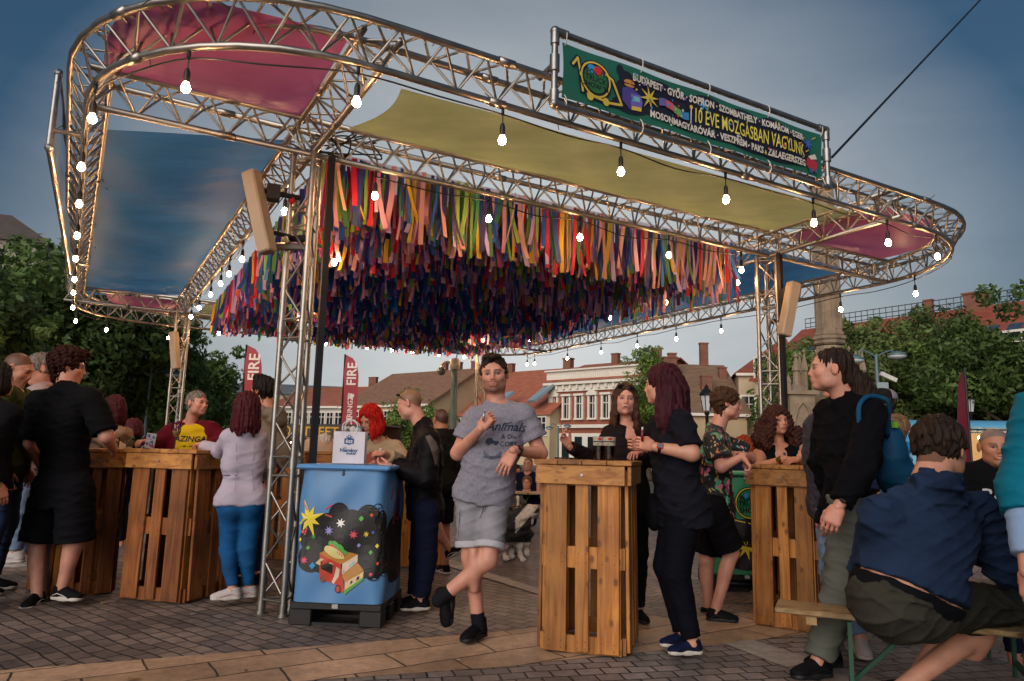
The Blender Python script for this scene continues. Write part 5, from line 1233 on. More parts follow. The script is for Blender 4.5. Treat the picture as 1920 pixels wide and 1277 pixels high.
for k in range(16): a.disc(rg.uniform(-.032, .032), rg.uniform(.015, .118), rg.uniform(.005, .013), rg.choice(('2a3f8c', 'a83246', 'd9c9c4', '3a6fae')), n=8)
a.build('pattern', cc)
# paper bag on the blue container
p = np.array(gz(655, 868, 1.104)); p[1] = 5.45; p[0] = at(655, 868, 5.45)[0]; bag = empty('paper_bag', p, 'white paper bag with a blue dental practice logo on the blue container', 'bag')
bw_, bh_, bd_ = .235, .235, .1; rz = -.06
m = MB(); cB = p + [0, 0, bh_ / 2 + .001]
vs = []; 
for z, k in ((0, 1), (bh_ * .5, .97), (bh_, .9)):
    for x, y in ((-1, -1), (1, -1), (1.02, 0), (1, 1), (-1, 1), (-1.02, 0)):
        kk = k if abs(x) <= 1 else k * (.97 if z == 0 else .88); vs.append(p + np.array([x * bw_ / 2 * (1 if abs(x) <= 1 else kk) , y * bd_ / 2 * k, z + .001]))
fs = [(5, 4, 3, 2, 1, 0)] + [(r_ * 6 + i, r_ * 6 + (i + 1) % 6, (r_ + 1) * 6 + (i + 1) % 6, (r_ + 1) * 6 + i) for r_ in range(2) for i in range(6)]
m.add(vs, fs); bo = m.build('bag_body', mat('white_paper', 'c6c2c9', .7, bump=.003, bscale=12), bag)
for sg in (-1, 1):
    m = MB(); m.tube(catrom([p + [-.05, sg * bd_ * .43, bh_ - .02], p + [-.055, sg * bd_ * .4, bh_ + .05], p + [0, sg * bd_ * .2, bh_ + .09], p + [.055, sg * bd_ * .4, bh_ + .05], p + [.05, sg * bd_ * .43, bh_ - .02]], 5), .004, 6); m.build('handle', mat('white_paper', 'c6c2c9', .7), bag, smooth=True)
m = MB(); rg = random.Random(1)
for k in range(5): m.ball(p + [rg.uniform(-.06, .09), rg.uniform(-.02, .02), bh_ - .005 + rg.uniform(0, .03)], rg.uniform(.018, .03), 8, 6, sc=(1, .8, 1.1))
m.build('wrapping', mat('tissue', 'b5b3b0', .7, bump=.004, bscale=30), bag)
m = MB(); m.box(p + [.06, -.02, bh_ + .01], (.05, .01, .06), rz=.3); m.build('packet', mat('teal_card', '1f7f86', .5), bag)
a = Art(lambda u, v, l: p + np.array([u, -bd_ / 2 * (1 - .03 * min(1, v / (bh_ * .5)) - .07 * max(0, (v - bh_ * .5) / (bh_ * .5))) - .0012 - l, v]), .0006)
BL_ = '1c4a7c'; a.disc(.0, .165, .036, BL_, .026, 20); a.poly([(-.036, .145), (.036, .145), (.036, .185), (-.036, .185)], BL_); a.disc(0, .2, .012, BL_); a.disc(0, .2, .006, 'c6c2c9'); a.disc(-.018, .195, .005, BL_); a.disc(.018, .195, .005, BL_)
a.text(0, .152, '\u00e9sz', .042, 'c6c2c9', bold=.02); a.text(-.025, .108, 'Dr.', .02, BL_, bold=.01); a.text(.0, .085, 'Nem\u00e9ny', .038, BL_, bold=.03); a.text(.018, .066, 'Andr\u00e1s', .024, BL_, bold=.03); a.build('logo', bo)
# ================================================================== figures: smooth solid modelling on a grid
def V3(*a): return np.array(a if len(a) == 3 else a[0], float)
def unit(v): v = np.asarray(v, float); return v / (np.linalg.norm(v) + 1e-12)
class Solid:
    def __init__(s, h): s.h = h; s.ops = []; s.lo = np.full(3, 1e9); s.hi = np.full(3, -1e9)
    def _b(s, lo, hi): s.lo = np.minimum(s.lo, lo); s.hi = np.maximum(s.hi, hi)
    def cone(s, a, b, ra, rb, k=.03, clip=None, sub=False, flat=None):
        a, b = V3(a), V3(b); r = max(ra, rb)
        lo, hi = np.minimum(a, b) - r, np.maximum(a, b) + r
        if not sub: s._b(lo, hi)
        s.ops.append(('c', (a, b, ra, rb, flat), k, clip or [], sub, lo, hi)); return s
    def ell(s, c, r, k=.03, M=None, clip=None, sub=False):
        c, r = V3(c), V3(r); M = np.eye(3) if M is None else np.asarray(M); e = np.sqrt(((M * r) ** 2).sum(1))
        if not sub: s._b(c - e, c + e)
        s.ops.append(('e', (c, r, M), k, clip or [], sub, c - e, c + e)); return s
    def mesh(s, disp=None, relax=1):
        h = s.h; lo = s.lo - 3 * h; n = np.ceil((s.hi + 3 * h - lo) / h).astype(int) + 1
        f = np.full(n, .12, np.float32); ax = [lo[i] + h * np.arange(n[i]) for i in range(3)]
        for t, p, k, clip, sub, blo, bhi in s.ops:
            m = k + 3 * h + .005; i0 = np.clip(((blo - m - lo) / h).astype(int), 0, n - 1); i1 = np.clip(((bhi + m - lo) / h).astype(int) + 2, 1, n)
            sl = tuple(slice(i0[i], i1[i]) for i in range(3))
            X, Y, Z_ = np.meshgrid(ax[0][sl[0]], ax[1][sl[1]], ax[2][sl[2]], indexing='ij'); P = np.stack([X, Y, Z_], -1).astype(np.float32)
            if P.size == 0: continue
            if t == 'c':
                a, b, ra, rb, fl = p; ab = b - a; u = np.clip(((P - a) @ ab) / (ab @ ab + 1e-9), 0, 1); q = P - a - u[..., None] * ab
                if fl is not None: q = q + (q @ fl[0])[..., None] * fl[0] * (fl[1] - 1)      # squeeze along one axis
                d = np.sqrt((q * q).sum(-1)) - (ra + (rb - ra) * u)
            else:
                c, r, M = p; q = (P - c) @ M; k0 = np.sqrt(((q / r) ** 2).sum(-1)); k1 = np.sqrt(((q / (r * r)) ** 2).sum(-1)) + 1e-9; d = k0 * (k0 - 1) / k1
            for cp, cn in clip: d = np.maximum(d, (P - V3(cp)) @ unit(cn))
            g = f[sl]
            if sub:
                d = -d; hh = np.clip(.5 - .5 * (g - d) / k, 0, 1); f[sl] = g * (1 - hh) + d * hh + k * hh * (1 - hh)
            else:
                hh = np.clip(.5 + .5 * (g - d) / k, 0, 1); f[sl] = g * (1 - hh) + d * hh - k * hh * (1 - hh)
        f[0] = f[-1] = .1; f[:, 0] = f[:, -1] = .1; f[:, :, 0] = f[:, :, -1] = .1
        if disp is not None:
            idx = np.argwhere(np.abs(f) < .04); P = lo + idx * h; f[tuple(idx.T)] += disp(P).astype(np.float32)
            f[0] = f[-1] = .1; f[:, 0] = f[:, -1] = .1; f[:, :, 0] = f[:, :, -1] = .1
        ins = f < 0; c8 = [ins[dx:n[0] - 1 + dx, dy:n[1] - 1 + dy, dz:n[2] - 1 + dz] for dx in (0, 1) for dy in (0, 1) for dz in (0, 1)]
        al = np.logical_and.reduce(c8); an = np.logical_or.reduce(c8); cell = an & ~al; ci = np.argwhere(cell); num = np.full(cell.shape, -1, np.int32); num[cell] = np.arange(len(ci))
        acc = np.zeros((len(ci), 3)); cnt = np.zeros(len(ci))
        cor = [(dx, dy, dz) for dx in (0, 1) for dy in (0, 1) for dz in (0, 1)]; val = [f[ci[:, 0] + c[0], ci[:, 1] + c[1], ci[:, 2] + c[2]] for c in cor]
        for i in range(8):
            for j in range(i + 1, 8):
                if sum(abs(cor[i][q] - cor[j][q]) for q in range(3)) != 1: continue
                x = (val[i] < 0) != (val[j] < 0); t = np.where(x, val[i] / (val[i] - val[j] + 1e-12), 0)
                acc += np.where(x[:, None], np.array(cor[i]) + t[:, None] * (np.array(cor[j]) - np.array(cor[i])), 0); cnt += x
        V = lo + (ci + acc / np.maximum(cnt, 1)[:, None]) * h; Fs = []
        for a in range(3):
            b, c = (a + 1) % 3, (a + 2) % 3; s0 = [slice(None)] * 3; s1 = [slice(None)] * 3; s0[a] = slice(0, -1); s1[a] = slice(1, None)
            x = ins[tuple(s0)] != ins[tuple(s1)]; e = np.argwhere(x); e = e[(e[:, b] > 0) & (e[:, c] > 0) & (e[:, b] < n[b] - 1) & (e[:, c] < n[c] - 1)]
            flip = ins[tuple(e.T)]
            def cl(db, dc): q = e.copy(); q[:, b] -= db; q[:, c] -= dc; return num[tuple(q.T)]
            q = np.stack([cl(1, 1), cl(0, 1), cl(0, 0), cl(1, 0)], 1); q[~flip] = q[~flip][:, ::-1]; Fs.append(q)
        F_ = np.concatenate(Fs); F_ = F_[(F_ >= 0).all(1)]
        for _ in range(relax):
            S = np.zeros_like(V); C = np.zeros(len(V))
            for i in range(4): np.add.at(S, F_[:, i], V[F_[:, (i + 1) % 4]]); np.add.at(C, F_[:, i], 1); np.add.at(S, F_[:, (i + 1) % 4], V[F_[:, i]]); np.add.at(C, F_[:, (i + 1) % 4], 1)
            V = V * .5 + .5 * S / np.maximum(C, 1)[:, None]
        return V, F_
def make_obj(name, parts, m, parent, attr=None):
    """parts: list of (V, F, colours or None) joined into ONE mesh"""
    o = np.array(ORG[parent.name]); V = np.concatenate([p[0] for p in parts]) - o; off = 0; Fs = []
    for p in parts: Fs.append(p[1] + off); off += len(p[0])
    F_ = np.concatenate(Fs); me = bpy.data.meshes.new(name); me.vertices.add(len(V)); me.vertices.foreach_set('co', V.astype(np.float32).ravel())
    me.loops.add(F_.size); me.loops.foreach_set('vertex_index', F_.astype(np.int32).ravel()); me.polygons.add(len(F_)); me.polygons.foreach_set('loop_start', np.arange(len(F_)) * 4); me.polygons.foreach_set('loop_total', np.full(len(F_), 4)); me.polygons.foreach_set('use_smooth', np.ones(len(F_), bool)); me.update(); me.validate()
    if attr:
        C = np.ones((len(V), 4), np.float32); C[:, :3] = np.concatenate([p[2] for p in parts]); ca = me.color_attributes.new(attr, 'FLOAT_COLOR', 'POINT'); ca.data.foreach_set('color', C.ravel())
    me.materials.append(m); ob = bpy.data.objects.new(name, me); COL.objects.link(ob); ob.parent = parent; ORG[ob.name] = tuple(o); return ob

M_skin = mat('skin', 'ffffff', .48, attr='skin', var=.11, vscale=16, bump=.001, bscale=110, spec=.4)
M_skin.node_tree.nodes['Principled BSDF'].inputs['Subsurface Weight'].default_value = .0
def folds(seed, amp=.005, fr=1.0, axis=(0, 0, 1)):
    """cloth creases: a few warped wave families, rounded hills with narrow valleys"""
    rg = np.random.RandomState(seed); K = []
    for i in range(7):
        a = rg.uniform(0, 6.3); w = np.array([math.cos(a) * rg.uniform(6, 16), math.sin(a) * rg.uniform(6, 16), rg.uniform(14, 38) * rg.choice((-1, 1))]) * fr * (1 if i < 4 else 1.7)
        K.append((w, rg.uniform(0, 6.3), rg.normal(size=3) * 7 * fr, rg.uniform(0, 6.3), rg.normal(size=3) * 4, rg.uniform(0, 6.3)))
    def d(P):
        o = 0
        for i, (w, ph, g, p2, m, p3) in enumerate(K):
            x = np.sin(P @ w + ph + 1.8 * np.sin(P @ g + p2)); mod = np.clip(.5 + .8 * np.sin(P @ m + p3), 0, 1); o = o + ((1 - np.abs(x)) ** 2.2 - .3) * -mod * (1 if i < 4 else .6)
        return o * amp * 1.0
    return d
SK = {'fair': 'c08a72', 'tan': 'a8735a', 'pink': 'bd8672', 'warm': 'b57c60'}
HAIRC = {'black': '17110f', 'dark': '271b14', 'brown': '3c261a', 'red': 'a8160e', 'auburn': '40121a', 'chestnut': '2c130e', 'maroon': '351019', 'grey': '6a625c', 'white': 'b3aba0', 'sandy': '6b513a', 'curly': '3b2018', 'ginger': '7c3018'}
TEMPL = dict(neck=(0, -.01, 1.475), head=(0, .02, 1.632), sR=(.178, 0, 1.425), eR=(.225, -.015, 1.13), wR=(.215, .07, .88), hR=(.088, 0, .93), kR=(.1, .025, .5), aR=(.105, -.03, .09))
def frame(y): return np.array([math.cos(y), -math.sin(y), 0.]), np.array([math.sin(y), math.cos(y), 0.])
def skeleton(headpx, Y, yaw, px=None, H=None, base=None, **loc):
    """joint positions: a standing template turned by yaw, then the joints seen in the photo put where they are seen"""
    h = at(*headpx, Y); s = (H or h[2] / 1.632 * 1.75) / 1.75; yw = R(yaw); r, f = frame(yw)
    b = np.array([h[0], Y, 0]) if base is None else np.array([base[0], base[1], 0.])
    J = {}
    for k, v in TEMPL.items():
        for sd in (('R', 1), ('L', -1)) if k[-1] == 'R' else ((None, 1),):
            nm = k[:-1] + sd[0] if sd[0] else k
            J[nm] = b + (r * v[0] * sd[1] + f * v[1] + np.array([0, 0, v[2]])) * s
    J['head'] = np.array([h[0], Y, h[2]])
    J['neck'] = J['head'] + (f * -.035 + np.array([0, 0, -.158])) * s
    for k, v in (px or {}).items():
        dy = v[2] if len(v) > 2 else 0; J[k] = at(v[0], v[1], J[k][1] + dy)
    for k, v in loc.items(): J[k] = V3(v)
    J['s'] = s; J['yaw'] = yw; J['Y'] = Y; J['base'] = b
    return J
def head_mesh(J, hd, skin, hair, fem, vox, beard=0, glasses=None, seed=0, mouth='neutral', wide=1.0, age=0):
    """head, face, ears and neck in the head's own frame; returns vertices, faces, colours and the frame"""
    s = J['s'] * hd.get('scale', 1.0) * 1.03; fy, pit, rol = R(hd.get('yaw', math.degrees(J['yaw']))), R(hd.get('pitch', 0)), R(hd.get('roll', 0))
    r, f = frame(fy); up = np.array([0, 0, 1.]); f2 = f * math.cos(pit) + up * math.sin(pit); u2 = np.cross(r, f2); r2 = r * math.cos(rol) + u2 * math.sin(rol); u2 = np.cross(r2, f2)
    M = np.stack([r2, f2, u2], 1) * s; C = J['head']
    S = Solid(vox / s); w = wide * (.95 if fem else 1.0)
    S.ell((0, -.014, .030), (.075 * w, .094, .085), .01); S.ell((0, .028, -.02), (.063 * w, .066, .09), .03); S.ell((0, .032, -.073), (.046 * w, .05, .038), .03)
    S.ell((0, .073, -.096), (.02 if fem else .025, .018, .016), .022)
    for x in (-1, 1):
        S.ell((x * .04 * w, .057, -.024), (.022, .022, .024), .022); S.ell((x * .05 * w, .015, -.07), (.018, .035, .028), .03)
    S.cone((-.032, .079, .022), (.032, .079, .022), .013 if not fem else .01, .013 if not fem else .01, .018)
    for x in (-1, 1): S.ell((x * .031, .103, .002), (.019, .022, .014), .014, sub=True)
    S.cone((0, .086, .012), (0, .104, -.026), .0075, .0105, .014); 
    for x in (-1, 1): S.ell((x * .0115, .095, -.032), (.008, .011, .007), .007)
    S.ell((0, .086, -.056), (.024, .014, .018), .018)
    lw = .024 if mouth != 'smile' else .03
    S.cone((-lw + .004, .090, -.058), (lw - .004, .090, -.058), .0045, .0045, .006); S.cone((0, .096, -.057), (0, .0961, -.057), .006, .006, .008); S.cone((-lw + .007, .090, -.068), (lw - .007, .090, -.068), .0062, .0062, .006)
    if mouth in ('open', 'smile'): S.ell((0, .104, -.063), (.017 if mouth == 'smile' else .01, .012, .0042), .004, sub=True)
    for x in (-1, 1): S.ell((x * .0315, .0745, .0015), (.0135, .0135, .0125), .004)
    for x in (-1, 1):
        Re = np.array([[math.cos(x * .3), -math.sin(x * .3), 0], [math.sin(x * .3), math.cos(x * .3), 0], [0, 0, 1]])
        S.ell((x * .079 * w, -.012, -.004), (.008, .019, .032), .006, M=Re); S.ell((x * .088 * w, -.005, .002), (.006, .01, .017), .005, sub=True)
    nk = np.linalg.inv(M) @ (J['neck'] + np.array([0, 0, -.03]) - C); nr = (.046 if fem else .056) * J.get('neckw', 1)
    S.cone((0, -.022, -.035), nk, nr, nr * 1.08, .03)
    if age: S.ell((0, .04, -.1), (.03, .03, .02), .03)
    V, F_ = S.mesh(relax=1); sk = np.array(srgb(SK[skin])); hc = np.array(srgb(HAIRC[hair.get('color', 'dark')])); n = len(V); C_ = np.tile(sk, (n, 1)); x, y, z = V.T; ax_ = np.abs(x)
    def mix(mask, col, a): C_[mask] = C_[mask] * (1 - a) + np.array(col) * a
    def soft(d, w0): return np.clip(1 - d / w0, 0, 1)[:, None]
    # warmer cheeks, nose and ears
    a = soft(np.sqrt((ax_ - .042) ** 2 + (z + .03) ** 2 + (y - .06) ** 2), .05) * .35; C_ = C_ * (1 - a) + sk * np.array([1.12, .78, .74]) * a
    a = ((ax_ > .078 * w) * .35 + (np.sqrt(x * x + (z + .03) ** 2) < .016) * (y > .095) * .35)[:, None]; C_ = C_ * (1 - a) + sk * np.array([1.1, .7, .65]) * a
    fr = y > .055
    mix(fr & (ax_ > .011) & (ax_ < .052 * w) & (z > .0180 + .14 * np.minimum(ax_ - .012, .022) - .3 * np.maximum(0, ax_ - .034)) & (z < (.0255 if fem else .0285) + .10 * np.minimum(ax_ - .012, .022) - .5 * np.maximum(0, ax_ - .034)), hc * .8 + .01, .72 if not fem else .8)
    ed = np.sqrt(((ax_ - .0315) / 1.5) ** 2 + ((z - .0015) / .72) ** 2); eye = fr & (ed < .0078) & (y > .066)
    mix(fr & (ed < .014) & (z > .004), sk * .5, .6); mix(fr & (ed < .0125), sk * .32, .6); mix(eye, (.25, .22, .20) if fem else (.19, .16, .145), .9); look = hd.get('look', 0) * .005  # shadow under the brows painted in: sockets and eye whites darkened
    mix(eye & (np.sqrt((x - np.sign(x) * .0315 - look) ** 2 + (z - .0015) ** 2) < .0064), (.02, .014, .01), 1); mix(fr & (ed < .0115) & (z > .0048), (.03, .02, .02), .8)
    lip = (y > .078) & (ax_ < lw) & (z < -.0535 + .0) & (z > -.0745); mix(lip, sk * np.array([.85, .48, .46]) if not fem else np.array([.36, .11, .10]), .45 if not fem else .6)
    if mouth in ('open', 'smile'): mix(lip & (np.abs(z + .063) < .0035) & (ax_ < .017), (.5, .46, .42) if mouth == 'smile' else (.06, .02, .02), .9)
    else: mix(lip & (np.abs(z + .0628) < .0018), sk * .25, .6)
    if beard:
        low = (z < -.035) & (y > .0) & ~lip & ((z < -.045) | (ax_ > .03)) & (z > -.125); mus = (z < -.043) & (z > -.0545) & (ax_ < .032) & (y > .08); mix(low, hc, beard * .62); mix(mus | (low & (ax_ < .026) & (y > .07) & (z < -.072)), hc, beard * .75)
        mix((y > -.01) & (y < .04) & (z < .0) & (ax_ > .05) & (z > -.05), hc, beard * .6)
    st = hair.get('style', 'short')
    if st in ('short', 'shortneat', 'quiff', 'curlytop', 'pony'): mix((z > .056 + .8 * (y - .05)) & (z > -.07) & (y < .085) & ~((ax_ > .074 * w) & (z < .035) & (y > -.04)), hc, .72)
    if st in ('buzz', 'bald'):
        m = (z > .050 + .75 * (y - .05)) & (z > -.065) & (y < .075) & ~((ax_ > .076 * w) & (z < .03)); k = .85 if st == 'buzz' else .3
        m2 = m & ((z < .075) | (st == 'buzz')); mix(m2, hc, k)
    return V, F_, C_, M, C
def to_world(V, M, C): return C + V @ M.T
def hair_obj(J, M, C, hair, root, seed, vox, fem):
    st = hair.get('style'); s = np.linalg.norm(M[:, 0]); Mi = np.linalg.inv(M)
    if st in ('buzz', 'bald', None): return
    S = Solid(vox * 1.1 / s); t = hair.get('thick', .012); fx = .0
    back = .0
    if st in ('short', 'quiff', 'curlytop', 'shortneat'):
        S.ell((0, -.02, .04), (.077 + t, .098 + t, .083 + t), .01, clip=[((0, 0, -.045), (0, .35, -1))])
        S.cone((0, -.048, .01), (0, -.042, -.085), .056 + t * .8, .041 + t * .15, .02, flat=(np.array([1., 0, 0]), .82), clip=[((0, 0, -.082), (0, .5, -1))])
        for x in (-1, 1): S.ell((x * .05, -.02, .01), (.026 + t, .07, .055), .02)
        if st in ('quiff', 'shortneat'): S.ell((0, .045, .108), (.058, .055, .036 if st == 'quiff' else .02), .03)
        if st == 'curlytop': S.ell((0, .01, .095), (.085, .1, .05), .03)
        S.ell((0, .135, -.02), (.074, .088, .122), .012, sub=True)
        for x in (-1, 1): S.ell((x * .098, .03, -.035), (.033, .055, .045), .012, sub=True)
    elif st == 'pony':
        S.ell((0, -.02, .036), (.080, .103, .085), .01, clip=[((0, 0, -.05), (0, .4, -1))]); S.cone((0, -.05, .01), (0, -.05, -.055), .056, .045, .02, flat=(np.array([1., 0, 0]), .85)); S.ell((0, .13, .005), (.1, .09, .112), .012, sub=True)
        for x in (-1, 1): S.ell((x * .095, .03, -.03), (.035, .06, .05), .012, sub=True)
        dn = Mi @ np.array([0, 0, -1.]); dn /= np.linalg.norm(dn); dn = dn * 1.0; b = np.array([0, -.115, .0])
        S.cone((0, -.10, .0), b + dn * .02, .022, .02, .02); p0 = b + dn * .02; rg = np.random.RandomState(seed)
        for i in range(9):
            q = b + dn * (.06 + .03 * i) + np.array([rg.uniform(-.012, .012), -.03 - .02 * math.sin(i * .5) + rg.uniform(-.01, .01), 0]); S.cone(p0, q, .036 + .022 * math.sin(i * .35), .036 + .022 * math.sin(i * .35 + .3), .03); p0 = q
    else:      # long, bob, curly: cap plus falling locks
        S.ell((0, -.018, .04), (.08 + t, .1 + t, .086 + t), .01); dn = Mi @ np.array([0, 0, -1.]); dn /= np.linalg.norm(dn)
        ln_ = hair.get('len', .3); rg = np.random.RandomState(seed + 5); n = hair.get('locks', 15); a0 = hair.get('open', 48)
        for i in range(n):
            a = R(-180 + a0 + (360 - 2 * a0) * i / (n - 1) + 180 - 90 + 180); 
            a = R(90 + a0 + (360 - 2 * a0) * i / (n - 1)); x, y = math.cos(a), math.sin(a)
            p = np.array([x * .078, y * .092 - .018, .02]); L_ = ln_ * rg.uniform(.82, 1.0); K = 5; rad = hair.get('rad', .026)
            for k in range(K):
                q = np.array([x * (.078 + hair.get('flare', .012) * min(1, k / 2)), y * (.092 + hair.get('flare', .012)) - .018, .02]) + dn * L_ * (k + 1) / K + rg.normal(size=3) * (.0018 if st != 'curly' else .016)
                S.cone(p, q, rad * (1 if k else 1.1), rad * (.95 if k < K - 1 else .55), .02); p = q
        S.ell((0, .13, -.028), (.062 if st != 'curly' else .072, .095, .118), .012, sub=True)
        S.cone((0, .14, -.05), np.array([0, .14, -.05]) + dn * (ln_ + .1), .066 if st != 'curly' else .08, .07, .012, sub=True)
    amp = {'curly': .014, 'curlytop': .009, 'short': .0055, 'shortneat': .0055, 'quiff': .006}.get(st, .0045); fr = {'curly': 1.5, 'curlytop': 1.8}.get(st, 1)
    rg = np.random.RandomState(seed + 1); K = [rg.normal(size=3) * ((60, 60, 60) if 'curl' in st else (190, 190, 60) if st in ('short', 'shortneat', 'quiff') else (150, 150, 5)) * fr for _ in range(6)]; ph = rg.uniform(0, 6, 6)
    def dp(P): return sum(np.sin(P @ w + q) for w, q in zip(K, ph)) * amp / 2.4
    V, F_ = S.mesh(disp=dp, relax=0)
    col = HAIRC[hair['color']]; gl = 1.0
    mm = mat('hair_' + hair['color'] + ('_curl' if 'curl' in st else ''), col, .6, var=.45, vscale=34 if 'curl' in st else 30, stretch=(2.0, 2.0, .16) if 'curl' not in st else (1.5, 1.5, 1.5), bump=.008, bscale=45, spec=.15)
    return make_obj('hair', [(to_world(V, M, C), F_, None)], mm, root)
def hand_mesh(w, d, nrm, side, curl=.4, vox=.0038, s=1.0, spread=.1, thumb=.5, point=False, sk='fair'):
    """wrist point, finger direction, palm-side normal (the way the palm faces); side +1 right hand"""
    d = unit(d); nrm = np.asarray(nrm, float); nrm = unit(nrm - d * (nrm @ d)); x = np.cross(d, nrm) * side    # x runs from little finger to thumb side
    M = np.stack([x, d, nrm], 1) * s; S = Solid(vox)
    S.cone((0, -.02, 0), (0, .02, 0), .026, .026, .02, flat=(np.array([0, 0, 1.]), 1.35))
    for k, xx in enumerate((-.03, -.01, .011, .031)): S.cone((xx * .7, .02, 0), (xx, .078, -.002), .0175, .0135, .018, flat=(np.array([0, 0, 1.]), 1.2))
    L_ = (.058, .073, .078, .070); rr = (.0078, .0088, .009, .0088)
    for k, xx in enumerate((-.031, -.0105, .0105, .031)):
        p = np.array([xx, .082, -.002]); a = 0; sp = (k - 1.5) * spread * .35; c = curl * (1 + .12 * (1.5 - k)) if not (point and k == 3) else .15
        for j, q in enumerate((.46, .31, .23)):
            a += c * (1.15, 1.25, .8)[j]; v = np.array([math.sin(sp) * math.cos(a), math.cos(sp) * math.cos(a), math.sin(a)]); e = p + v * L_[k] * q * 1.02; S.cone(p, e, rr[k] * (1 - .06 * j), rr[k] * (.96 - .08 * j), .004); p = e
    p = np.array([.022, .012, .006]); e = np.array([.045, .042, .012 + .012 * thumb]); S.cone(p, e, .0165, .0125, .014); p = e
    v = unit(np.array([.55 - .8 * thumb, .8, .25 + .5 * thumb])); e = p + v * .032; S.cone(p, e, .0115, .0102, .006); v = unit(v + np.array([-.45 * thumb, .1, .15 * thumb])); S.cone(e, e + v * .026, .0102, .0082, .004)
    V, F_ = S.mesh(relax=1); V = w + V @ M.T
    if side < 0: F_ = F_[:, ::-1]
    return V, F_, np.tile(np.array(srgb(SK[sk])) * np.array([1.03, .93, .9]), (len(V), 1))
def torso(S, J, inf=0., girth=1., belly=0., bust=0., k=.07, clip=None, hips=1.0, low=True, rel=0):
    sh, hp = (J['sL'] + J['sR']) / 2, (J['hL'] + J['hR']) / 2; up = unit(sh - hp); r = unit(J['sR'] - J['sL']); r2 = unit(J['hR'] - J['hL']); f = unit(np.cross(up, r)); s = J['s']; w = np.linalg.norm(J['sR'] - J['sL'])
    f2 = unit(np.cross(up, r2)); L = lambda t: sh + (hp - sh) * t
    c = clip
    S.cone(J['sL'] * .9 + sh * .1 - up * .004, J['sR'] * .9 + sh * .1 - up * .004, .055 * s + inf, .055 * s + inf, k, c)
    S.cone(sh + up * .0 - f * .01, J['neck'] - up * .0, .078 * s + inf * .6, .055 * s + inf * .3, .06, c)
    for x in (-1, 1): S.cone(J['neck'] - f * .015, (J['sR'] if x > 0 else J['sL']) * .8 + J['neck'] * .2, .045 * s + inf * .6, .04 * s + inf, .05, c)
    S.cone(L(.2) - r * w * .2 - f * .008, L(.2) + r * w * .2 - f * .008, .098 * s * girth ** .5 + inf, .098 * s * girth ** .5 + inf, k, c, flat=(f, 1.06))
    S.cone(L(.42) - r * .07 * s, L(.42) + r * .07 * s, .101 * s * girth + inf, .101 * s * girth + inf, k, c)
    S.cone(L(.7) - r2 * .055 * s * girth + f * .012, L(.7) + r2 * .055 * s * girth + f * .012, .093 * s * girth + inf, .093 * s * girth + inf, k, c)
    if belly: S.ell(L(.66) + f * .05 * belly * s, (.12 * girth * s + inf, .10 * s * (1 + belly * .3) + inf, .15 * s + inf), k, M=np.stack([r, f, up], 1), clip=c)
    if bust:
        for x in (-1, 1): S.ell(L(.27) + f * .075 * s + r * x * .07 * s, (.055 * bust * s + inf, .05 * bust * s + inf, .055 * bust * s + inf), .04, M=np.stack([r, f, up], 1), clip=c)
    if low: S.cone(L(.96) - r2 * .07 * s * hips, L(.96) + r2 * .07 * s * hips, .104 * s * girth ** .6 * hips + inf, .104 * s * girth ** .6 * hips + inf, k, c)
    return sh, hp, up, r, f
def arm(S, J, sd, inf=0., a=1., t0=0, t1=2., k=.03, loose=0.):
    """t runs shoulder 0, elbow 1, wrist 2"""
    s = J['s']; A, B, C = J['s' + sd], J['e' + sd], J['w' + sd]; cl = []
    ru, re, rw = (.05 * a * s + inf, .040 * a * s + inf + loose, .026 * s * (a ** .5) + inf + loose * .6)
    if t1 <= 1: E = A + (B - A) * t1; S.cone(A, E, ru, ru + (re - ru) * t1 + loose, k, [(E, B - A)]) ; return
    S.cone(A, B, ru, re, k); E = B + (C - B) * (t1 - 1); S.cone(B, E, re * 1.03, re + (rw - re) * (t1 - 1), .02, [(E, C - B)] if t1 < 2.02 else None)
def leg(S, J, sd, inf=0., g=1., t1=2., k=.04, loose=0., loosek=None):
    s = J['s']; A, B, C = J['h' + sd], J['k' + sd], J['a' + sd]; lk = loose if loosek is None else loosek
    r0, r1, r2 = .086 * g * s + inf, .056 * s * g ** .5 + inf + lk, .038 * s + inf + loose
    up = unit((J['sL'] + J['sR']) / 2 - (J['hL'] + J['hR']) / 2)
    if t1 <= 1: E = A + (B - A) * t1; S.cone(A, E, r0 * 1.0, r0 + (r1 - r0) * t1, k, [(E, B - A)]); return
    S.cone(A, B, r0, r1, k); E = B + (C - B) * (t1 - 1)
    r = unit(J['hR'] - J['hL']); d = unit(C - B); bk = unit(np.cross(d, r))
    if bk @ unit(np.cross(np.array([0, 0, 1.]), r)) > 0: bk = -bk
    S.cone(B, E, r1 * .97, r1 + (r2 - r1) * (t1 - 1), .03, [(E, C - B)] if t1 < 2.02 else None)
    if inf < .03: S.ell(B + (C - B) * .3 + bk * .015, (.043 * s * g ** .3 + inf, .04 * s + inf, .11 * s), .03, M=np.stack([r, np.cross(r, d), -d], 1), clip=[(E, C - B)])
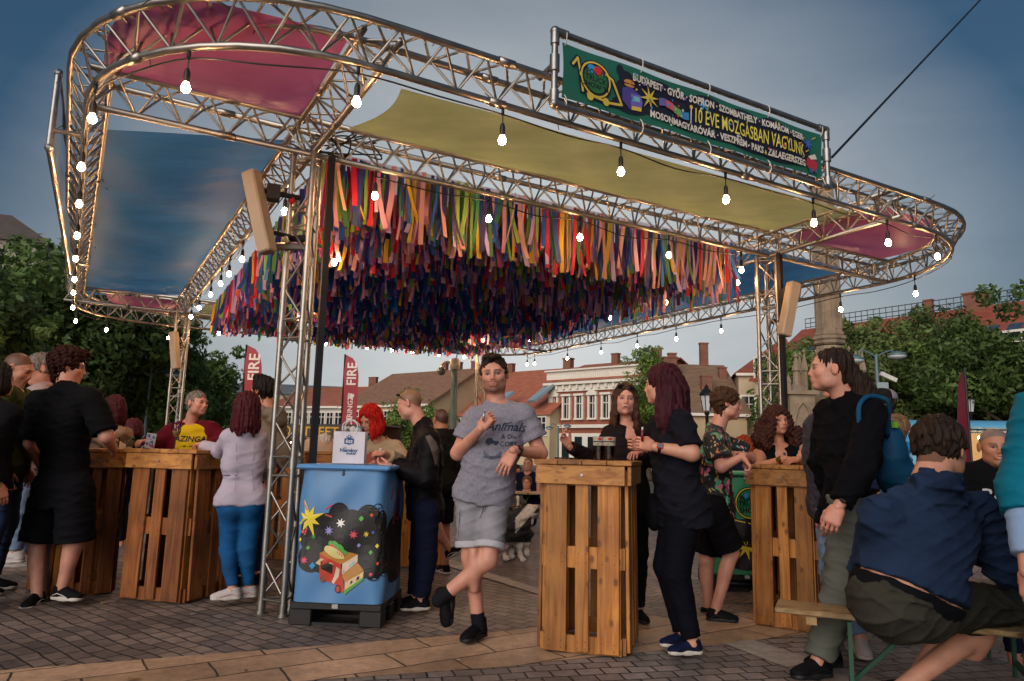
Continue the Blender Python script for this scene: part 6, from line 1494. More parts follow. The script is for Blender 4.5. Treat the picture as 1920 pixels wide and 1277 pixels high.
def shoe(J, sd, toe, up, parent, upper, sole, stripe=None, s=1.0, vox=.006, high=False, name='shoe', g=None):
    A = J['a' + sd]; up = unit(up); toe = np.asarray(toe, float); toe = unit(toe - up * (toe @ up)); x = np.cross(toe, up); M = np.stack([x, toe, up], 1) * s * .97
    S = Solid(vox); z0 = -.088
    cl = [((0, 0, z0 + .018), (0, 0, -1))]
    S.cone((0, -.035, -.05), (0, -.02, .0 if not high else .03), .037, .040, .02, [((0, 0, .005 if not high else .035), (0, 0, 1))]); S.cone((0, -.03, -.055), (0, .09, -.062), .038, .04, .02, cl); S.cone((0, .0, -.01), (0, .09, -.05), .03, .024, .03, cl); S.ell((-.004, .12, -.06), (.042, .055, .03), .02, clip=cl)
    V, F_ = S.mesh(); u = make_obj(name, [(A + V @ M.T, F_, None)], upper, parent)
    S = Solid(vox * .8); cl = [((0, 0, z0), (0, 0, -1)), ((0, 0, z0 + .026), (0, 0, 1))]
    S.cone((0, -.035, z0 + .01), (0, .04, z0 + .01), .042, .040, .02, cl); S.cone((0, .04, z0 + .01), (-.003, .125, z0 + .012), .040, .046, .02, cl)
    V, F_ = S.mesh(relax=1); make_obj('sole', [(A + V @ M.T, F_, None)], sole, u)
    if stripe:
        m = MB()
        for k in range(4): m.tube([A + M @ np.array(p) for p in ((-.024, .03 + .018 * k, -.022 - .010 * k), (0, .036 + .018 * k, -.012 - .011 * k), (.024, .03 + .018 * k, -.022 - .010 * k))], .0025, 5)
        for sg in (-1, 1): m.tube([A + M @ np.array(p) for p in ((sg * .040, -.04, -.055), (sg * .040, .0, -.04), (sg * .0425, .05, -.05), (sg * .043, .09, -.065))], .0035, 5)
        m.build('lace', stripe, u)
    return u
_cl = {}
def cloth(name, col, rough=.85, bump=.009, bscale=13, var=.1, attr=None):
    return mat(name, col, rough, var=var, vscale=5, bump=bump * .6, bscale=bscale, sheen=.0, spec=.1, attr=attr, stretch=(1, 1, .7), ridge=bump * 1.1, rscale=5.5)
def person(label, J, head=None, skin='fair', hair=None, fem=False, top=None, bottom=None, feet=None, hands=None, girth=1., belly=0., bust=0., armg=1., legg=1., hips=1., beard=0, mouth='neutral', group=None, seed=0, age=0, wide=1.0, over=None, lower=True, name='person'):
    vox = min(.02, max(.0075, .0016 * J['Y'])); root = empty(name, (J['base'][0], J['base'][1], 0), label, 'person', group); head = head or {}; hair = hair or {'style': 'short', 'color': 'dark'}
    hv = max(.0038, vox * .5)
    parts = []
    V, F_, C_, M, C = head_mesh(J, head, skin, hair, fem, hv, beard, seed=seed, mouth=mouth, wide=wide, age=age); parts.append((to_world(V, M, C), F_, C_))
    S = Solid(vox); torso(S, J, -.004, girth, belly, bust, hips=hips); sk = np.array(srgb(SK[skin]))
    for sd in 'LR':
        arm(S, J, sd, 0., armg, t1=2.05)
        if lower: leg(S, J, sd, 0., legg, t1=2.05)
    V, F_ = S.mesh(); parts.append((V, F_, np.tile(sk, (len(V), 1))))
    hands = hands or {}
    for sd, sg in (('L', -1), ('R', 1)):
        h = hands.get(sd, {}); 
        if h is None: continue
        fd = J['w' + sd] - J['e' + sd]; d = h.get('d', fd); rr = unit(J['sR'] - J['sL']) * sg; nrm = h.get('n', -rr)
        if J['Y'] < 9: parts.append(hand_mesh(J['w' + sd] + unit(d) * .012, d, nrm, sg, h.get('curl', .35), max(.0036, vox * .5), J['s'] * (.93 if fem else 1.0) * h.get('s', 1.), thumb=h.get('thumb', .5), spread=h.get('spread', .1), sk=skin))
        else: parts.append(hand_mesh(J['w' + sd], d, nrm, sg, .35, .008, J['s'] * 1.1, sk=skin))
    body = make_obj('body', parts, M_skin, root, 'skin')
    hair_obj(J, M, C, hair, root, seed, hv, fem)
    out = {'root': root, 'M': M, 'C': C, 'body': body, 'skin': skin, 'vox': vox, 'parts': {}}
    if bottom:
        S = Solid(vox); inf = bottom.get('inf', .01); sh, hp = (J['sL'] + J['sR']) / 2, (J['hL'] + J['hR']) / 2; up = unit(sh - hp); r2 = unit(J['hR'] - J['hL'])
        wp = hp + up * bottom.get('rise', .1) * J['s']; f = unit(np.cross(up, r2))
        cl = [(wp, up)]
        S.cone(hp + up * .02 - r2 * .07 * J['s'] * hips, hp + up * .02 + r2 * .07 * J['s'] * hips, .104 * J['s'] * girth ** .6 * hips + inf, .104 * J['s'] * girth ** .6 * hips + inf, .05, cl)
        S.cone(hp + up * .1 - r2 * .06 * J['s'] * girth, hp + up * .1 + r2 * .06 * J['s'] * girth, .098 * J['s'] * girth + inf, .095 * J['s'] * girth + inf, .05, cl)
        for x in (-1, 1): S.ell(hp + r2 * x * .06 - f * .045 - up * .03, V3(.075, .075, .085) * J['s'] * hips + inf, .04, M=np.stack([r2, f, up], 1))
        for sd in 'LR': leg(S, J, sd, inf, legg, t1=bottom.get('t', 1.9), loose=bottom.get('loose', 0.), loosek=bottom.get('loosek'))
        V, F_ = S.mesh(disp=folds(seed + 3, bottom.get('fold', .005))); out['parts']['bottom'] = make_obj(bottom.get('name', 'trousers'), [(V, F_, None)], bottom['m'], root)
        if bottom.get('cuff'):
            for sd in 'LR':
                S = Solid(vox); A, B = J['h' + sd], J['k' + sd]; t = bottom['t']; E = A + (B - A) * t; D = unit(B - A); rr = .086 * legg * J['s'] + (.056 * J['s'] - .086 * J['s'] * legg) * t + inf + bottom.get('loose', 0) + .008
                S.cone(E - D * .05, E + D * .0, rr + .002, rr, .01, [(E - D * .035, -D), (E + D * .008, D)]); V, F_ = S.mesh(); make_obj('cuff', [(V, F_, None)], bottom['cuff'], out['parts']['bottom'])
    if top:
        for ti, tp in enumerate(top if isinstance(top, list) else [top]):
            S = Solid(vox); inf = tp.get('inf', .016); sh, hp = (J['sL'] + J['sR']) / 2, (J['hL'] + J['hR']) / 2; up = unit(sh - hp); hem = hp + up * tp.get('hem', -.02) * J['s']; hn = -up + V3(tp.get('hemtilt', (0, 0, 0)))
            cl = [(hem, hn)]
            sh, hp, up, r, f = torso(S, J, inf, girth, belly, bust, clip=cl, hips=hips)
            for x in (-1, 1): S.cone(hp + r * x * .055 * hips + up * .02, hp + r * x * .07 * hips - up * .1, .108 * J['s'] * girth ** .6 * hips + inf + tp.get('flare', .0), .112 * J['s'] * girth ** .6 * hips + inf + tp.get('flare', .0), .05, cl)
            if tp.get('hem', 0) < -.12 : pass
            for sd in 'LR':
                if tp.get('sleeve', .55) > 0: arm(S, J, sd, inf * .8 + .004, armg, t1=tp.get('sleeve', .55), loose=tp.get('loose', .006))
            nk = J['neck'] + up * .015; 
            if tp.get('collar'): S.cone(J['neck'] - up * .035, J['neck'] + up * tp['collar'] + unit(J['head'] - J['neck']) * .0, .062 * J['s'] * (.9 if fem else 1.05) + inf * .5, .060 * J['s'] * (.88 if fem else 1.05) + inf * .35, .02, [(J['neck'] + up * tp['collar'], up)])
            else: S.ell(J['neck'] + up * .035 + f * .02, (.066, .066, .075 * tp.get('neckdrop', 1)), .012, M=np.stack([r, f, up], 1), sub=True)
            if tp.get('vneck'): S.ell(sh + f * .13 + up * .0, (.045, .12, tp['vneck']), .02, M=np.stack([r, f, up], 1), sub=True)
            if tp.get('open'): S.cone(sh + f * .17 + up * .05, hp + f * .17 - up * .1, tp['open'], tp['open'] * 1.2, .02, sub=True)
            if tp.get('hood'):
                b = J['neck'] - f * .055 - up * .01; R0 = .088 * J['s'] * tp.get('hoodw', 1.0); hw = .032 * tp.get('hoodw', 1.0)
                for q in range(9): a = R(200 + 140 * (q - 1) / 8 + 20 - 20); 
                ps = [J['neck'] + r * math.cos(R(a)) * R0 * 1.05 + f * (math.sin(R(a)) * R0 + .005) + up * (.03 - .02 * abs(math.cos(R(a)))) for a in range(-30, -151, -15)]
                for a_, b_ in zip(ps, ps[1:]): S.cone(a_, b_, hw, hw, .02)
                S.ell(J['neck'] - f * .085 - up * .055, (.1 * J['s'] * tp.get('hoodw', 1.0), .05, .07 * J['s']), .03, M=np.stack([r, f, up], 1))
            V, F_ = S.mesh(disp=folds(seed + 11 + ti, tp.get('fold', .0055))); o = make_obj(tp.get('name', 'shirt'), [(V, F_, None)], tp['m'], root); out['parts'][tp.get('name', 'shirt')] = o
        out['f'], out['r'], out['up'], out['sh'], out['hp'] = f, r, up, sh, hp
    if feet:
        toe = feet.get('toe'); _, f0 = frame(J['yaw'])
        for sd in 'LR':
            if feet.get('only') and sd not in feet['only']: continue
            fr_ = feet.get(sd, {}); t = fr_.get('toe', toe if toe is not None else f0 + frame(J['yaw'])[0] * (.15 if sd == 'R' else -.15)); shoe(J, sd, t, fr_.get('up', (0, 0, 1)), root, feet['upper'], feet['sole'], feet.get('stripe'), s=J['s'] * feet.get('s', .98 if not fem else .9), vox=max(.005, vox * .8), high=feet.get('high', False))
            if feet.get('sock'):
                S = Solid(vox * .8); A = J['a' + sd]; D = unit(J['k' + sd] - A); S.cone(A - D * .03, A + D * feet.get('sockh', .07), .042 * J['s'], .043 * J['s'], .01, [(A + D * feet.get('sockh', .07), D)]); V, F_ = S.mesh(); make_obj('sock', [(V, F_, None)], feet['sock'], root)
    return out
def decal(target, org, right, up, items, name='print', parent=None, lift=.0025, subd=.03):
    """flat artwork pressed on a garment: every point is dropped along the view of the print onto the cloth"""
    right, up = unit(right), unit(up); n_ = unit(np.cross(right, up)); me = target.data; o = np.array(ORG[target.name])
    bv = BVHTree.FromPolygons([tuple(v.co) for v in me.vertices], [tuple(p.vertices) for p in me.polygons]); org = np.asarray(org)
    def fn(u, v, l=0):
        p = org + right * u + up * v + n_ * .5 - o; h = bv.ray_cast(Vector(p), Vector(-n_), 1.2)
        q = (np.array(h[0]) if h[0] is not None else p - n_ * .5) + n_ * (lift + l) + o; return q
    a = Art(fn, .0005)
    for it in items: getattr(a, it[0])(*it[1], **(it[2] if len(it) > 2 else {}))
    return a.build(name, parent or target)
def watch(P, J, sd, m, sq=False, face=None):
    W_, E_ = J['w' + sd], J['e' + sd]; d = unit(W_ - E_); c = W_ - d * .03; r_ = .032 * J['s'] * (.9 if sq else 1); mb = MB(); ref = unit(np.cross(d, (0, 0, 1.))); y = np.cross(d, ref); M = np.stack([ref, y, d], 1)
    mb.lathe(c, [(r_, -.011), (r_ + .004, -.009), (r_ + .004, .009), (r_, .011)], 18, mtx=M); st = mb.build('watch_strap', m, P['root'], smooth=True, angle=40)
    nrm = unit(np.array([-.1, -1., .35]) - d * (np.array([-.1, -1., .35]) @ d)); q = c + nrm * (r_ + .006); x = np.cross(d, nrm); mb = MB()
    if sq: mb.box(q, (.034, .04, .012), mtx=np.stack([x, d, nrm], 1), bev=.003, col=.5)
    else: mb.lathe(q, [(.021, -.006), (.021, .004), (.018, .007), (0, .007)], 18, mtx=np.stack([x, d, nrm], 1))
    wf = mb.build('watch_case', face or m, st)
    if sq: mb = MB(); mb.box(q + nrm * .0068, (.026, .031, .001), mtx=np.stack([x, d, nrm], 1)); mb.build('watch_dial', mat('watch_screen', '18263a', .1), wf)
def glasses_on(P, kind='head', m=None, z=.088, y=.055, tilt=.9):
    """sunglasses pushed up on the hair"""
    M, C = P['M'], P['C']; m = m or mat('black_acetate', '0b0b0d', .2); mb = MB(); T = lambda p: C + M @ np.array(p); c_, s_ = math.cos(tilt), math.sin(tilt)
    def loc(x, v): return np.array([x, y + .018 - v * s_ * .6 + .0, z + v * c_ * .0 + v * .8])
    lens = MB()
    for sg in (-1, 1):
        ring = [loc(sg * (.034 + .027 * math.cos(a) * (1.0)), .020 * math.sin(a)) + [0, -.012 * abs(sg * (.034 + .027 * math.cos(a))) / .06, 0] for a in np.linspace(0, 2 * math.pi, 14, endpoint=False)]
        mb.tube([T(p) for p in ring], .0035, 5, closed=True); lens.add([T(p) for p in ring], [tuple(range(14))]); mb.tube([T(ring[0] if sg > 0 else ring[0]), T((sg * .078, y - .02, z - .012)), T((sg * .083, -.02, z - .06))], .003, 5)
    mb.tube([T(loc(-.008, .004)), T(loc(.008, .004))], .003, 5); g = mb.build('sunglasses', m, P['root']); lens.build('lens', mat('dark_lens', '0a0a0c', .08, spec=.6), g)
# ================================================================== the people in the photo
BLKT = cloth('black_jersey', '0b0b0e', .9); BLKP = cloth('black_cotton', '0c0c11', .85); NAVY = cloth('navy_cotton', '10142a', .85)
SOLE_W = mat('white_sole', 'b9b2aa', .55, var=.08); SOLE_B = mat('black_sole', '121214', .6); SH_BLK = cloth('black_shoe', '0e0e12', .7, .002, 60); SH_W = cloth('white_shoe', 'b5acab', .6, .002, 50); LACE_W = mat('white_lace', 'bdb8b2', .6); LACE_B = mat('black_lace', '0a0a0b', .6)
GR1 = 'people drinking at the tables round the pavilion'
Vd = lambda *a: np.array(a, float)
def denim(name, c, faded=.0): return mat(name, c, .8, var=.28, vscale=4.5, bump=.0015, bscale=110, spec=.2)

# --- man in the grey t-shirt ------------------------------------------------
J = skeleton((926, 702), 4.95, 176, px=dict(neck=(932, 758, -.01), sR=(888, 786), sL=(984, 778), eR=(858, 850, -.03), wR=(900, 806, -.17), eL=(1014, 850, .0), wL=(964, 845, -.17),
    hR=(882, 925), hL=(930, 927), kR=(883, 1045, -.02), aR=(897, 1168, -.06), kL=(915, 1050, -.12), aL=(829, 1120, -.16)), base=(-.25, 4.92))
heather = mat('grey_heather', '7b7a86', .9, var=.16, vscale=60, bump=.006, bscale=15, ridge=.01, rscale=5, spec=.2)
gdenim = denim('grey_denim', '7e7d84')
P = person('man in a grey printed t-shirt and grey denim shorts leaning on the nearest pallet table', J, head=dict(yaw=184, pitch=-4, roll=-4), skin='pink', hair=dict(style='shortneat', color='dark', thick=.006), beard=.55, wide=1.06, girth=1.04, belly=.35, armg=1.08, group=GR1, seed=1,
    top=dict(name='t_shirt', m=heather, sleeve=.62, inf=.016, hem=-.05, loose=.014, flare=.0, fold=.0055), bottom=dict(name='shorts', m=gdenim, t=.83, inf=.014, loose=.018, rise=.06, cuff=mat('denim_cuff', 'a4a3aa', .8), fold=.006),
    feet=dict(upper=SH_BLK, sole=SOLE_B, stripe=LACE_B, high=True, sock=cloth('dark_sock', '16161c'), R=dict(toe=(-.55, -.83, 0)), L=dict(toe=(-.12, -.35, -.95), up=(-.55, -.8, .25))),
    hands=dict(R=dict(d=(.35, -.1, .5), n=(.5, .85, -.15), curl=.95, thumb=.9), L=dict(d=(-.5, -.2, -.85), n=(.25, .85, -.3), curl=.22, spread=.2)))
watch(P, J, 'L', mat('black_watch', '0b0b0c', .35))
SEAM = '4a494f'
decal(P['parts']['bottom'], (J['hL'] + J['hR']) / 2 + Vd(0, 0, -.02), Vd(1, .05, 0), Vd(0, 0, 1), [('line', ([(.0, .05), (.004, -.03), (-.006, -.1), (-.02, -.13)], .005, SEAM)), ('line', ([(.02, .04), (.024, -.03), (.008, -.09)], .003, SEAM)), ('line', ([(-.13, .05), (-.115, .0), (-.08, -.02), (-.055, .04)], .004, SEAM)), ('line', ([(.13, .05), (.115, .0), (.085, -.02), (.065, .04)], .004, SEAM)), ('line', ([(-.15, -.08), (-.158, -.25)], .004, SEAM)), ('line', ([(-.17, .045), (0, .035), (.16, .045)], .004, SEAM))], 'seam')
tee = P['parts']['t_shirt']; DI = '20283e'
oc = at(944, 828, 4.7); decal(tee, oc, Vd(1, .12, 0), Vd(.03, .1, 1), [
    ('text', (.02, .085, 'Animals', .085, DI), dict(shear=.35, bold=.015)), ('text', (.045, .03, '& Div', .045, DI), dict(bold=.01)), ('text', (.045, -.02, 'CORE', .045, DI), dict(bold=.012)), ('ring', (-.06, -.045, .06, .007, '3c4458'), dict(a0=190, a1=350)), ('ring', (-.06, -.045, .048, .004, '3c4458'), dict(a0=190, a1=350)),
    ('poly', ([(-.11, .01), (-.1, .03), (-.07, .035), (-.055, .015), (-.02, .012), (-.02, -.005), (-.11, -.005)], DI)), ('disc', (-.09, -.006, .011, DI)), ('disc', (-.04, -.006, .011, DI)), ('text', (-.055, -.1, 'GARAGE SUPPLY', .018, '3c4458'), dict(bold=.01)), ('line', ([(-.0, .125), (.06, .14)], .008, DI))], 't_shirt_print')
mb = MB(); q = J['wR'] + Vd(.02, -.045, .055); mb.tube([q, q + Vd(.008, -.012, .055)], .008, 10); mb.tube([q + Vd(.008, -.012, .055), q + Vd(.011, -.016, .078)], .005, 8)
tag(mb.build('vape_pen', mat('vape_silver', '9aa0a8', .25, metal=.6), None, smooth=True, org=q), 'silver vape pen in the hand of the man in the grey t-shirt', 'vape pen')
mb = MB(); hp = P['hp'] + P['up'] * .052; 
mb.tube([hp + P['r'] * .132 * math.cos(a) * 1.08 + P['f'] * (.118 * math.sin(a) + .012) for a in np.linspace(0, 2 * math.pi, 30, endpoint=False)], .009, 6, closed=True); mb.build('belt', M_dark, P['root'])

# --- woman in black with long maroon hair -----------------------------------
J = skeleton((1241, 722), 4.72, 292, px=dict(neck=(1262, 775), sL=(1268, 795, .0), sR=(1262, 795, .02), eL=(1297, 850, -.02), wL=(1228, 838, -.02), eR=(1262, 850, .1), wR=(1205, 838, .08),
    hL=(1278, 945), hR=(1266, 940), kL=(1268, 1075), kR=(1250, 1060), aL=(1297, 1200), aR=(1280, 1186)), base=(1.13, 4.72))
J['sL'] = J['neck'] + Vd(.02, -.15, -.06); J['sR'] = J['neck'] + Vd(-.05, .16, -.07)
J['hL'] = at(1283, 950, 4.66); J['hR'] = at(1276, 945, 4.82)
P = person('woman in black with long maroon hair and a red watch, right of the nearest table', J, head=dict(yaw=296, pitch=-3), skin='fair', fem=True, hair=dict(style='long', color='maroon', len=.34, locks=26, open=84, rad=.022, flare=.03, thick=.014), girth=1.14, belly=.5, bust=1.2, armg=1.22, hips=1.1, legg=1.3, group=GR1, seed=2, mouth='open',
    top=dict(name='t_shirt', m=cloth('washed_black', '15151d', .9), sleeve=.82, inf=.014, hem=-.12, loose=.008, flare=.0, fold=.008), bottom=dict(name='trousers', m=cloth('black_jeans', '090a12', .85), t=1.97, inf=.008, loose=.012, fold=.004),
    feet=dict(upper=cloth('navy_shoe', '0e1430', .7, .002, 60), sole=SOLE_W, stripe=LACE_B, toe=(-1, -.15, 0)), hands=dict(L=dict(d=(-.9, -.1, .22), n=(.15, .9, -.1), curl=.75, thumb=.8), R=dict(d=(-.9, -.15, .2), n=(.3, -.8, 0), curl=.7, thumb=.9)))
watch(P, J, 'L', mat('black_watch', '0b0b0c', .35), True, mat('red_case', 'b02420', .35))
mb = MB(); q = J['wL'] + Vd(-.085, -.03, .035); mb.tube([q, q + Vd(.0, -.01, .065)], .0085, 10); v = mb.build('vape_pen', mat('vape_red', '7c1220', .3), None, smooth=True, org=q); tag(v, 'dark red vape pen with a white tip between the hands of the woman in black', 'vape pen')
mb = MB(); mb.tube([q + Vd(.0, -.01, .065), q + Vd(.0, -.012, .085)], .006, 8); mb.build('mouthpiece', mat('white_plastic', 'c9c7bf', .4), v, smooth=True)
mb = MB(); mb.ell = None
S = Solid(.01); S.ell(at(1226, 960, 4.9), (.06, .11, .13), .02); Vb, Fb = S.mesh(disp=folds(5, .006)); r_ = empty('handbag', at(1222, 960, 4.85), 'black handbag hanging at the hip of the woman in black', 'handbag'); make_obj('bag_body', [(Vb, Fb, None)], BLKP, r_)
mb = MB(); mb.tube(catrom([at(1222, 935, 4.85), at(1245, 880, 4.8), J['sR'] + Vd(0, 0, .06)], 6), .008, 6); mb.build('strap', BLKP, r_)

# --- girl with sunglasses on her head ---------------------------------------
J = skeleton((1172, 750), 5.5, 176, px=dict(neck=(1175, 800), sR=(1143, 815), sL=(1212, 812), eR=(1113, 862, -.02), wR=(1068, 838, -.1), eL=(1228, 862, -.05), wL=(1200, 850, -.12)))
P = person('young woman with long brown hair and sunglasses on her head, behind the nearest table', J, head=dict(yaw=184, pitch=2, roll=3), skin='pink', fem=True, hair=dict(style='long', color='brown', len=.36, locks=26, open=54, rad=.016, flare=.02, thick=.008), mouth='open', group=GR1, seed=3, girth=.85, wide=.97, armg=.85,
    top=dict(name='jacket', m=cloth('dark_brown_jacket', '1a1213', .8), sleeve=1.97, inf=.018, hem=-.2, loose=.012, vneck=.06), bottom=dict(m=BLKP, t=1.95, inf=.01), feet=dict(upper=SH_BLK, sole=SOLE_B), hands=dict(R=dict(d=(-.55, -.2, .75), n=(.6, -.6, .2), curl=.55, spread=.3), L=dict(d=(-.5, -.7, .0), n=(0, 0, -1), curl=.4)))
glasses_on(P)
mb = MB(); q = J['wR'] + Vd(-.05, -.04, .11); mb.tube([q, q + Vd(-.03, -.03, .055)], .004, 6); tag(mb.build('cigarette', mat('white_plastic', 'c9c7bf', .4), None, org=q), 'white cigarette in the raised hand of the young woman with sunglasses', 'cigarette')

# --- man in the tropical shirt -----------------------------------------------
floral = bpy.data.materials.new('tropical_print'); floral.use_nodes = True
nt = floral.node_tree; n = nt.nodes.new; l = nt.links.new; b = nt.nodes['Principled BSDF']; b.inputs['Roughness'].default_value = .75
tc = n('ShaderNodeTexCoord'); nzz = n('ShaderNodeTexNoise'); nzz.inputs['Scale'].default_value = 9; l(tc.outputs['Object'], nzz.inputs['Vector']); wv = n('ShaderNodeVectorMath'); wv.operation = 'SCALE'; wv.inputs[3].default_value = .16; l(nzz.outputs['Color'], wv.inputs[0]); av = n('ShaderNodeVectorMath'); l(tc.outputs['Object'], av.inputs[0]); l(wv.outputs[0], av.inputs[1])
cur = None; base_col = (.006, .007, .010, 1)
for k, (sc_, c0, c1, th, stx) in enumerate(((13, '2f7a4a', '5aa88a', .34, (1, 1, .45)), (15, 'b5325a', 'd88a9a', .3, (1, 1, .9)), (24, 'c9a02c', 'b5502c', .22, (1.4, 1, .5)), (30, 'b9c4b4', '2f9a94', .2, (1, 1.3, .7)))):
    mpp = n('ShaderNodeMapping'); mpp.inputs['Location'].default_value = (k * 3.3, k * 1.7, k * 2.1); mpp.inputs['Scale'].default_value = stx; l(av.outputs[0], mpp.inputs[0])
    vo = n('ShaderNodeTexVoronoi'); vo.inputs['Scale'].default_value = sc_; l(mpp.outputs[0], vo.inputs['Vector']); mrr = n('ShaderNodeMapRange'); mrr.inputs[1].default_value = th; mrr.inputs[2].default_value = th + .05; mrr.inputs[3].default_value = 1; mrr.inputs[4].default_value = 0; l(vo.outputs['Distance'], mrr.inputs[0])
    pk = n('ShaderNodeSeparateColor'); l(vo.outputs['Color'], pk.inputs[0]); g_ = n('ShaderNodeMath'); g_.operation = 'GREATER_THAN'; g_.inputs[1].default_value = .42; l(pk.outputs[0], g_.inputs[0]); mm_ = n('ShaderNodeMath'); mm_.operation = 'MULTIPLY'; l(mrr.outputs[0], mm_.inputs[0]); l(g_.outputs[0], mm_.inputs[1])
    cm = n('ShaderNodeMix'); cm.data_type = 'RGBA'; l(pk.outputs[1], cm.inputs[0]); cm.inputs[6].default_value = (*srgb(c0), 1); cm.inputs[7].default_value = (*srgb(c1), 1)
    mx_ = n('ShaderNodeMix'); mx_.data_type = 'RGBA'; l(mm_.outputs[0], mx_.inputs[0]); l(cm.outputs[2], mx_.inputs[7])
    if cur is None: mx_.inputs[6].default_value = base_col
    else: l(cur, mx_.inputs[6])
    cur = mx_.outputs[2]
l(cur, b.inputs['Base Color'])
J = skeleton((1363, 758), 5.75, 96, px=dict(neck=(1343, 806, .02), sR=(1336, 828, -.14), sL=(1352, 826, .16), eR=(1352, 876, -.22), wR=(1392, 856, -.24), eL=(1408, 858, .1), wL=(1385, 852, -.1), hR=(1338, 955, -.07), hL=(1342, 955, .1), kR=(1372, 1035, -.0), aR=(1342, 1142, -.02), kL=(1325, 1050, .1), aL=(1328, 1140, .1)), base=(1.62, 5.72))
P = person('laughing man in a black tropical print shirt beside the dark curly haired woman', J, head=dict(yaw=98, pitch=-4, roll=8), skin='pink', hair=dict(style='short', color='brown', thick=.018), beard=.25, mouth='smile', girth=1.0, group=GR1, seed=4, armg=1.0,
    top=dict(name='shirt', m=floral, sleeve=.8, inf=.022, hem=-.12, loose=.02, flare=.02, fold=.006), bottom=dict(name='shorts', m=BLKP, t=.9, inf=.02, loose=.03), feet=dict(upper=SH_BLK, sole=SOLE_B, stripe=LACE_B, toe=(1, -.25, 0)), hands=dict(R=dict(d=(.3, -.2, -.5), n=(-.7, .3, 0), curl=.7), L=dict(d=(-.6, -.5, .1), n=(0, .2, -1), curl=.75)))

# --- curly haired woman -------------------------------------------------------
J = skeleton((1458, 790), 6.15, 186, px=dict(neck=(1462, 838), sR=(1424, 852), sL=(1497, 850), eR=(1418, 868, -.1), wR=(1470, 861, -.27), eL=(1520, 872, -.1), wL=(1497, 862, -.28)))
J['eR'] = at(1424, 876, 6.0); J['eL'] = at(1512, 876, 6.0)
P = person('woman with dark curly hair and a black v-neck top resting folded hands on her table', J, head=dict(yaw=170, pitch=2, roll=-3, look=1), skin='warm', fem=True, hair=dict(style='curly', color='curly', len=.27, locks=21, open=66, rad=.034, flare=.07, thick=.016), bust=1.1, girth=.98, armg=1.15, group=GR1, seed=5, wide=1.05,
    top=dict(name='top', m=BLKT, sleeve=0, inf=.010, hem=-.15, vneck=.17), bottom=dict(m=BLKP, t=1.95, inf=.01), hands=dict(R=dict(d=(.85, -.25, -.05), n=(.0, .5, -.8), curl=.6), L=dict(d=(-.85, -.25, -.05), n=(0, .6, -.8), curl=.6)))
mb = MB(); 
for sg in (-1, 1): q = P['C'] + P['M'] @ Vd(sg * .084, -.005, -.05); mb.ball(q, .008, 8, 6); mb.ball(q - Vd(0, 0, .018), .006, 8, 6)
mb.build('earring', mat('silver', 'a8a8ac', .2, metal=1), P['root'])
mb = MB(); q = P['C'] + Vd(.0, -.13, -.275); mb.ball(q, .012, 8, 6); mb.build('pendant', mat('blue_stone', '1d2c5c', .2), P['root']); watch(P, J, 'R', mat('gold_metal', '9c7434', .3, metal=.9))
J = skeleton((1395, 838), 8.2, 200); P = person('person with bushy ginger hair half hidden behind the tropical shirt man', J, hair=dict(style='curly', color='ginger', len=.12, locks=15, open=30, rad=.05, flare=.03, thick=.03), top=dict(name='jacket', m=NAVY, sleeve=1.95), bottom=dict(m=denim('blue_denim', '2b3f60'), t=1.95), group=GR1, seed=6, skin='fair')

# --- man with the ponytail ----------------------------------------------------
J = skeleton((1557, 693), 4.25, 286, px=dict(neck=(1585, 748, .02), eL=(1612, 880, -.12), wL=(1573, 948, -.2), hL=(1592, 968, -.08), hR=(1590, 965, .1), kL=(1578, 1105, -.06), kR=(1572, 1090, .08), aL=(1535, 1236, -.05), aR=(1556, 1218, .1)), base=(1.98, 4.25))
J['sL'] = J['neck'] + Vd(.07, -.17, -.09); J['sR'] = J['neck'] + Vd(-.03, .18, -.07); J['eR'] = J['sR'] + Vd(-.03, .02, -.3); J['wR'] = J['hR'] + Vd(-.02, .1, -.02)
P = person('tall man with a long wavy ponytail, black fleece and blue backpack, seen in profile', J, head=dict(yaw=287, pitch=2), skin='pink', hair=dict(style='pony', color='dark'), beard=.18, mouth='open', girth=1.02, armg=1.15, group=GR1, seed=7,
    top=dict(name='fleece', m=cloth('black_fleece', '08080d', .95), sleeve=1.93, inf=.022, hem=-.06, loose=.016, collar=.035, fold=.007), bottom=dict(name='trousers', m=cloth('olive_trousers', '5a5d55', .85), t=1.97, inf=.016, loose=.022, fold=.009), feet=dict(upper=SH_BLK, sole=SOLE_B, stripe=LACE_B, toe=(-1, -.25, 0)), hands=dict(L=dict(d=(-.45, -.1, -.8), n=(.5, .7, 0), curl=.5), R=dict(curl=.4)))
watch(P, J, 'L', mat('black_watch', '0b0b0c', .35))
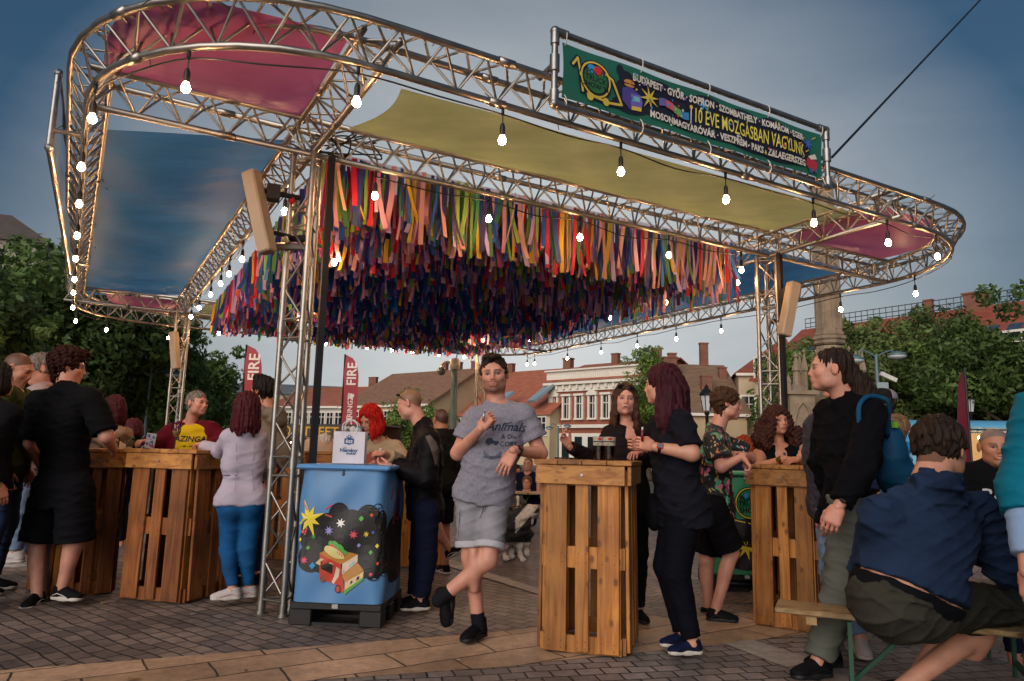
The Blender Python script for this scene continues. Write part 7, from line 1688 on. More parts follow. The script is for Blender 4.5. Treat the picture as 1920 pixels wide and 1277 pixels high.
# wavy tail
bp = empty('backpack', J['neck'] + Vd(.25, .05, -.3), 'blue backpack with a green tag on the back of the ponytailed man', 'backpack')
S = Solid(.009); c0 = J['neck'] + Vd(.275, .06, -.34); Rb = np.array(frame(J['yaw'])[0]); Fb_ = frame(J['yaw'])[1]; S.ell(c0, (.15, .10, .23), .03, M=np.stack([Rb, Fb_, [0, 0, 1]], 1)); S.ell(c0 - Fb_ * .05 - Vd(0, 0, .1), (.13, .09, .12), .03, M=np.stack([Rb, Fb_, [0, 0, 1]], 1)); Vb, Fb = S.mesh(disp=folds(8, .006)); make_obj('bag_body', [(Vb, Fb, None)], cloth('backpack_blue', '12405f', .6), bp)
mb = MB()
pts = [c0 + Vd(-.07, -.12, .12), J['sL'] + Vd(.085, -.02, .05), J['sL'] + Vd(.03, -.025, .088), J['sL'] + Vd(-.04, -.035, .088), J['sL'] + Vd(-.095, -.055, .04), J['sL'] + Vd(-.115, -.075, -.03), J['sL'] + Vd(-.11, -.085, -.10), J['sL'] + Vd(-.08, -.09, -.17)]; mb.tube(catrom(pts, 6), .014, 8); mb.build('strap', cloth('backpack_blue', '12405f', .6), bp, smooth=True)
mb = MB(); mb.box(c0 + Vd(-.02, -.12, .19), (.03, .02, .035), rz=.4); mb.build('tag', mat('lime_green', '6fae2a', .5), bp)
J = skeleton((1572, 712), 4.95, 280, px=dict(sL=(1548, 800), eL=(1536, 880), wL=(1548, 958), hL=(1560, 950), kL=(1568, 1075), aL=(1612, 1196, -.1), aR=(1608, 1186), hR=(1556, 948), kR=(1560, 1070)))
J['sL'] = at(1548, 795, 4.8); J['sR'] = at(1528, 800, 5.05); J['neck'] = J['head'] + Vd(-.01, 0, -.16)
P = person('person in a grey hooded top and pale jeans hidden behind the ponytailed man', J, head=dict(yaw=280), hair=dict(style='short', color='brown'), top=dict(name='hoodie', m=cloth('grey_hoodie', '3d3c46', .9), sleeve=1.93, inf=.02, hood=True, hem=-.06), bottom=dict(m=denim('pale_denim', '6a7f9a'), t=1.95, inf=.012, loose=.01), feet=dict(upper=SH_W, sole=SOLE_W, toe=(-.3, -1, 0), stripe=LACE_W), group=GR1, seed=8)

# --- man with the cap and others behind on the right ----------------------------
J = skeleton((1652, 757), 6.6, 285); P = person('bearded man in a dark cap and navy hooded jacket behind the ponytailed man', J, head=dict(yaw=275), skin='tan', hair=dict(style='short', color='dark', thick=.006), beard=.8, group=GR1, seed=9, top=dict(name='jacket', m=cloth('navy_jacket', '1b2a4c', .7), sleeve=1.95, hood=True, inf=.022), bottom=dict(m=BLKP, t=1.95))
mb = Solid(.006); mb.ell((0, -.012, .052), (.09, .113, .082), .01, clip=[((0, 0, .035), (0, .1, -1))]); mb.ell((0, .13, .05), (.06, .07, .012), .01); Vc, Fc = mb.mesh(); make_obj('cap', [(to_world(Vc, P['M'], P['C']), Fc, None)], cloth('cap_black', '15151a', .8), P['root'])
mb = Solid(.006); mb.ell((0, -.035, .055), (.0925, .098, .077), .01, clip=[((0, 0, .045), (0, .1, -1)), ((0, -.06, 0), (0, 1, 0))]); Vc, Fc = mb.mesh(); make_obj('cap_mesh', [(to_world(Vc, P['M'], P['C']), Fc, None)], cloth('cap_grey', '77747c', .8), P['root'])
J = skeleton((1687, 800), 6.0, 280, px=dict(sL=(1690, 850, -.1))); 
P = person('person in a light blue top between the ponytailed man and the blue trailer', J, head=dict(yaw=280), hair=dict(style='short', color='sandy'), group=GR1, seed=10, top=dict(name='shirt', m=cloth('sky_blue_shirt', '2f7cae', .7), sleeve=1.95, hood=True, inf=.024), bottom=dict(m=BLKP, t=1.95)) if False else None
P = person('person in a light blue top between the ponytailed man and the blue trailer', skeleton((1676, 805), 5.6, 290, H=1.5), head=dict(yaw=290), hair=dict(style='short', color='sandy'), group=GR1, seed=10, top=dict(name='shirt', m=cloth('sky_blue_shirt', '2f7cae', .7), sleeve=1.95, inf=.024), bottom=dict(m=BLKP, t=1.95))
# --- seated man in the blue hoodie ---------------------------------------------
Yh = 3.35
def q_(x, y, dy=0): return at(x, y, Yh + dy)
J = dict(head=q_(1764, 842, .20), neck=q_(1738, 905, .08), sL=q_(1652, 965, .0), sR=q_(1835, 958, .16), eL=q_(1635, 1075, .22), wL=q_(1745, 1060, .5), eR=q_(1888, 1060, .2), wR=q_(1872, 1010, .55),
    hL=q_(1655, 1130, .0), hR=q_(1735, 1128, .12), kL=q_(1800, 1150, .5), kR=q_(1890, 1145, .35), aL=q_(1715, 1275, .38), aR=q_(1690, 1290, .32))
J['s'] = 1.06; J['yaw'] = R(38); J['Y'] = Yh; J['base'] = np.array([q_(1690, 1130)[0], Yh, 0]); J['neckw'] = 1.15
sh_m = (J['sL'] + J['sR']) / 2
hood_m = mat('navy_hoodie', '1c2b44', .92, var=.38, vscale=3.2, bump=.004, bscale=16, spec=.15)
P = person('heavy man in a faded blue hoodie sitting on the near bench with his back turned', J, head=dict(yaw=56, pitch=-8, scale=1.1), skin='fair', hair=dict(style='short', color='dark', thick=.016), girth=1.38, belly=.35, armg=1.45, legg=1.35, hips=1.25, wide=1.1, group=GR1, seed=21,
    top=dict(name='hoodie', m=hood_m, sleeve=1.95, inf=.022, hem=.09, loose=.02, hoodw=1.25, hood=True, fold=.013, hemtilt=(0, 0, 0)), bottom=dict(name='shorts', m=cloth('olive_shorts', '34332c', .85, .005, 14), t=.97, inf=.014, loose=.03, rise=.012, fold=.011), feet=dict(upper=SH_BLK, sole=SOLE_B, stripe=LACE_B, toe=(-.6, .5, 0)), hands=dict(L=dict(curl=.5), R=dict(curl=.5)))
S = Solid(.008); up = P['up']; hp = P['hp']; r = P['r']
S.cone(hp + up * .055 - r * .09, hp + up * .055 + r * .09, .186, .186, .03, [(hp + up * .062, up), (hp - up * .02, -up)]); Vb, Fb = S.mesh(disp=folds(4, .004)); make_obj('boxer_shorts', [(Vb, Fb, None)], BLKP, P['root'])
# --- man facing the camera across the beer table ----------------------------------
J = skeleton((1866, 838), 4.75, 196, H=1.32)
J['base'][2] = 0
for k in J:
    if k in ('sL', 'sR'): J[k] = J['neck'] + frame(J['yaw'])[0] * (.19 if k == 'sR' else -.19) + Vd(0, 0, -.07)
J['s'] = 1.02; hp0 = J['neck'] + Vd(0, .04, -.55); fr, ff = frame(J['yaw'])
J['hL'], J['hR'] = hp0 - fr * .09, hp0 + fr * .09; J['kL'], J['kR'] = J['hL'] + ff * .42, J['hR'] + ff * .42; J['aL'] = J['kL'] * [1, 1, 0] + Vd(0, 0, .09); J['aR'] = J['kR'] * [1, 1, 0] + Vd(0, 0, .09)
J['eR'] = J['sR'] + fr * .08 + ff * .08 + Vd(0, 0, -.28); J['wR'] = J['eR'] + ff * .24 - fr * .06 + Vd(0, 0, .0); J['eL'] = J['sL'] - fr * .08 + ff * .08 + Vd(0, 0, -.28); J['wL'] = J['eL'] + ff * .24 + fr * .06 + Vd(0, 0, .0)
P = person('grinning man with cropped grey hair in a black t-shirt facing the blue hoodie', J, head=dict(yaw=200, pitch=-2), skin='tan', hair=dict(style='buzz', color='grey'), beard=.15, mouth='smile', girth=1.2, belly=.5, armg=1.2, wide=1.1, group=GR1, seed=22, age=1, top=dict(name='t_shirt', m=BLKT, sleeve=.8, inf=.02, hem=-.02, loose=.015), bottom=dict(m=NAVY, t=1.95))
decal(P['parts']['t_shirt'], J['neck'] + Vd(-.03, -.2, -.22), Vd(1, .25, 0), Vd(0, 0, 1), [('text', (0, 0, 'Rock', .1, 'a8a8ac'), dict(shear=.3, bold=.02)), ('text', (0, -.06, 'TOUR', .05, 'a8a8ac'))], 't_shirt_print')
# bench for him
bench(at(1760, 1050, 4.95) * [1, 1, 0], at(1760, 1050, 4.95) * [1, 1, 0] + dirb * 1.9, .26, .45, 'far folding bench behind the beer table')
# beer glass on the table, in front of him
pg = at(1896, 930, 4.25); pg[2] = .7615; rr_ = empty('beer_glass', pg, 'small glass of golden beer on the folding table', 'glass'); mb = MB(); mb.lathe(pg, [(.03, 0), (.034, .004), (.04, .15), (.0385, .15), (.0325, .006), (0, .006)], 18); mb.build('glass', M_glass, rr_, smooth=True, angle=50); mb = MB(); mb.lathe(pg, [(0, .007), (.0315, .008), (.037, .115), (0, .116)], 16); mb.build('beer', mat('golden_beer', 'b5771c', .1, trans=.4, var=0), rr_, smooth=True, angle=50)
# --- person cut off by the right edge ---------------------------------------------
Yr = 2.9
def q2(x, y, dy=0): return at(x, y, Yr + dy)
J = dict(head=q2(2010, 600, 0), neck=q2(2010, 700, 0), sL=q2(1948, 775, -.1), sR=q2(2075, 770, .15), eL=q2(1925, 915, -.1), wL=q2(1928, 1065, -.2), eR=q2(2090, 930, .2), wR=q2(2060, 1060, .0), hL=q2(1985, 1120, -.05), hR=q2(2050, 1120, .1), kL=q2(1990, 1330, 0), kR=q2(2050, 1320, .1), aL=q2(1990, 1330), aR=q2(2050, 1330))
J['kL'][2] = J['kR'][2] = .48; J['aL'][2] = J['aR'][2] = .09; J['s'] = 1.0; J['yaw'] = R(285); J['Y'] = Yr; J['base'] = np.array([J['head'][0], Yr, 0])
P = person('person in a turquoise jacket with pale blue cuff, cut off by the right edge', J, head=dict(yaw=285), skin='pink', hair=dict(style='short', color='brown'), armg=1.35, group=GR1, seed=23, top=[dict(name='jacket', m=cloth('turquoise_jacket', '07647c', .7, .009, 12), sleeve=1.35, inf=.028, hem=-.05, loose=.02, fold=.006), dict(name='shirt', m=cloth('pale_blue_cuff', '7f97b8', .8), sleeve=1.86, inf=.012, hem=-.04, loose=.012)], bottom=dict(m=denim('blue_denim', '2b3f60'), t=1.95, inf=.014), feet=dict(upper=SH_BLK, sole=SOLE_B, toe=(-1, -.2, 0)), hands=dict(L=dict(d=(.0, -.1, -1), n=(.8, .3, 0), curl=.45), R=dict(curl=.4)))
mb = MB(); q = J['wL'] + Vd(-.0, -.04, -.09); mb.tube([q, q + Vd(.03, -.01, .06)], .006, 8); tag(mb.build('cigarette', mat('white_plastic', 'c9c7bf', .4), None, org=q), 'white cigarette held low by the person in turquoise', 'cigarette')

# ================= left side =====================================================
J = skeleton((128, 688), 5.72, 38, px=dict(neck=(128, 728), sL=(72, 752, .05), sR=(172, 750, .0), eL=(58, 830, .1), wL=(80, 880, .3), eR=(200, 818, .05), wR=(212, 842, .3), hL=(95, 918, .05), hR=(142, 918), kL=(70, 1020, -.02), kR=(140, 1018, .0), aL=(70, 1112, -.06), aR=(117, 1100, .04)), base=(-3.5, 5.7))
P = person('young man with curly auburn hair, black t-shirt and long black shorts, seen from behind', J, head=dict(yaw=62, pitch=-6), skin='pink', hair=dict(style='curlytop', color='chestnut', thick=.02), girth=1.12, armg=1.2, legg=1.15, group=GR1, seed=31, top=dict(name='t_shirt', m=BLKT, sleeve=.9, inf=.026, hem=-.12, loose=.012, flare=.01, fold=.008), bottom=dict(name='shorts', m=BLKP, t=.98, inf=.03, loose=.045, fold=.008), feet=dict(upper=SH_BLK, sole=SOLE_W, stripe=LACE_W, L=dict(toe=(.1, -1, 0)), R=dict(toe=(1, -.25, 0))), hands=dict(L=dict(curl=.4), R=dict(curl=.4)))
J = skeleton((-6, 712), 5.35, 50, px=dict(sR=(20, 778), sL=(-60, 775)), H=1.80)
P = person('person in black with dark hair, mostly cut off by the left edge of the photo', J, head=dict(yaw=40), hair=dict(style='long', color='black', len=.12, locks=13, open=60, rad=.03), group=GR1, seed=32, girth=1.1, top=dict(name='jacket', m=BLKP, sleeve=1.95, inf=.03, hem=-.1, loose=.02), bottom=dict(m=BLKP, t=1.96, inf=.02, loose=.02), feet=dict(upper=SH_BLK, sole=SOLE_B))
J = skeleton((34, 692), 6.0, 75, px=dict(neck=(26, 738)))
P = person('cropped haired man in an olive t-shirt looking down at the left edge', J, head=dict(yaw=80, pitch=-22), skin='pink', hair=dict(style='buzz', color='brown'), beard=.2, group=GR1, seed=33, girth=1.1, age=1, top=dict(name='t_shirt', m=cloth('olive_tee', '394023', .9), sleeve=.6, inf=.02, hem=-.08), bottom=dict(m=denim('blue_denim', '2b3f60'), t=1.95, inf=.014), feet=dict(upper=SH_BLK, sole=SOLE_W), hands=dict(R=dict(curl=.4), L=dict(curl=.4)))
J = skeleton((74, 692), 6.75, 232, px=dict(aR=(46, 1042), aL=(30, 1034)))
P = person('greying man in a pale open shirt looking down beside the curly haired young man', J, head=dict(yaw=228, pitch=-16), skin='pink', hair=dict(style='short', color='grey', thick=.005), age=1, group=GR1, seed=34, top=dict(name='shirt', m=cloth('pale_pink_shirt', '9c8c8a', .85), sleeve=1.95, inf=.02, hem=-.1, vneck=.1), bottom=dict(m=denim('pale_denim', '6a7f9a'), t=1.95, inf=.014), feet=dict(upper=SH_W, sole=SOLE_W, stripe=LACE_W, toe=(-1, -.2, 0)))
J = skeleton((212, 764), 7.2, 300, px=dict(neck=(222, 812), eL=(238, 850, -.1), wL=(212, 850, -.3), eR=(205, 850, 0), wR=(190, 845, -.2)), H=1.6)
P = person('woman with straight auburn hair in a beige jacket behind the left tables', J, head=dict(yaw=285, pitch=-2), fem=True, skin='fair', hair=dict(style='long', color='auburn', len=.22, locks=17, open=60, rad=.024, thick=.012), group=GR1, seed=35, top=dict(name='jacket', m=cloth('beige_jacket', '9c8068', .75), sleeve=1.95, inf=.022, hem=-.05, collar=.01), bottom=dict(m=BLKP, t=1.95), hands=dict(L=dict(curl=.6), R=dict(curl=.6)))
P = person('small figure with reddish hair and dark coat behind the woman in the beige jacket', skeleton((247, 803), 8.6, 250, H=1.52), head=dict(yaw=250), fem=True, hair=dict(style='long', color='auburn', len=.14, locks=11, open=45), group=GR1, seed=36, top=dict(name='coat', m=BLKP, sleeve=1.95, inf=.02), bottom=dict(m=BLKP, t=1.95))
J = skeleton((370, 757), 6.9, 150, px=dict(neck=(355, 795), sR=(318, 812), sL=(396, 806), eR=(292, 838, -.05), wR=(278, 828, -.25), eL=(425, 838, -.05), wL=(392, 832, -.3)), H=1.66)
P = person('smiling man in a yellow lettered t-shirt under an open maroon jacket behind the corner table', J, head=dict(yaw=112, pitch=2, roll=3), skin='pink', hair=dict(style='short', color='grey', thick=.005), mouth='smile', beard=.15, girth=1.25, belly=.6, armg=1.2, wide=1.08, group=GR1, seed=37, top=[dict(name='t_shirt', m=cloth('yellow_tee', 'c9a91c', .85), sleeve=.6, inf=.014, hem=-.08), dict(name='jacket', m=cloth('maroon_jacket', '5c1020', .8), sleeve=1.94, inf=.028, hem=-.04, open=.14, loose=.016)], bottom=dict(m=BLKP, t=1.95), hands=dict(R=dict(d=(-.3, -.9, .0), n=(0, 0, -1), curl=.5), L=dict(d=(-.6, -.6, 0), n=(0, 0, -1), curl=.5)))
sh_ = P['sh']; decal(P['parts']['t_shirt'], sh_ + P['f'] * .1 + Vd(-.02, 0, -.10), unit(Vd(1, .12, 0)), Vd(0, 0, 1), [('text', (.0, 0, 'BAZINGA', .072, '0e0e10'), dict(bold=.03, shear=.1, sx=.95)), ('line', ([(-.12, -.035), (-.02, -.045), (.1, -.04)], .011, '0e0e10'))], 't_shirt_print')

# woman in white blouse and blue jeans
J = skeleton((466, 764), 5.75, 335, px=dict(neck=(462, 806), sL=(428, 820, .03), sR=(487, 822, .0), eL=(412, 846, .2), wL=(378, 834, .38), eR=(498, 870, .1), wR=(500, 900, .25), hL=(434, 945, .02), hR=(472, 945, .0), kL=(428, 1030, .02), kR=(464, 1030, -.02), aL=(436, 1103, .03), aR=(466, 1100, .06)), base=(-2.1, 5.75))
P = person('woman with dark red hair, white fitted blouse and bright blue jeans, seen from behind', J, head=dict(yaw=15, pitch=-4), fem=True, skin='fair', hair=dict(style='long', color='auburn', len=.26, locks=26, open=55, rad=.02, thick=.012, flare=.012), girth=1.0, hips=1.12, legg=1.12, armg=1.05, group=GR1, seed=41, top=dict(name='blouse', m=cloth('white_blouse', 'a9a0b0', .8, .002), sleeve=1.9, inf=.010, hem=.0, loose=.008, flare=.016, collar=.0, fold=.004), bottom=dict(name='jeans', m=denim('bright_blue_jeans', '0f4a7c'), t=1.95, inf=.009, fold=.0035, loose=.0), feet=dict(upper=SH_W, sole=SOLE_W, stripe=mat('pink_lace', 'b08088', .6), toe=(-1, -.35, 0), s=1.0), hands=dict(L=dict(d=(-.5, .8, -.0), n=(0, 0, -1), curl=.4), R=dict(curl=.5)))
hb_ = (J['hL'] + J['hR']) / 2 - P['f'] * .1
decal(P['parts']['bottom'], hb_, P['r'] * 1.0, P['up'], [('line', ([(x0, .02), (x0 + .085, .02), (x0 + .085, -.06), (x0 + .042, -.085), (x0, -.06), (x0, .02)], .0035, '0a2f52')) for x0 in (-.125, .04)] + [('line', ([(0, .06), (0, -.09)], .0035, '0a2f52'))], 'seam')
bl = P['parts']['blouse']
decal(bl, P['sh'] - P['f'] * .05 + P['up'] * -.22, P['r'], P['up'], [('line', ([(-.07, .17), (-.062, .05), (-.055, -.05), (-.07, -.19)], .004, '8a8292')), ('line', ([(.07, .17), (.062, .05), (.055, -.05), (.07, -.19)], .004, '8a8292')), ('line', ([(-.15, -.075), (-.06, -.075)], .006, '2a2a3a'))], 'seam')
# man with the quiff in a taupe jacket
J = skeleton((492, 733), 6.55, 300, px=dict(neck=(510, 778), eL=(535, 850, -.05), wL=(515, 880, -.25)))
P = person('bearded man with a dark quiff and taupe jacket behind the near left truss tower', J, head=dict(yaw=292, pitch=2), skin='tan', hair=dict(style='quiff', color='black', thick=.008), beard=.85, group=GR1, seed=42, girth=1.1, armg=1.2, top=dict(name='jacket', m=cloth('taupe_jacket', '6b6054', .85), sleeve=1.95, inf=.026, hem=-.05, loose=.015, hood=True), bottom=dict(m=NAVY, t=1.95, inf=.015), feet=dict(upper=SH_BLK, sole=SOLE_B), hands=dict(L=dict(curl=.5), R=dict(curl=.5)))
# far figures behind the bag
P = person('elderly white haired person in a cream shirt seen from behind, left of the paper bag', skeleton((606, 832), 8.9, 335, H=1.55), head=dict(yaw=300, pitch=-10), skin='pink', hair=dict(style='short', color='white', thick=.014), group=GR1, seed=43, girth=1.1, top=dict(name='shirt', m=cloth('cream_shirt', 'a8927c', .85), sleeve=1.9, inf=.024, hem=-.05, collar=.01), bottom=dict(m=BLKP, t=1.95))
P = person('distant person in a purple top at the street bar stall', skeleton((632, 835), 12.5, 180, H=1.5), fem=True, hair=dict(style='long', color='dark', len=.2, locks=11), group=GR1, seed=44, top=dict(name='top', m=cloth('purple_top', '5c2468', .8), sleeve=.6, inf=.02), bottom=dict(m=BLKP, t=1.95))
P = person('distant person in dark clothes serving at the street bar stall', skeleton((590, 828), 16.2, 175), hair=dict(style='short', color='dark'), group=GR1, seed=45, top=dict(name='shirt', m=BLKP, sleeve=.6, inf=.02), bottom=dict(m=BLKP, t=1.95))
# red haired woman
J = skeleton((694, 786), 6.35, 196, px=dict(neck=(710, 828, .03), sR=(680, 850), sL=(744, 842, .05), eR=(672, 890, -.02), wR=(702, 868, -.2), eL=(765, 878, -.05), wL=(722, 850, -.22)), H=1.63)
P = person('woman with bright red hair looking down at her hands behind the blue container', J, head=dict(yaw=206, pitch=-26, roll=-3), fem=True, skin='fair', hair=dict(style='long', color='red', len=.2, locks=24, open=50, rad=.024, thick=.016, flare=.025), group=GR1, seed=46, bust=.8, top=[dict(name='blouse', m=cloth('rust_blouse', '8c4a38', .85), sleeve=.5, inf=.008, hem=-.08, vneck=.1), dict(name='jacket', m=cloth('beige_linen', 'a08c72', .85), sleeve=1.85, inf=.024, hem=-.1, open=.085, loose=.016)], bottom=dict(m=NAVY, t=1.95), hands=dict(L=dict(d=(-.9, -.1, -.05), n=(0, .4, -.6), curl=.7), R=dict(d=(.6, -.3, .2), n=(.2, .6, .5), curl=.6)))
mb = MB(); q = (J['wL'] + J['wR']) / 2 + Vd(.0, -.05, .05); mb.tube([q + Vd(0, 0, -.05), q + Vd(.02, -.02, .03)], .012, 8); tag(mb.build('paper_wrap', mat('white_paper', 'c6c2c9', .7), None, org=q), 'white paper wrapper in the hands of the red haired woman', 'wrapper')
mb = MB(); q = gz(735, 868, 1.13); q[1] = 5.6
# man in the dark jacket
J = skeleton((768, 757), 5.82, 280, px=dict(neck=(792, 798), sL=(806, 826, -.14), sR=(790, 820, .18), eL=(800, 895, -.12), wL=(738, 878, -.1), eR=(775, 880, .1), wR=(730, 870, .05), hL=(800, 960, -.08), hR=(795, 955, .1), kL=(800, 1045, -.05), kR=(786, 1040, .1), aL=(790, 1122, -.06), aR=(778, 1116, .08)), base=(-.72, 5.8))
P = person('balding man in a dark jacket with sunglasses on his head, right of the blue container', J, head=dict(yaw=282, pitch=-16), skin='pink', hair=dict(style='buzz', color='sandy'), age=1, group=GR1, seed=47, girth=1.12, belly=.4, armg=1.2, top=dict(name='jacket', m=cloth('black_track_jacket', '0d0c10', .6), sleeve=1.93, inf=.026, hem=-.06, loose=.015, collar=.03), bottom=dict(name='trousers', m=NAVY, t=1.97, inf=.015, loose=.012), feet=dict(upper=SH_BLK, sole=SOLE_W, stripe=LACE_B, toe=(-1, -.3, 0)), hands=dict(L=dict(d=(-.95, -.1, .1), n=(.1, .5, .8), curl=.6), R=dict(d=(-.9, -.1, .2), n=(.1, -.2, .9), curl=.5)))
decal(P['parts']['jacket'], J['sL'] + Vd(.03, -.1, -.06), Vd(1, .1, 0), Vd(0, 0, 1), [('poly', ([(-.055, .09), (-.02, .1), (.03, .05), (.06, -.03), (.055, -.1), (.03, -.13), (.01, -.06), (-.015, .01)], '4c423e'), dict(sub=.02))], 'shoulder_panel')
M_, C_h = P['M'], P['C']; mb = MB(); T_ = lambda p: C_h + M_ @ np.array(p, float)
mb.tube([T_((-.078, -.02, .0)), T_((-.084, .03, .055)), T_((-.066, .062, .088))], .004, 5); mb.tube([T_((-.066, .062, .088)), T_((-.03, .08, .094)), T_((.03, .08, .094)), T_((.066, .062, .088))], .009, 6); mb.build('sunglasses', mat('black_acetate', '0b0b0d', .2), P['root'])
# person behind him
J = skeleton((826, 788), 7.35, 330, px=dict(aL=(842, 1030, -.2), kL=(815, 985, -.2)), H=1.66)
P = person('person in a dark jacket with cropped black hair, behind the balding man in a jacket', J, head=dict(yaw=325, pitch=-8), skin='tan', hair=dict(style='buzz', color='black'), group=GR1, seed=48, girth=1.05, armg=1.2, top=dict(name='jacket', m=cloth('dark_green_jacket', '15140f', .8), sleeve=1.95, inf=.024, hem=-.05, collar=.02), bottom=dict(name='shorts', m=BLKP, t=.95, inf=.02, loose=.02), feet=dict(upper=SH_BLK, sole=SOLE_W, stripe=LACE_W, L=dict(toe=(.75, -.3, .55), up=(-.5, 0, .8)), R=dict(toe=(-.5, .8, 0))), hands=dict(L=dict(curl=.5), R=dict(curl=.5)))
# seated far group seen between the man in grey and the near table
def sit(label, hp_, Y, yaw, seat, **k):
    J = skeleton(hp_, Y, yaw, H=1.0); s = k.pop('s', 1.0); fr, ff = frame(J['yaw']); J['s'] = s; n0 = J['head'] + Vd(0, 0, -.16 * s); J['neck'] = n0; J['sL'], J['sR'] = n0 - fr * .18 * s + Vd(0, 0, -.06), n0 + fr * .18 * s + Vd(0, 0, -.06)
    h0 = n0 + Vd(0, 0, -.55 * s); J['hL'], J['hR'] = h0 - fr * .09, h0 + fr * .09; J['kL'], J['kR'] = J['hL'] + ff * .4 * s, J['hR'] + ff * .4 * s; J['aL'] = J['kL'] * [1, 1, 0] + Vd(0, 0, .09); J['aR'] = J['kR'] * [1, 1, 0] + Vd(0, 0, .09)
    for sd, g in (('L', -1), ('R', 1)): J['e' + sd] = J['s' + sd] + fr * g * .05 + ff * .06 + Vd(0, 0, -.25 * s); J['w' + sd] = J['e' + sd] + ff * .2 * s - fr * g * .06
    return person(label, J, **k)
sit('distant seated man in a sleeveless navy top, above the dog', (990, 870), 12.5, 200, .45, skin='pink', hair=dict(style='buzz', color='sandy'), girth=1.2, top=dict(name='vest', m=NAVY, sleeve=.2, inf=.018), bottom=dict(m=NAVY, t=.95), group='people seated far behind the dog', seed=51)
sit('small boy in a dark top seated just above the dog', (988, 905), 11.3, 190, .4, s=.8, skin='fair', hair=dict(style='short', color='sandy', thick=.012), top=dict(name='t_shirt', m=NAVY, sleeve=.7, inf=.016), bottom=dict(m=NAVY, t=.95), group='people seated far behind the dog', seed=52)
sit('distant person in pale clothes half hidden by the man in grey', (968, 885), 12.8, 150, .45, skin='pink', hair=dict(style='short', color='brown'), top=dict(name='shirt', m=cloth('pale_shirt', 'a09a9c', .8), sleeve=.7, inf=.018), bottom=dict(m=NAVY, t=.95), group='people seated far behind the dog', seed=53)
a_ = at(940, 900, 12.2) * [1, 1, 0]; bench(a_, a_ + Vd(1.3, .1, 0), .26, .45, 'distant folding bench under the seated people beyond the dog')
a_ = at(940, 900, 11.0) * [1, 1, 0]; bench(a_, a_ + Vd(1.2, .1, 0), .4, .62, 'distant low table beyond the dog', 'beer_table', 'table')

# ================================================================== dogs
def D(x, y, dy=0, Y=8.3): return at(x, y, Y + dy)
rgd = np.random.RandomState(4); Kd = [rgd.normal(size=3) * 42 for _ in range(6)]
fur = mat('dog_fur', 'ffffff', .8, attr='skin', var=.3, vscale=40, bump=.008, bscale=60, stretch=(1, 1, .5))
def ruff(P): return sum(np.sin(P @ w + i) for i, w in enumerate(Kd)) * .006
dog = empty('dog', D(965, 1046) * [1, 1, 0], 'black dog with a white collar and white legs standing with its back to the camera', 'dog', 'dogs behind the man in grey')
S = Solid(.012)
S.ell(D(955, 990, .05), (.20, .17, .17), .06); S.ell(D(974, 978, .12), (.13, .16, .155), .06); S.cone(D(945, 990), D(940, 1015), .12, .08, .05); S.cone(D(978, 972, .12), D(993, 958, .16), .12, .085, .05)
S.ell(D(999, 957, .2), (.075, .085, .075), .03); S.cone(D(1000, 960, .2), D(1006, 968, .26), .04, .028, .03)
for x in (993, 1003): S.cone(D(x, 948, .2), D(x + 2, 957, .22), .02, .035, .02)
for L4 in (((981, 1000, .1), (973, 1022, .1), (976, 1042, .06)), ((990, 1000, .22), (985, 1022, .22), (986, 1038, .2)), ((948, 1008, -.02), (938, 1028, .02), (948, 1048, -.02)), ((958, 1008, .1), (955, 1028, .14), (957, 1042, .1))):
    p = [D(*q) for q in L4]; p[2][2] = .045; S.cone(p[0], p[1], .065, .04, .04); S.cone(p[1], p[2], .036, .03, .02); S.cone(p[2], p[2] + Vd(.02, -.03, -.012), .034, .03, .01)
S.cone(D(942, 985), D(934, 1010, -.03), .05, .06, .03); S.cone(D(934, 1010, -.03), D(932, 1036, -.03), .062, .03, .03)
Vb, Fb = S.mesh(disp=ruff, relax=1); X, Y_ = np.array([proj(v) for v in Vb]).T
Cd = np.tile(np.array([.010, .010, .012]), (len(Vb), 1)); W_ = np.array([.46, .42, .38])
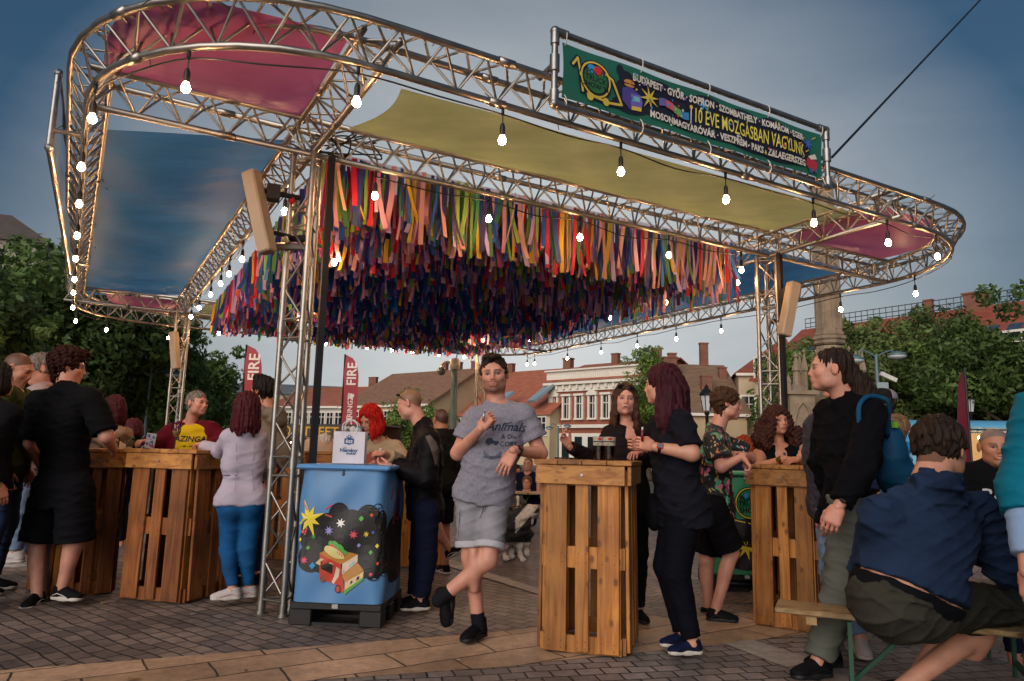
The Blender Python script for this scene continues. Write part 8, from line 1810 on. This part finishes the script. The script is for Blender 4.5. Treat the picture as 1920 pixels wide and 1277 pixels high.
Cd[(Y_ > 1017)] = W_; Cd[(X < 940) & (Y_ > 1022)] = W_; Cd[(np.abs((X - 984) * .75 + (Y_ - 966) * .66) < 9.5) & (Y_ < 1000) & (X > 966)] = W_; Cd[(X > 996) & (Y_ > 962) & (Y_ < 985)] = W_
make_obj('body', [(Vb, Fb, Cd)], fur, dog, 'skin')
dog = empty('dog', D(968, 1020, .6) * [1, 1, 0], 'mottled grey and tan faced dog looking at the camera behind the black dog', 'dog', 'dogs behind the man in grey')
S = Solid(.011); q = lambda x, y, dy=0: at(x, y, 8.85 + dy)
S.ell(q(969, 943), (.085, .09, .085), .03); S.cone(q(970, 947, -.06), q(972, 951, -.16), .045, .032, .03); S.ell(q(966, 972, .12), (.13, .16, .17), .06); S.cone(q(968, 950, .05), q(966, 968, .1), .09, .12, .05); S.ell(q(962, 985, .4), (.15, .34, .16), .06)
for x in (960, 979): S.cone(q(x, 932), q(x + (-4 if x < 970 else 4), 943), .022, .034, .02)
for x, dy in ((960, .05), (972, .05), (958, .6), (970, .62)): p0 = q(x, 990, dy); p1 = p0.copy(); p1[2] = .05; S.cone(p0, p1, .06, .032, .03); S.cone(p1, p1 + Vd(0, -.04, -.012), .034, .03, .01)
Vb, Fb = S.mesh(disp=lambda P: ruff(P) * .7, relax=1); X, Y_ = np.array([proj(v) for v in Vb]).T
Cd = np.tile(np.array([.05, .045, .045]), (len(Vb), 1)) * (1 + .6 * np.sin(X * 1.3) * np.sin(Y_ * 1.1))[:, None]; Cd[(np.abs(X - 971) < 2.5) & (Y_ < 948)] = W_; Cd[(Y_ > 951) & (np.abs(X - 970) < 8)] = W_
for ex in (962, 979): Cd[(np.hypot(X - ex, Y_ - 948) < 4)] = (.20, .10, .045)
for ex in (965, 976): Cd[(np.hypot(X - ex, Y_ - 942) < 1.7)] = (.003, .003, .003)
Cd[np.hypot(X - 973, Y_ - 950) < 2.4] = (.004, .004, .004)
make_obj('body', [(Vb, Fb, np.maximum(Cd, .003))], fur, dog, 'skin')
